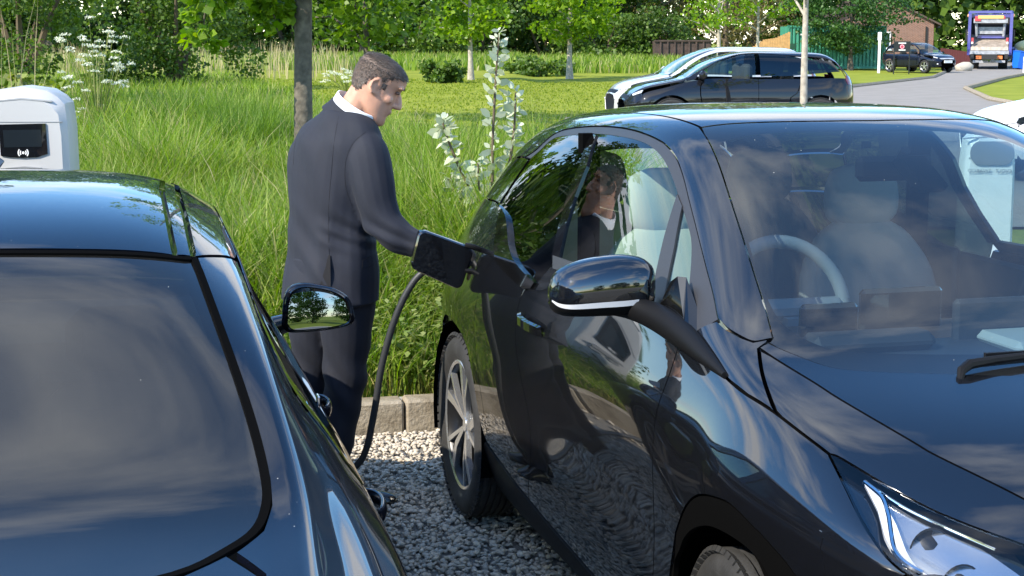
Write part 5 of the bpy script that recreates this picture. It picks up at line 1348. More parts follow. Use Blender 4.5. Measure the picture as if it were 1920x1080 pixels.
# door mirror: outline taken in the car's cross plane
for s in (1, -1):
    mr = bpy.data.objects.new('door_mirror', None); COL.objects.link(mr); mr.parent = saloon
    mr.location = (2.33, -s * .965, .965)
    out = [(-.112, -.052), (-.103, .03), (-.085, .066), (-.04, .078), (.03, .066), (.075, .048), (.105, .02), (.118, -.03), (.108, -.058), (.05, -.072), (-.05, -.078), (-.095, -.074)]
    out = [tuple(p) for p in catmull(out + out[:1], 4)][:-1]
    def mring(k, x, dy=0, dz=0): return [(x, -s * (a * k + dy), b * k + dz) for a, b in out]
    MB().loft([mring(.93, -.012), mring(1.0, -.004), mring(1.0, .02), mring(.92, .06), mring(.7, .09, -.01), mring(.3, .105, -.02)]).build('mirror_housing', M_NAVY, mr, True, 1.0)
    MB().loft([mring(.93, -.0125), mring(.89, -.0175), mring(.83, -.0145)], cap=False).build('mirror_bezel', M_PIANO, mr, True, 1.0)
    gp = [(a * .85, b * .84) for a, b in out]
    ti, ya = math.tan(math.radians(6.0)), math.tan(math.radians(1.0))
    # convex glass, radius 1.4 m
    rr_ = [(0, 0)] + [(a * q, b * q) for q in (.25, .5, .75, 1.0) for a, b in gp]
    ng = len(gp)
    gf = [(0, 1 + (i + 1) % ng, 1 + i) for i in range(ng)] + [(1 + j * ng + i, 1 + j * ng + (i + 1) % ng, 1 + (j + 1) * ng + (i + 1) % ng, 1 + (j + 1) * ng + i) for j in range(3) for i in range(ng)]
    gm = MB().add([(-.0185 + b * ti + a * ya + (a * a + b * b) / 2.8, -s * a, b) for a, b in rr_], gf)
    gm.build('mirror_glass', plain('mirror_silver', (.24, .28, .32), .0, metal=1.0), mr, True, 1.5)
    MB().tube([(.03, s * .09, -.05), (.05, s * .15, -.07), (.06, s * .20, -.075)], [.03, .035, .04], 10).build('mirror_arm', M_PIANO, mr, True)
# cabin: two rows of dark seats, shelf, headrests
sal_seat = plain('dark_seat', (.03, .03, .032), .8)
for (l, w, nm) in ((.55, .36, 'rear_seat'), (.55, -.36, 'rear_seat'), (1.45, .37, 'front_seat'), (1.45, -.37, 'front_seat')):
    st = bpy.data.objects.new(nm, None); COL.objects.link(st); st.parent = saloon
    MB().box((l, -w, .70), (.16, .5, .56), bev=.05, M=Matrix.Rotation(-.2, 4, 'Y')).build('backrest', sal_seat, st, True)
    MB().box((l + .28, -w, .42), (.5, .5, .16), bev=.05).build('cushion', sal_seat, st, True)
    MB().box((l - .08, -w, 1.07), (.10, .26, .16), bev=.04).build('headrest', sal_seat, st, True)
MB().box((.15, 0, .93), (.6, 1.2, .03)).build('parcel_shelf', sal_seat, saloon)
MB().box((2.35, 0, .88), (.5, 1.4, .2), bev=.05).build('dashboard', M_DASH, saloon)
PS('roof_lining', sympoly([(6.6, 9.0), (6.7, 7.1), (9.3, 7.0), (9.6, 9.0)]), M_LINER, mirror=False, off=-.03, depth=0)
# registration plate out of frame on the boot is left plain

# ------------------------------------------------------------------ other cars, built from one kind of skin
def suv_net(rear=-.80, wb=2.68, nose=.88, h=1.64, wm=.94, belt=1.08, hood=1.06, ws0=1.45, ws1=2.42, taper=.06, tail=.15):
    F_ = wb + nose
    def s(l, w_, b, zr, wr, ls=None, z0=.26, zs=None):
        k = [(w_ - .09, z0), (w_ - .03, z0 + .14), (w_, .66), (w_ - .02, min(.9, b[1] - .12))] + [b] + [(wr * .80 + b[0] * .2 if False else b[0] + (wr - b[0]) * .38, b[1] + (zr - b[1]) * .42), (wr + .03, b[1] + (zr - b[1]) * .84), (wr - .13, zr - .012), (wr * .45, zr), (0, zr + .005)]
        ls = ls or [0] * 10
        return [(l + d, a, c) for (a, c), d in zip(k, ls)]
    sh = [0, 0, 0, .0, .02, .10, .2, .24, .25, .25]
    N = [s(rear, wm - .28, (wm - .36, belt - .02), h - .16 - tail, .46, [x * 1.2 for x in sh], .42),
         s(rear + .10, wm - .10, (wm - .15, belt + .02), h - .08 - tail * .6, .56, sh, .36),
         s(rear + .35, wm - .02, (wm - .09, belt + .04), h - .03 - tail * .3, .62, [x * .5 for x in sh], .30),
         s(-.05, wm, (wm - .08, belt + .03), h - tail * .12, .65), s(.5, wm, (wm - .08, belt + .02), h, .66), s(1.0, wm - .005, (wm - .08, belt + .01), h + .012, .67),
         s(ws0 - .05, wm - .005, (wm - .08, belt), h + .002, .67), s(ws0 + .22, wm, (wm - .08, belt - .005), h - .075, .68),
         s((ws0 + ws1) / 2 + .08, wm, (wm - .08, belt - .015), (h + hood) / 2 + .06, .70), s(ws1 - .15, wm, (wm - .085, belt - .03), hood + .14, .72), s(ws1 + .02, wm, (wm - .09, belt - .05), hood + .035, .73),
         s(ws1 + .16, wm, (wm - .10, belt - .07), hood + .005, .72), s(wb + .1, wm, (wm - .11, hood - .10), hood - .03, .70), s(wb + nose * .55, wm - .05, (wm - .16, hood - .17), hood - .09, .64, None, .28), s(F_ - .16, wm - .16, (wm - .26, hood - .28), hood - .20, .54, None, .30), s(F_, wm - .40, (wm - .50, .66), .70, .34, None, .36)]
    return N
def simple_car(name, label, loc, rz, net, mat, glassm, P, group=None, rim='five', R=.36):
    root = empty(name, label, 'car', loc, rz, group)
    lf = Loft(net).fix()
    ug = np.linspace(0, lf.U, 300); lg = lf.ev(ug, np.full(300, 3.0))[0][:, 0]
    vg = np.linspace(0, 6.9, 300)
    def conv(poly):
        out = []
        for l, z in poly:
            u = float(np.interp(l, lg, ug)); zz = lf.ev(np.full(300, u), vg)[0][:, 2]
            v = float(np.interp(z, zz, vg)); out.append((u, v))
        return out
    def side(nm, poly, m, **k): return panel(lf, nm, conv(poly), m, root, mirror=True, du=.16, dv=.2, **k)
    wb, rear, nose, belt, h = P['wb'], P['rear'], P['nose'], P['belt'], P['h']
    ra = R + .055
    def arch(c):
        return [(c + ra * math.cos(a), R + ra * math.sin(a)) for a in [math.radians(8 + k * 164 / 12) for k in range(13)]]
    zt = belt + .0
    d0, d1, d2 = P['doors']
    zb = .36
    win_b, win_t = belt + .03, P['wt']
    # side panels
    side('rear_wing', [(rear + .12, .40), (rear + .06, .9), (rear + .12, zt)] + [(d0 - .10, zt)] + [(d0, belt - .25), (d0 + .12, .75), (d0 + .14, zb)] + [(ra + .005, R + .02)] + arch(0) , mat, gap=.004)
    side('rear_door', [(d0 - .09, zt), (d1, zt), (d1, zb), (d0 + .15, zb), (d0 + .13, .75), (d0 + .01, belt - .25)], mat, gap=.004)
    side('front_door', [(d1, zt), (d2 - .06, zt), (d2, belt - .15), (d2, .8), (d2 - .1, zb), (d1, zb)], mat, gap=.004)
    side('front_wing', [(d2 - .05, zt - .0), (wb + .1, belt - .15), (wb + nose * .62, belt - .26), (wb + nose * .7, .6), (wb + nose * .62, .45)] + [(wb + ra, R + .02)] + arch(wb) + [(wb - ra - .02, .4), (d2 - .08, zb), (d2 + .01, .8), (d2 + .01, belt - .15)], mat, gap=.004)
    side('sill', [(ra + .02, zb - .01), (wb - ra - .02, zb - .01), (wb - ra - .02, .27), (ra + .02, .27)], M_TRIM)
    # glass band
    side('rear_side_window', P['win'][0], P.get('rg', M_PRIVACY), depth=0, off=-.004)
    side('front_side_window', P['win'][1], glassm, depth=0, off=-.004)
    if len(P['win']) > 2: side('quarter_window', P['win'][2], P.get('rg', M_PRIVACY), depth=0, off=-.004)
    rs = P['us']
    side('window_frame', P['frame'], M_PIANO if not P.get('paintframe') else mat, depth=0, off=.001)if False else None
    # upper body by loft coordinates
    U = lambda l: float(np.interp(l, lg, ug))
    wt_u, wb_u = U(P['ws'][0]), U(P['ws'][1])
    hat = float(lf.U) 
    top_c = [(wt_u, 9.0), (wt_u - .1, 7.8), (wt_u - .35, 7.0)]
    ap = [(wt_u - .35, 7.0), ((wt_u * .65 + wb_u * .35) - .1, 6.6), ((wt_u + wb_u) / 2 + .15, 6.2), (wb_u - .5, 5.7), (wb_u - .05, 5.2)]
    bot = [(wb_u - .05, 5.2), (wb_u + .3, 6.2), (wb_u + .5, 7.5), (wb_u + .55, 9.0)]
    panel(lf, 'windscreen', sympoly(top_c + ap[1:] + bot[1:]), glassm, root, off=-.002, depth=0, du=.16, dv=.2)
    panel(lf, 'roof', sympoly([(1.1, 9.0), (1.1, 6.9), (3.0, 7.0)] + list(reversed(top_c))), P.get('roofmat', mat), root, du=.16, dv=.2)
    tp = conv(P['dlotop'])
    panel(lf, 'roof_rail', [(3.0, 6.98), (wt_u - .36, 6.98)] + ap[1:] + [(wb_u - .1, 4.5)] + list(reversed(tp)) + [(1.1, 6.0), (1.1, 6.88)], mat, root, mirror=True, du=.16, dv=.2)
    hl = U(wb + nose * .62)
    panel(lf, 'bonnet', sympoly([(wb_u + .57, 9.0), (wb_u + .52, 7.5), (wb_u + .32, 6.2), (wb_u + .0, 5.15), (wb_u + .2, 4.5), (hl, 4.9), (hl + .9, 5.6), (hl + 1.1, 9.0)]), mat, root, du=.16, dv=.2)
    panel(lf, 'front_bumper', [(hl + .05, 3.1), (hl + .1, 3.9), (hl + .8, 4.4), (hl + .92, 5.6), (hl + 1.12, 9), (lf.U - .02, 9), (lf.U - .02, .1), (U(wb + ra) + .05, .1), (U(wb + ra) + .1, 1.2), (hl + .02, 1.8)], mat, root, mirror=True, du=.16, dv=.2)
    panel(lf, 'headlamp', [(hl + .1, 4.05), (hl - .05, 4.75), (hl + .85, 5.5), (hl + .82, 4.5)], M_LAMPWHITE, root, mirror=True, off=.002, depth=.01, du=.16, dv=.2)
    panel(lf, 'grille', sympoly([(hl + 1.15, 9.0), (hl + 1.05, 6.2), (hl + 1.15, 5.6), (hl + 1.5, 5.6), (hl + 1.55, 9.0)]), P.get('grille', M_TRIM), root, off=.004, depth=.01, du=.16, dv=.2)
    panel(lf, 'tailgate', sympoly([(.03, 9), (.03, .4), (.5, .6), (.75, 4.4), (.9, 6.0), (1.05, 6.9), (1.05, 9)]), mat, root, du=.16, dv=.2)
    panel(lf, 'rear_lamp', [(.45, 3.3), (.45, 4.3), (1.15, 4.25), (1.25, 3.75), (1.1, 3.4)], plain('rear_lamp_red', (.12, .006, .006), .12, coat=1), root, mirror=True, off=.006, du=.16, dv=.2)
    panel(lf, 'inner_shell', conv([(ra + .1, .4), (wb - ra - .1, .4), (wb - ra - .1, belt - .05), (ra + .1, belt - .05)]), M_DARK, root, mirror=True, off=-.02, depth=0, du=.2, dv=.25)
    MB().box((wb / 2, 0, .4), (wb + nose + .2, 1.45, .26)).box((wb / 2, 0, .62), (wb - .9, 1.5, .2)).build('underbody', M_DARK, root)
    for l in (0, wb):
        for s in (1, -1):
            wheel(root, 'rear_wheel' if l == 0 else 'front_wheel', l, s * (P['wm'] - .13), R, .23, R - .10, rim)
    for s in (1, -1):
        ml = P['ws'][1] - .28
        m2 = MB().box((ml, -s * (P['wm'] + .07), belt + .07), (.13, .21, .15), bev=.045); m2.build('door_mirror', P.get('mirror', mat), root, True)
        MB().box((ml + .02, -s * (P['wm'] - .06), belt + .02), (.08, .14, .04), bev=.012).build('mirror_arm', M_TRIM, root)
        MB().box((.5, -s * .37, belt - .2), (.16, .5, .62), bev=.06).build('rear_seat', plain('dark_seat', (.03, .03, .032), .8), root)
        MB().box((1.25, -s * .37, belt - .1), (.16, .5, .72), bev=.06).build('front_seat', plain('dark_seat', (.03, .03, .032), .8), root)
    MB().box((P['ws'][1] - .15, 0, belt - .12), (.4, 1.4, .16), bev=.04).build('dashboard', M_DASH, root)
    return root, lf
PSUV = dict(wb=2.68, rear=-.66, nose=.80, belt=1.08, h=1.64, doors=(.42, 1.12, 2.16), wt=1.5, ws=(1.52, 2.42), wm=.94, us=None, frame=[],
            win=[[(.30, 1.15), (.30, 1.44), (.62, 1.50), (1.08, 1.52), (1.08, 1.12), (.5, 1.13)], [(1.16, 1.12), (1.16, 1.52), (1.42, 1.50), (1.72, 1.40), (2.14, 1.14), (2.14, 1.10)], [(-.42, 1.20), (-.36, 1.36), (.22, 1.43), (.22, 1.16)]],
            dlotop=[(-.5, 1.12), (-.46, 1.37), (.3, 1.47), (1.12, 1.54), (1.45, 1.52), (1.76, 1.42), (2.2, 1.15), (2.24, 1.08)])
M_SUVBLACK = paint('off_roader_black', (.008, .008, .010))
M_SUVSILVER = plain('silver_paint', (.50, .51, .52), .35, metal=.15, coat=1.0)
M_WHITE = plain('white_paint', (.66, .66, .65), .3, coat=1.0)
zf = lambda x, y: float(H(x, y)) + .035
simple_car('off_roader', 'glossy black off-roader parked side-on behind the pale thin tree', (5.47, 29.2, zf(5.4, 29.2)), math.pi + .05, suv_net(h=1.55, rear=-.66, nose=.80, tail=.05), M_SUVBLACK, M_SIDEGLASS, dict(PSUV, roofmat=M_SUVBLACK), 'off-roaders parked behind the hatchback', R=.37)
simple_car('off_roader', 'silver off-roader half hidden behind the black one', (5.42, 32.4, zf(5.5, 32.2)), math.pi + .12, suv_net(h=1.62, rear=-.66, nose=.80, tail=.05), M_SUVSILVER, M_SIDEGLASS, PSUV, 'off-roaders parked behind the hatchback', R=.37)
PHB = dict(PSUV, belt=.98, h=1.48, wt=1.36, wb=2.55, nose=.80, win=[[(.30, 1.04), (.30, 1.28), (.62, 1.34), (1.08, 1.36), (1.08, 1.02)], [(1.16, 1.02), (1.16, 1.36), (1.42, 1.34), (1.72, 1.25), (2.10, 1.04), (2.10, 1.0)]], dlotop=[(-.2, 1.02), (-.1, 1.2), (.3, 1.31), (1.12, 1.38), (1.45, 1.36), (1.76, 1.27), (2.16, 1.05), (2.2, .98)], wm=.88)
simple_car('white_hatchback', 'white hatchback whose bonnet shows over the black hatchback\'s roof at right', (9.25, 20.6, zf(9.2, 20.6)), math.pi + .1, suv_net(h=1.48, belt=.98, hood=.98, wm=.88, wb=2.55, nose=.80, ws1=2.32), M_WHITE, M_SIDEGLASS, PHB, R=.32)
mpv_at = (21.9, 89.4)
mpv, _ = simple_car('people_carrier', 'dark blue people carrier parked at the far kerb in front of the brick house', (mpv_at[0], mpv_at[1], zf(*mpv_at)), math.atan2(-.86, .50), suv_net(h=1.62, belt=1.0, hood=1.04), paint('people_carrier_navy', (.006, .008, .018)), M_SIDEGLASS, dict(PSUV, belt=1.0, mirror=M_TRIM, rg=M_SIDEGLASS, grille=M_CHROME), R=.34)
MB().box((3.57, 0, .60), (.03, .60, .14), bev=.006).build('number_plate', plain('plate_white', (.75, .75, .73), .5), mpv)
for s in (1, -1):
    MB().ico((3.42, s * .62, .48), (.06, .08, .06), 2).build('fog_lamp', M_LAMPWHITE, mpv)

# ------------------------------------------------------------------ people
M_SKIN = plain('skin', (.50, .27, .185), .5, spec=.4, bump=.05, bscale=250, var=.10, vscale=30)
MATS['skin'].node_tree.nodes['Principled BSDF'].inputs['Subsurface Weight'].default_value = .12
MATS['skin'].node_tree.nodes['Principled BSDF'].inputs['Subsurface Radius'].default_value = (.02, .008, .004)
M_SUIT = plain('navy_suit_wool', (.0048, .0072, .0165), .8, sheen=.03, bump=.12, bscale=900, var=.12, vscale=5)
M_SHIRT = plain('white_shirt', (.78, .80, .84), .7)
M_HAIR = plain('short_brown_hair', (.085, .058, .043), .7)
M_SHOE = plain('black_shoe_leather', (.008, .008, .008), .25, coat=.3)
M_SLIT = plain('vent_lining', (.004, .004, .006), .9)
def ell(c, a, b, phi, z=None, n=28, p=1.0):
    out = []
    for i in range(n):
        t = 2 * PI * i / n; x, y = a * math.cos(t), b * math.sin(t)
        out.append((c[0] + x * math.cos(phi) - y * math.sin(phi), c[1] + x * math.sin(phi) + y * math.cos(phi), c[2]))
    return out
def tube_sm(mb, path, n=5, sides=16):
    q = catmull(path, n)
    mb.tube([tuple(p[:3]) for p in q], [float(p[3]) for p in q], sides)
    return mb
def hand(mb, wrist, d, up, size=1.0, curl=.6, thumb=1):
    """palm plus five bent fingers; d along the hand, up = back of the hand"""
    d = Vector(d).normalized(); up = Vector(up); up = (up - d * up.dot(d)).normalized(); s = d.cross(up)
    w = Vector(wrist)
    P = lambda a, b, c: w + (d * a + s * b + up * c) * size
    rings = []
    for a, hw, th in ((-.01, .026, .020), (.03, .036, .017), (.07, .041, .015), (.095, .040, .012)):
        rings.append([tuple(P(a, hw * math.cos(t), th * math.sin(t))) for t in [2 * PI * i / 14 for i in range(14)]])
    mb.loft(rings)
    for k, (b, ln) in enumerate(((-.030, .062), (-.010, .072), (.010, .068), (.029, .054))):
        p0 = P(.085, b, 0); c = curl
        a1 = c * .8; a2 = a1 + c; a3 = a2 + c * .7
        p = [p0]
        for an, f in ((a1, .45), (a2, .32), (a3, .25)):
            p.append(p[-1] + (d * math.cos(an) - up * math.sin(an)) * ln * f * size)
        mb.tube(p, [.0095 * size, .0088 * size, .008 * size, .0068 * size], 8)
    t0 = P(.02, thumb * -.030, -.004)
    mb.tube([t0, t0 + (d * .030 + s * -.022 * thumb - up * .010) * size, t0 + (d * .055 + s * -.026 * thumb - up * .022) * size, t0 + (d * .075 + s * -.020 * thumb - up * .030) * size], [.0125 * size, .011 * size, .0095 * size, .007 * size], 8)
HEADS = [(.0, .035, .080, .022), (.012, .01, .094, .036), (.03, -.015, .097, .048), (.05, -.045, .093, .057), (.075, -.070, .095, .063), (.10, -.088, .092, .067), (.125, -.098, .089, .070), (.15, -.103, .086, .072), (.168, -.104, .094, .0735), (.185, -.104, .097, .074), (.205, -.099, .090, .072), (.222, -.085, .074, .063), (.236, -.060, .045, .045), (.244, -.03, .010, .018)]
def head_rings(k=1.0, off=0.0):
    R = []
    for z, xb, xf, hw in [tuple(q) for q in catmull(HEADS, 3)]:
        c = (xb + xf) / 2; a = (xf - xb) / 2 + off; b = hw + off
        ring = []
        for i in range(32):
            t = 2 * PI * i / 32
            ct, st = math.cos(t), math.sin(t)
            e = .92 if ct > 0 else 1.0
            x = c + a * (abs(ct) ** e) * (1 if ct > 0 else -1)
            y = b * (abs(st) ** .95) * (1 if st > 0 else -1) * (1 - .16 * max(0, ct) ** 2)
            ring.append((x, y, z + (off if z > .2 else 0)))
        R.append(ring)
    return R
def build_person(name, label, S):
    root = empty(name, label, 'person', S['base'])
    b = Vector(S['base'])
    def loc(p): return (p[0] - b.x, p[1] - b.y, p[2] - b.z)
    def lp(path): return [(*loc(q[:3]), q[3]) for q in path]
    # head placement
    HM = Matrix.Translation(Vector(S['head']) - b) @ Matrix.Rotation(S['head_yaw'], 4, 'Z') @ Matrix.Rotation(S['head_pitch'], 4, 'Y')
    mb = MB()
    rings = [[tuple(HM @ Vector(p)) for p in r] for r in head_rings()]
    mb.loft(rings)
    def blob(c, r, sub=2):
        k = MB().ico((0, 0, 0), r, sub)
        mb.add([tuple(HM @ (Vector(c) + Vector(v))) for v in k.v], k.f)
    def htube(p, r, n=8):
        mb.tube([tuple(HM @ Vector(q)) for q in p], r, n)
    htube([(.080, 0, .158), (.096, 0, .138), (.108, 0, .118), (.114, 0, .106), (.098, 0, .096)], [.008, .010, .0125, .0145, .008])
    for s in (1, -1):
        blob((.096, s * .011, .101), (.012, .009, .008))            # nostril wings
        blob((.083, s * .032, .172), (.014, .024, .007))            # brow ridge
        blob((.056, s * .044, .112), (.026, .018, .018))            # cheekbone
        # ear: rim and lobe
        ex, ey, ez = -.004, s * .071, .128
        htube([(ex + .012, ey - s * .002, ez - .022), (ex - .004, ey + s * .008, ez - .026), (ex - .018, ey + s * .013, ez - .006), (ex - .021, ey + s * .014, ez + .016), (ex - .008, ey + s * .011, ez + .030), (ex + .008, ey + s * .005, ez + .024), (ex + .012, ey + s * .001, ez + .008)], [.006, .0065, .0055, .0055, .0055, .005, .004])
        blob((ex - .004, ey + s * .002, ez), (.014, .006, .024))
    blob((.093, 0, .076), (.008, .022, .0055)); blob((.092, 0, .066), (.008, .020, .006)); blob((.083, 0, .022), (.016, .020, .015))
    # neck, trunk and limbs under the clothes
    nb = S['neck']
    tube_sm(mb, lp(nb))
    tr = S['torso']; phi = S['phi']
    mb.loft([[loc(p) for p in ell((cx, cy, z), a * .86, bb * .84, phi)] for (z, cx, cy, a, bb) in [tuple(q) for q in catmull(tr, 3)] if z < 1.56])
    for key in ('armR', 'armL'):
        tube_sm(mb, [(*loc(q[:3]), q[3] * .62) for q in S[key]])
    for key in ('legR', 'legL'):
        tube_sm(mb, [(*loc(q[:3]), q[3] * .80) for q in S[key]])
    for key, th in (('handR', 1), ('handL', -1)):
        w, d, up, cu = S[key]
        hand(mb, loc(w), d, up, 1.0, cu, th)
    body = voxel_union('body', mb, M_SKIN, root, .0055, 2, .5)
    # eyes, brows and mouth line
    for s in (1, -1):
        e = MB().ico((0, 0, 0), (.010, .0125, .0065), 2)
        obj('eye', [tuple(HM @ (Vector((.0795, s * .031, .150)) + Vector(v))) for v in e.v], e.f, plain('eye_lid', (.10, .055, .04), .5), root, True)
        br = MB().tube([tuple(HM @ Vector(q)) for q in ((.0965, s * .012, .171), (.0945, s * .030, .176), (.079, s * .050, .170))], [.003, .0036, .002], 6)
        br.build('eyebrow', M_HAIR, root, True)
    ml = MB().tube([tuple(HM @ Vector(q)) for q in ((.085, -.024, .070), (.099, 0, .0712), (.085, .024, .070))], [.0012, .002, .0012], 6)
    ml.build('mouth', plain('mouth_line', (.20, .07, .055), .6), root, True)
    # hair cap: the skull offset, cut along the hairline
    hr = head_rings(1.0, .0022)
    hv = [p for r in hr for p in r]; n = 32
    hf = []
    for i in range(len(hr) - 1):
        for k in range(n):
            ids = (i * n + k, i * n + (k + 1) % n, (i + 1) * n + (k + 1) % n, (i + 1) * n + k)
            c = [sum(hv[q][j] for q in ids) / 4 for j in range(3)]
            x, y, z = c
            line = .082 if x < -.06 else (.082 + (x + .06) * 2.3 if x < -.028 else (.156 if x < .012 else (.136 if x < .024 else .178 + (x - .026) * .52)))
            if z > line: hf.append(ids)
    top = [len(hr) - 1]
    hf.append(tuple((len(hr) - 1) * n + k for k in range(n)))
    rr = random.Random(2)
    hv = [tuple(HM @ (Vector(p) + Vector((rr.uniform(-1, 1), rr.uniform(-1, 1), rr.uniform(-1, 1))) * .0006)) for p in hv]
    ho = obj('hair', hv, hf, plain('cropped_scalp', (.12, .082, .064), .7), root, True)
    # short strands combed back and down over the scalp
    ring_arr = np.array(head_rings(1.0, .003)); nR, nK = ring_arr.shape[:2]
    q = np.random.default_rng(3); ns = 16000
    fi = q.uniform(0, nR - 1.001, ns); fk = q.uniform(0, nK, ns)
    i0 = fi.astype(int); k0 = fk.astype(int) % nK; a_ = (fi - i0)[:, None]; c_ = (fk - fk.astype(int))[:, None]
    Pn = lambda i, k: ring_arr[i, k % nK]
    pt = Pn(i0, k0) * (1 - a_) * (1 - c_) + Pn(i0, k0 + 1) * (1 - a_) * c_ + Pn(i0 + 1, k0) * a_ * (1 - c_) + Pn(i0 + 1, k0 + 1) * a_ * c_
    X, Z = pt[:, 0], pt[:, 2]
    ln_ = np.where(X < -.06, .076, np.where(X < -.028, .076 + (X + .06) * 2.3, np.where(X < .012, .150, np.where(X < .024, .130, .176 + (X - .026) * .52))))
    pt = pt[Z > ln_ + q.normal(0, .004, ns)]
    nrm_ = pt - np.array([-.005, 0, .13]); nrm_ /= np.linalg.norm(nrm_, axis=1, keepdims=True)
    dr = np.stack([np.where(pt[:, 2] > .20, .8, -.35), np.zeros(len(pt)), np.where(pt[:, 2] > .20, .0, -1.0)], 1) + q.normal(0, .35, (len(pt), 3))
    dr -= nrm_ * (dr * nrm_).sum(1, keepdims=True); dr /= np.linalg.norm(dr, axis=1, keepdims=True)
    L_ = np.where(pt[:, 2] > .19, .011, .0055)[:, None] * q.uniform(.6, 1.3, (len(pt), 1))
    sd = np.cross(nrm_, dr) * .0008
    tip = pt + dr * L_ + nrm_ * L_ * .30
    HV = np.stack([pt - sd, pt + sd, tip + sd * .3, tip - sd * .3], 1).reshape(-1, 3)
    HV = np.array([tuple(HM @ Vector(p)) for p in HV])
    tag(obj_np('hair_strands', HV, (np.arange(len(pt)) * 4)[:, None] + np.arange(4)[None], leafmat('hair_strand', [(.035, .028, .023), (.065, .052, .043), (.11, .09, .077), (.20, .175, .155)], .0, .5), ho, smooth=False), kind='stuff')
    md = ho.modifiers.new('s', 'SOLIDIFY'); md.thickness = .003; md.offset = -1
    # jacket
    jb = MB()
    jb.loft([[loc(p) for p in ell((cx, cy, z), a, bb, phi)] for (z, cx, cy, a, bb) in [tuple(q) for q in catmull(tr, 4)]])
    for key in ('armR', 'armL'):
        tube_sm(jb, lp(S[key]))
    def folds(co, no):
        x, y, z = co[:, 0], co[:, 1], co[:, 2]
        d = .0050 * np.sin(z * 30 + x * 22 + 2.2 * np.sin(x * 15 + z * 7)) * np.clip((1.30 - z) * 3, 0, 1)
        d += .0060 * np.sin((x * .7 + z) * 62 + 3 * np.sin(z * 18)) * np.exp(-((z - 1.12) / .10) ** 2) * np.clip((x + .05) * 12, 0, 1)
        d += .0030 * np.sin(x * 48 + z * 8 + 2 * np.sin(z * 9))
        return co + no * d[:, None]
    jk = voxel_union('jacket', jb, M_SUIT, root, .0065, 3, .5, folds)
    # seams laid on the cloth
    if 'seams' in S:
        from mathutils.bvhtree import BVHTree
        bv = BVHTree.FromPolygons([v.co for v in jk.data.vertices], [p.vertices for p in jk.data.polygons])
        for sm_ in S['seams']:
            pts = []
            for (sx, sz) in catmull(sm_, 6):
                hit = bv.ray_cast(Vector((sx - b.x, -1.2, sz)), Vector((0, 1, 0)))
                if hit[0] is not None: pts.append(hit[0] + Vector((0, -.0004, 0)))
            if len(pts) > 2: MB().tube(pts, .0007, 6).build('seam', M_SLIT, root, True)
    # trousers
    tb = MB()
    for key in ('legR', 'legL'): tube_sm(tb, lp(S[key]), 5, 20)
    z0, hx, hy, ha, hb = S['hip']
    tb.loft([[loc(p) for p in ell((hx, hy, z), a, bb, phi)] for (z, a, bb) in ((z0 + .12, ha * .96, hb * .96), (z0, ha, hb), (z0 - .08, ha, hb * .96), (z0 - .13, ha * .75, hb * .7))])
    def tfold(co, no):
        x, z = co[:, 0], co[:, 2]
        d = .0045 * np.sin(z * 42 + x * 30 + 2.5 * np.sin(x * 13)) * (np.exp(-((z - .50) / .12) ** 2) + .9 * np.exp(-((z - .14) / .09) ** 2) + .25)
        return co + no * d[:, None]
    voxel_union('trousers', tb, M_SUIT, root, .008, 3, .5, tfold)
    # shirt collar and jacket collar: tilted bands round the neck
    cb, cf = Vector(loc(S['collar'][0])), Vector(loc(S['collar'][1]))
    cen = (cb + cf) / 2; ax = (cf - cb); ra = ax.length / 2; ax.normalize()
    lat = Vector((0, 0, 1)).cross(ax).normalized(); nrm = ax.cross(lat)
    if nrm.z < 0: nrm = -nrm
    def cring(k, off, lk=.070):
        return [tuple(cen + ax * (ra * k * math.cos(t)) + lat * (lk * k * math.sin(t)) + nrm * off) for t in [2 * PI * i / 32 for i in range(32)]]
    MB().loft([cring(1.05, -.05), cring(1.02, -.0), cring(1.0, .022), cring(.95, .024), cring(.95, -.04)], False).build('shirt_collar', M_SHIRT, root, True, 1.0)
    MB().loft([cring(1.28, -.062), cring(1.13, -.030), cring(1.07, -.010), cring(1.03, -.010), cring(1.02, -.06)], False).build('jacket_collar', M_SUIT, root, True, 1.0)
    # rear vent, dark where the flaps part
    if 'vent' in S:
        vv = []
        for z, w in ((1.00, .002), (.95, .010), (.90, .018), (.855, .024)):
            i = np.interp(z, [q[0] for q in tr], range(len(tr)))
            sec = [float(np.interp(z, [q[0] for q in tr], [q[k] for q in tr])) for k in range(5)]
            e = ell((sec[1], sec[2], z), sec[3] + .006, sec[4] + .006, phi, n=360)
            e = [p for p in e if p[1] < sec[2] + .05]
            x0 = S['vent'] - (1.0 - z) * .14
            pts = [min(e, key=lambda p: abs(p[0] - (x0 + sx * w))) for sx in (-1, 1)]
            vv += [loc(p) for p in pts]
        obj('jacket_vent', vv, [(2 * i, 2 * i + 1, 2 * i + 3, 2 * i + 2) for i in range(3)], M_SLIT, root)
    # shoes
    for key in ('shoeR', 'shoeL'):
        (x, y), yaw = S[key]
        M = Matrix.Translation((x - b.x, y - b.y, 0)) @ Matrix.Rotation(yaw, 4, 'Z')
        secs = [(-.085, .030, .05), (-.07, .036, .075), (-.02, .038, .085), (.04, .040, .075), (.10, .047, .055), (.16, .045, .045), (.195, .032, .035), (.208, .012, .022)]
        rings = []
        for sx, hw, h in [tuple(q) for q in catmull(secs, 3)]:
            rings.append([tuple(M @ Vector((sx, hw * math.cos(t) * (1.0 if math.sin(t) < 0 else .9), .004 + max(0.0, h * (.42 + .58 * math.sin(t)))))) for t in [2 * PI * i / 18 for i in range(18)]])
        MB().loft(rings).build('shoe', M_SHOE, root, True, 1.2)
    return root
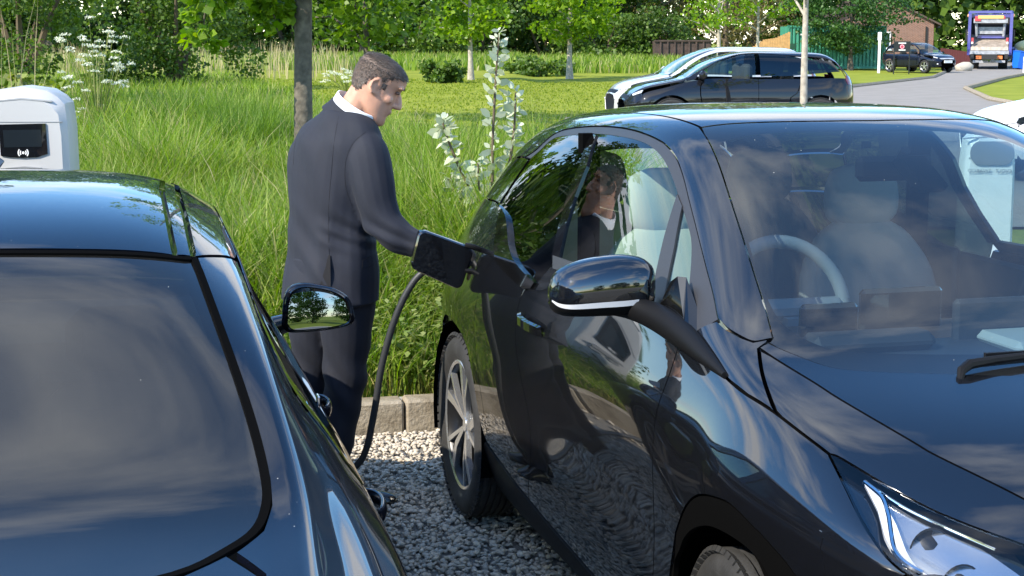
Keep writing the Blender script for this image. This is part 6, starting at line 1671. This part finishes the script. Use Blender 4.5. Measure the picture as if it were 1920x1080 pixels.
MAN = dict(base=(-.70, 6.05, 0), head=(-.582, 6.0, 1.516), head_yaw=math.radians(6), head_pitch=math.radians(32), phi=math.radians(-42),
    neck=[(-.635, 6.03, 1.44, .075), (-.61, 6.02, 1.52, .062), (-.575, 6.01, 1.58, .057), (-.55, 6.0, 1.63, .05)],
    torso=[(.80, -.705, 6.05, .218, .172), (.90, -.703, 6.05, .212, .165), (1.0, -.700, 6.05, .200, .150), (1.10, -.697, 6.05, .193, .143), (1.20, -.690, 6.05, .203, .147), (1.32, -.680, 6.05, .220, .148), (1.41, -.668, 6.04, .214, .135), (1.465, -.655, 6.035, .185, .112), (1.50, -.647, 6.03, .150, .094), (1.525, -.640, 6.03, .110, .080), (1.54, -.636, 6.03, .085, .068)],
    armR=[(-.565, 5.955, 1.425, .070), (-.545, 5.925, 1.37, .086), (-.525, 5.90, 1.27, .082), (-.505, 5.89, 1.18, .077), (-.475, 5.88, 1.115, .073), (-.42, 5.87, 1.075, .066), (-.365, 5.862, 1.045, .060), (-.335, 5.858, 1.03, .054)],
    armL=[(-.765, 6.17, 1.42, .068), (-.800, 6.19, 1.35, .078), (-.808, 6.19, 1.22, .070), (-.800, 6.18, 1.10, .064), (-.775, 6.23, 1.01, .055), (-.75, 6.29, .95, .05)],
    legR=[(-.64, 6.00, .88, .125), (-.642, 6.01, .74, .108), (-.648, 6.02, .60, .092), (-.655, 6.02, .48, .083), (-.675, 6.03, .34, .074), (-.695, 6.03, .22, .068), (-.705, 6.03, .12, .066), (-.705, 6.03, .075, .068)],
    legL=[(-.775, 6.12, .88, .12), (-.785, 6.13, .74, .106), (-.79, 6.14, .60, .09), (-.80, 6.15, .48, .082), (-.815, 6.17, .34, .073), (-.83, 6.18, .22, .068), (-.84, 6.18, .12, .066), (-.84, 6.18, .075, .068)],
    handR=((-.325, 5.862, 1.024), (.62, .42, -.36), (.2, -.3, .9), .75), handL=((-.745, 6.30, .94), (.2, .25, -.95), (-.6, -.7, 0), .45),
    hip=(.86, -.705, 6.05, .19, .155), collar=((-.668, 6.05, 1.592), (-.520, 5.985, 1.492)), vent=-.688, seams=[[(-.652, 1.515), (-.672, 1.35), (-.690, 1.15), (-.689, 1.0)], [(-.545, 1.462), (-.592, 1.42), (-.620, 1.35), (-.622, 1.26), (-.600, 1.18)], [(-.565, .975), (-.545, .985), (-.522, .99)], [(-.565, .975), (-.563, .945), (-.525, .955)], [(-.80, 1.49), (-.83, 1.42), (-.835, 1.33)]],
    shoeR=((-.655, 5.99), math.radians(-8)), shoeL=((-.80, 6.17), math.radians(20)))
build_person('person', 'man in a navy suit and white shirt bending his head over the charge flap', MAN)
# second person just off the left edge: only the hand with the phone reaches into the picture
dx, dy = -2.02, 1.28
def mv(p): return (p[0] + dx, p[1] + dy) + tuple(p[2:])
S2 = {k: v for k, v in MAN.items()}
S2['base'] = (MAN['base'][0] + dx, MAN['base'][1] + dy, 0)
S2['head'] = mv(MAN['head']); 
for k in ('neck', 'armR', 'armL', 'legR', 'legL'): S2[k] = [mv(q) for q in MAN[k]]
S2['torso'] = [(q[0], q[1] + dx, q[2] + dy, q[3], q[4]) for q in MAN['torso']]
S2['hip'] = (MAN['hip'][0], MAN['hip'][1] + dx, MAN['hip'][2] + dy, MAN['hip'][3], MAN['hip'][4])
S2['collar'] = tuple(mv(q) for q in MAN['collar'])
S2['shoeR'] = (mv(MAN['shoeR'][0]), MAN['shoeR'][1]); S2['shoeL'] = (mv(MAN['shoeL'][0]), MAN['shoeL'][1])
HX, HY, HZ = -2.395, 7.22, 1.245
S2['armR'] = [mv((-.565, 5.955, 1.425, .070)), mv((-.555, 5.93, 1.37, .083)), mv((-.56, 5.90, 1.27, .078)), mv((-.56, 5.91, 1.17, .072)), (HX - .16, HY - .02, 1.15, .062), (HX - .12, HY - .01, 1.18, .054), (HX - .10, HY, 1.20, .048)]
S2['handR'] = ((HX - .095, HY, HZ - .045), (.85, .05, .45), (-.3, -.9, .3), .8)
S2['handL'] = (mv(MAN['handL'][0]), MAN['handL'][1], MAN['handL'][2], .45)
del S2['vent'], S2['seams']
build_person('person', 'person at the left edge of whom only a hand holding a phone shows', S2)
ph = MB().box((0, 0, 0), (.075, .009, .15), bev=.008, M=Matrix.Translation((HX - .012, HY - .012, HZ + .02)) @ Matrix.Rotation(-.95, 4, 'Y') @ Matrix.Rotation(.2, 4, 'Z'))
tag(ph.build('mobile_phone', plain('phone_dark', (.03, .035, .05), .2, coat=1.0), None, True), 'dark mobile phone held up at the left edge in front of the charger', 'phone')

# ------------------------------------------------------------------ charging posts
M_CHWHITE = plain('charger_white', (.44, .445, .45), .38, coat=.2)
M_CHGREY = plain('charger_grey', (.22, .23, .24), .45)
M_SCREEN = plain('charger_screen', (.006, .007, .009), .08, coat=1.0)
M_DISPLAY = plain('display_dark', (.012, .017, .022), .12)
M_MARKW = plain('white_mark', (.82, .82, .82), .5)
def charger(name, label, x, y, rz, h=1.575, w=.44, d=.24, screen=True, cm=None):
    root = empty(name, label, 'charging post', (x, y, float(H(x, y))), rz)
    z0 = float(H(x, y))
    T = h - z0
    # outline of the front: straight sides, gently arched top, chamfered shoulders
    pts = [(-w / 2 - .01, .0), (-w / 2, T - .20), (-w / 2 + .012, T - .085), (-w / 2 + .045, T - .05), (-w * .28, T - .018), (0, T), (w * .28, T - .018), (w / 2 - .045, T - .05), (w / 2 - .012, T - .085), (w / 2, T - .20), (w / 2 + .01, .0)]
    def ring(k, yy, dz=0): return [(px_ * k, yy, pz if pz == 0 else (pz - .55) * (1 - (1 - k) * .5) + .55 + dz) for px_, pz in pts]
    MB().loft([ring(.86, -d / 2), ring(.985, -d / 2 + .03), ring(1.0, -d / 2 + .06), ring(1.0, d / 2 - .03), ring(.94, d / 2)]).build('cabinet', cm or M_CHWHITE, root, True, .5)
    MB().box((0, -d / 2 + .0035, T - .178), (w * .90, .012, .003)).build('cap_joint', M_CHGREY, root)
    MB().prism([(-.15, T - .072), (0, T - .058), (.15, T - .072), (.15, T - .079), (0, T - .066), (-.15, T - .079)], 'Y', -d / 2 - .0025, -d / 2 + .01).build('cap_groove', plain('charger_seam_grey', (.34, .35, .36), .5), root)  # grey seam line following the arch of the cap
    f = -d / 2 - .002
    sw = .232
    sc_ = [(-sw / 2, T - .19), (sw / 2, T - .185), (sw / 2 + .004, T - .335), (.07, T - .352), (0, T - .356), (-.07, T - .352), (-sw / 2 + .004, T - .345)]
    if not screen: return root, T, f
    MB().prism(sc_, 'Y', f - .006, f + .004).build('screen', M_SCREEN, root)
    MB().prism([(-.095, T - .218), (.092, T - .215), (.094, T - .300), (-.093, T - .304)], 'Y', f - .0075, f - .005).build('display', M_DISPLAY, root)
    # contactless mark: dot with two pairs of arcs
    cz = T - .330
    MB().lathe([(.0001, f - .0085), (.0065, f - .0085), (.0065, f - .005)], 16, 'Y', (0, 0, cz)).build('contactless_dot', M_MARKW, root)
    for s in (1, -1):
        for r in (.0145, .0245):
            arc = [math.radians(a) for a in np.linspace(-42, 42, 9)]
            vi = [(s * (r - .0027) * math.cos(a), (r - .0027) * math.sin(a) * 1.0 + cz) for a in arc]; vo = [(s * (r + .0027) * math.cos(a), (r + .0027) * math.sin(a) + cz) for a in arc]
            MB().prism(vi + vo[::-1], 'Y', f - .0085, f - .005).build('contactless_arc', M_MARKW, root)
    MB().prism([(-.11, T - .47), (-.115, T - .43), (-.085, T - .405), (0, T - .398), (.085, T - .405), (.115, T - .43), (.11, T - .47)], 'Y', f - .03, f + .004).build('socket_hood', M_CHGREY, root)
    for s in (1, -1):
        MB().lathe([(.0001, f - .012), (.042, f - .012), (.048, f - .004), (.048, f + .01)], 24, 'Y', (s * .06, 0, T - .52)).build('socket', M_CHGREY, root, True)
    MB().box((0, -d / 2 - .003, T - .80), (.26, .004, .07)).build('logo_band', M_CHGREY, root)
    return root, T, f
charger('charging_post', 'white charging post with a black screen behind the saloon\'s roof', -2.44, 7.98, .03)
# added post standing in for a charger's reflection in the hatchback's windows; its twin-socket plate carries reversed lettering as in that reflection
c2, T2, f2 = charger('charging_post', 'white charging post seen through the hatchback\'s windscreen', 2.55, 8.45, -.1, 1.36, .26, screen=False, cm=plain('bright_white_cabinet', (.82, .84, .82), .45))
MB().prism([(math.cos(t) * .052 + (.062 if math.cos(t) > 0 else -.062), math.sin(t) * .062 + T2 - .15) for t in [2 * PI * i / 36 for i in range(36)]], 'Y', f2 - .012, f2 - .004).build('twin_socket_plate', M_CHGREY, c2)
for s, tx in ((1, 'SWARCO'), (-1, 'EVOLT')):
    text_mesh('reversed_lettering', tx, .028, M_CHGREY, c2, Matrix.Translation((s * -.062, f2 - .009, T2 - .245)) @ Matrix.Rotation(PI / 2, 4, 'X') @ Matrix.Scale(-1, 4, (1, 0, 0)))

# charging cable from the flap down to the ground and away to the post
cab = [(-.02, 5.855, .97), (-.12, 5.87, 1.0), (-.24, 5.88, .985), (-.34, 5.885, .93), (-.395, 5.89, .86), (-.44, 5.90, .765), (-.475, 5.91, .66), (-.505, 5.92, .54), (-.525, 5.93, .42), (-.545, 5.95, .32), (-.565, 5.97, .235), (-.60, 6.0, .16), (-.68, 6.03, .09), (-.80, 6.1, .03), (-1.0, 6.35, .018), (-1.4, 6.6, .016), (-1.9, 6.85, .016), (-2.3, 7.15, .016), (-2.42, 7.45, .06), (-2.40, 7.66, .45), (-2.39, 7.80, .80), (-2.38, 7.86, .92)]
cb = catmull(cab, 8)
cable = empty('charging_cable', 'thick black charging cable hanging from the hatchback\'s open flap to the gravel', 'cable', cab[0])
off = Vector(cab[0])
MB().tube([Vector(p) - off for p in cb], .0135, 12).build('cable', plain('cable_black', (.03, .032, .034), .5), cable, True)
MB().tube([Vector(p) - off for p in cb[0:14]], [.034, .034, .033, .032, .031, .030, .029, .028, .027, .026, .024, .022, .019, .015], 14).build('plug_grip', M_TRIM, cable, True)

# ------------------------------------------------------------------ beyond the road
M_CONT = plain('green_container_paint', (.045, .24, .16), .5, var=.08, vscale=2)
M_TIMBER = plain('orange_fence_timber', (.46, .26, .10), .8, var=.2, vscale=6)
M_RUST = plain('dark_rusty_steel', (.055, .035, .028), .8, var=.5, vscale=3)
gh = lambda x, y: float(H(x, y))
cx0, cy0 = 16.75, 97.0
con = empty('shipping_container', 'green corrugated shipping container behind the spreading conifer', 'container', (cx0, cy0, gh(cx0, cy0)), math.radians(2))
MB().box((3.03, 1.2, 1.3), (5.96, 2.3, 2.5)).build('body', M_CONT, con)
k = 0
for i in range(26):
    MB().prism([(i * .228 + .12, -.0), (i * .228 + .16, -.045), (i * .228 + .26, -.045), (i * .228 + .30, -.0)], 'Z', .15, 2.45).build('corrugation', M_CONT, con)
for (c, d) in (((3.03, -.02, 2.54), (6.06, .14, .12)), ((3.03, -.02, .08), (6.06, .14, .16)), ((.05, -.02, 1.3), (.14, .14, 2.55)), ((6.01, -.02, 1.3), (.14, .14, 2.55))):
    MB().box(c, d).build('frame_rail', M_CONT, con)
for z in (1.35, .95):
    MB().box((.36, -.052, z), (.34, .012, .34)).build('data_plate', plain('dark_green_plate', (.012, .07, .045), .6), con)
for x in (.9, 1.25, 1.6):
    MB().box((x, -.052, 2.06), (.26, .01, .09)).build('white_lettering', M_MARKW, con)
fe = empty('timber_fence', 'orange timber fence with a stepped top left of the green container', 'fence', (14.25, 95.8, gh(14.25, 95.8)))
for i in range(17):
    x = i * .15; hh = np.interp(x, [0, .9, 1.6, 2.5], [1.05, 1.62, 1.72, 2.12])
    MB().box((x, 0, hh / 2), (.142, .03, hh)).build('board', M_TIMBER, fe)
sk = empty('skip_container', 'low dark rusty skip at the edge of the wood behind the silver off-roader', 'skip', (9.6, 96.5, gh(9.6, 96.5)))
MB().prism([(-.9, 0), (2.2, 0), (2.5, 1.32), (-.95, 1.32)], 'Y', 0, 1.6).build('tub', M_RUST, sk)
for x in np.linspace(-.6, 2.0, 7): MB().box((x, -.05, .66), (.09, .10, 1.28)).build('rib', M_RUST, sk)
MB().box((.75, -.05, 1.34), (3.5, .14, .09)).build('rim', M_RUST, sk)
# brick house with a gable towards the road
M_BRICK, bn, bl, bb = nodes_of('red_brick')
bt = bn.new('ShaderNodeTexBrick'); bt.inputs['Scale'].default_value = 1.0; bt.inputs['Brick Width'].default_value = .225; bt.inputs['Row Height'].default_value = .075; bt.inputs['Mortar Size'].default_value = .008
bt.inputs['Color1'].default_value = (.15, .06, .038, 1); bt.inputs['Color2'].default_value = (.23, .10, .062, 1); bt.inputs['Mortar'].default_value = (.30, .26, .22, 1)
btc = bn.new('ShaderNodeTexCoord'); bsp = bn.new('ShaderNodeSeparateXYZ'); bcm = bn.new('ShaderNodeCombineXYZ')
bl.new(btc.outputs['Object'], bsp.inputs[0]); bl.new(bsp.outputs['X'], bcm.inputs['X']); bl.new(bsp.outputs['Z'], bcm.inputs['Y']); bl.new(bcm.outputs[0], bt.inputs['Vector'])
bl.new(bt.outputs['Color'], bb.inputs['Base Color']); bb.inputs['Roughness'].default_value = .9
hx0, hy0 = 22.6, 113.0
ho = empty('brick_house', 'small red brick house with a pitched roof behind the people carrier', 'house', (hx0, hy0, gh(hx0, hy0)))
MB().prism([(0, 0), (7.3, 0), (7.3, 3.0), (3.4, 4.85), (0, 3.2)], 'Y', 0, 9).build('wall', M_BRICK, ho)
rf = MB().prism([(-.4, 3.1), (3.4, 5.0), (7.75, 2.92), (7.75, 2.80), (3.4, 4.86), (-.4, 2.96)], 'Y', -.25, 9.2).build('roof', plain('brown_roof_tiles', (.09, .06, .045), .85, bump=.5, bscale=20), ho)
MB().box((7.62, 4.4, 2.72), (.14, 9.2, .12)).build('gutter', plain('black_plastic', (.01, .01, .01), .4), rf)
MB().tube([(6.75, -.08, 2.75), (6.75, -.08, 0)], .06, 8).build('downpipe', plain('black_plastic', (.01, .01, .01), .4), ho)
wn_ = MB().box((3.6, -.03, 1.75), (1.3, .10, 1.25)).build('window', M_MARKW, ho)
for s in (-.31, .31): MB().box((3.6 + s, -.085, 1.78), (.50, .02, 1.0)).build('pane', plain('window_pane', (.05, .09, .09), .05, coat=1), wn_)
MB().box((3.6, -.08, 1.10), (1.45, .18, .07)).build('sill', M_MARKW, wn_)
sf = empty('red_fence', 'short dark red fence right of the brick house', 'fence', (30.3, 112.2, gh(30.3, 112.2)))
for i in range(14): MB().box((i * .17, 0, .62 - .012 * i), (.16, .03, 1.24 - .024 * i)).build('board', plain('dark_red_fence_paint', (.10, .022, .022), .8), sf)
# black sign on two posts, pale post, bollard
sg = empty('roadside_sign', 'black board sign with a red and white emblem on two thin posts', 'sign', (20.3, 84.5, gh(20.3, 84.5)))
MB().box((.41, 0, 1.45), (.80, .03, .56)).build('board', plain('sign_black', (.012, .014, .014), .5), sg)
for x in (0, .82): MB().box((x, 0, .87), (.05, .05, 1.74)).build('post', plain('sign_black', (.012, .014, .014), .5), sg)
MB().lathe([(.0001, -.022), (.125, -.022), (.125, -.016)], 24, 'Y', (.41, 0, 1.45)).build('red_emblem', plain('sign_red', (.60, .05, .09), .5), sg)
MB().lathe([(.085, -.024), (.10, -.024), (.10, -.018)], 24, 'Y', (.41, 0, 1.45)).build('emblem_ring', M_MARKW, sg)
MB().box((.41, -.018, 1.63), (.40, .006, .06)).build('white_lettering', M_MARKW, sg)
MB().box((.41, -.018, 1.275), (.36, .006, .05)).build('white_lettering', M_MARKW, sg)
po = empty('pale_post', 'tall pale post standing before the green container', 'post', (20.2, 87.5, gh(20.2, 87.5)))
MB().box((0, 0, 1.05), (.12, .10, 2.1)).build('shaft', M_MARKW, po)
MB().box((.0, 0, 2.0), (.2, .12, .45), bev=.02).build('cap', M_MARKW, po)
bo = empty('bollard', 'short white bollard on the verge right of the refuse lorry', 'bollard', (26.3, 81.5, gh(26.3, 81.5)))
MB().lathe([(.08, 0), (.08, .9), (.06, .97), (.001, 1.0)], 14, 'Z').build('shaft', M_MARKW, bo, True)
MB().lathe([(.084, .62), (.084, .74)], 14, 'Z').build('band', plain('reflective_grey', (.4, .4, .4), .3), bo, True)
for (x, y) in ((26.3, 92.5),):
    st = empty('kerb_rock', 'pale boulder on the kerb corner beside the people carrier', 'rock', (x, y, gh(x, y)))
    rk = MB().ico((0, 0, .22), (.55, .42, .32), 2)
    rk.v = [(a + .07 * math.sin(b * 9 + c * 5), b + .06 * math.sin(a * 8), c + .05 * math.sin(a * 7 + b * 6)) for a, b, c in rk.v]
    rk.build('stone', plain('pale_rock', (.42, .38, .31), .9, bump=.5, bscale=9), st, True)
# refuse lorry seen from behind
lx, ly = 29.25, 97.5
lo = empty('refuse_lorry', 'blue refuse lorry seen from behind with its loading hopper open', 'lorry', (lx, ly, gh(lx, ly) + .03), math.radians(-16.5))
M_LB = plain('lorry_blue', (.055, .06, .28), .4, coat=.5, var=.15, vscale=2)
M_LG = plain('lorry_grey', (.30, .31, .34), .5, var=.3, vscale=4)
M_LD = plain('lorry_dark', (.015, .015, .017), .7)
M_LO = plain('lorry_orange', (.75, .20, .05), .4)
M_LT = plain('hopper_worn_steel', (.38, .32, .26), .5, metal=.3, var=.3, vscale=5)
for s in (-1, 1): MB().prism([(0, .85), (0, 3.35), (.25, 3.5), (1.8, 3.5), (1.8, .85)], 'X', s * 1.22 - .09, s * 1.22 + .09).build('hopper_side', M_LB, lo)
MB().box((0, .30, 3.46), (2.5, .55, .16)).build('hopper_top', M_LB, lo)
MB().box((0, 5.0, 2.05), (2.4, 6.4, 2.6)).build('box_body', M_LB, lo)
MB().box((0, 1.5, 1.9), (2.3, .1, 2.5)).build('hopper_back', M_LD, lo)
MB().prism([(.0, 1.15), (.9, 1.15), (1.4, 1.9), (1.4, 2.1), (.05, 1.35)], 'X', -1.1, 1.1).build('hopper_floor', M_LT, lo)
MB().box((.05, .75, 2.35), (1.5, .35, .42), M=Matrix.Translation((.05, .75, 2.35)) @ Matrix.Rotation(.4, 4, 'X') @ Matrix.Translation((-.05, -.75, -2.35)) if False else None).build('packer_plate', M_LG, lo)
MB().box((.05, .9, 1.98), (1.6, .3, .2)).build('packer_blade', M_LB, lo)
MB().box((0, .15, 2.93), (2.0, .2, .26)).build('top_beam', M_LG, lo)
MB().box((0, .02, 3.16), (1.5, .06, .2)).build('top_lamp_bar', plain('lamp_amber_panel', (.70, .42, .14), .5), lo)
MB().box((-.75, .05, 3.06), (.35, .1, .3)).build('ram_cover', plain('lorry_red', (.45, .05, .06), .5), lo)
MB().box((.65, .03, 3.12), (.38, .06, .16)).build('ram_cover', plain('lorry_red', (.45, .05, .06), .5), lo)
for s in (-1, 1):
    MB().tube([(s * .85, .3, 3.0), (s * .8, .5, 2.0)], .09, 8).build('ram', M_LG, lo, True)
    MB().box((s * 1.02, .0, 1.75), (.13, .06, .32)).build('tail_lamp', plain('lorry_red', (.45, .05, .06), .5), lo)
    MB().box((s * 1.03, -.01, 1.60), (.11, .05, .12)).build('reverse_lamp', M_MARKW, lo)
    MB().box((s * 1.38, .3, 2.05), (.12, .3, .7)).build('marker_board', M_LD, lo)
    MB().ico((s * 1.3, .1, 3.25), (.10, .08, .12), 1).build('beacon', plain('beacon_amber', (.8, .35, .2), .3), lo)
MB().box((0, -.15, 1.02), (2.3, .3, .22)).build('bin_lift_bar', M_LG, lo)
for s in (-1, 1):
    MB().box((s * .42, -.32, .72), (.72, .05, .20)).build('chevron_panel', M_LO, lo)
    MB().box((s * .50, -.30, .47), (.90, .12, .14)).build('bumper', M_LG, lo)
    MB().lathe([(.2, -.28), (.48, -.28), (.52, -.2), (.52, .25), (.2, .28)], 24, 'X', (s * .85, 2.2, .52)).build('rear_wheel', M_RUBBER, lo, True)
    MB().box((s * 1.0, -.22, .78), (.2, .2, .3)).build('lift_arm', M_LD, lo)
MB().box((0, 3.5, .75), (.9, 9.5, .3)).build('chassis', M_LD, lo)
MB().box((0, 9.3, 1.7), (2.4, 1.9, 2.3), bev=.12).build('cab', M_LB, lo)
for s in (-1, 1): MB().lathe([(.2, -.15), (.5, -.15), (.5, .15), (.2, .15)], 20, 'X', (s * 1.0, 8.6, .5)).build('front_wheel', M_RUBBER, lo, True)
# blue wheeled bin, tipped towards the lorry
wb_ = empty('wheeled_bin', 'bright blue wheeled bin tilted beside the refuse lorry', 'bin', (lx + 1.62, ly - .55, gh(lx, ly) + .03), 0)
wb_.rotation_euler = (0, .16, .3)
M_BINB = plain('bin_blue', (.01, .13, .62), .45)
MB().loft([[(-.24, -.3, .06), (.24, -.3, .06), (.24, .3, .06), (-.24, .3, .06)], [(-.30, -.38, 1.02), (.30, -.38, 1.02), (.30, .38, 1.02), (-.30, .38, 1.02)]]).build('tub', M_BINB, wb_)
MB().box((0, 0, 1.06), (.66, .82, .07), bev=.02).build('lid', M_BINB, wb_)
for s in (-1, 1): MB().lathe([(.001, -.03), (.1, -.03), (.1, .03), (.001, .03)], 14, 'X', (s * .27, .30, .10)).build('wheel', M_LD, wb_)
# parked van behind the bin, mostly out of frame: pale body and yellow load
vn = empty('flatbed_van', 'pale van carrying a yellow load at the right edge behind the blue bin', 'van', (31.9, 99.5, gh(31.9, 99.5) + .03))
MB().box((1.6, 2, .95), (3.4, 2.0, .75), bev=.1).build('body', plain('pale_blue_paint', (.55, .62, .72), .4, coat=.5), vn)
MB().box((2.6, 2, 1.75), (1.6, 1.9, .85), bev=.15).build('cab', plain('pale_blue_paint', (.55, .62, .72), .4, coat=.5), vn)
MB().ico((.75, 1.2, 1.35), (.85, .7, .42), 3).build('yellow_load', plain('pale_yellow', (.75, .70, .32), .7, bump=.4, bscale=8), vn, True)
for x in (.5, 2.7): MB().lathe([(.001, -.1), (.33, -.1), (.33, .1), (.001, .1)], 20, 'Y', (x, .98, .33)).build('wheel', M_RUBBER, vn, True)
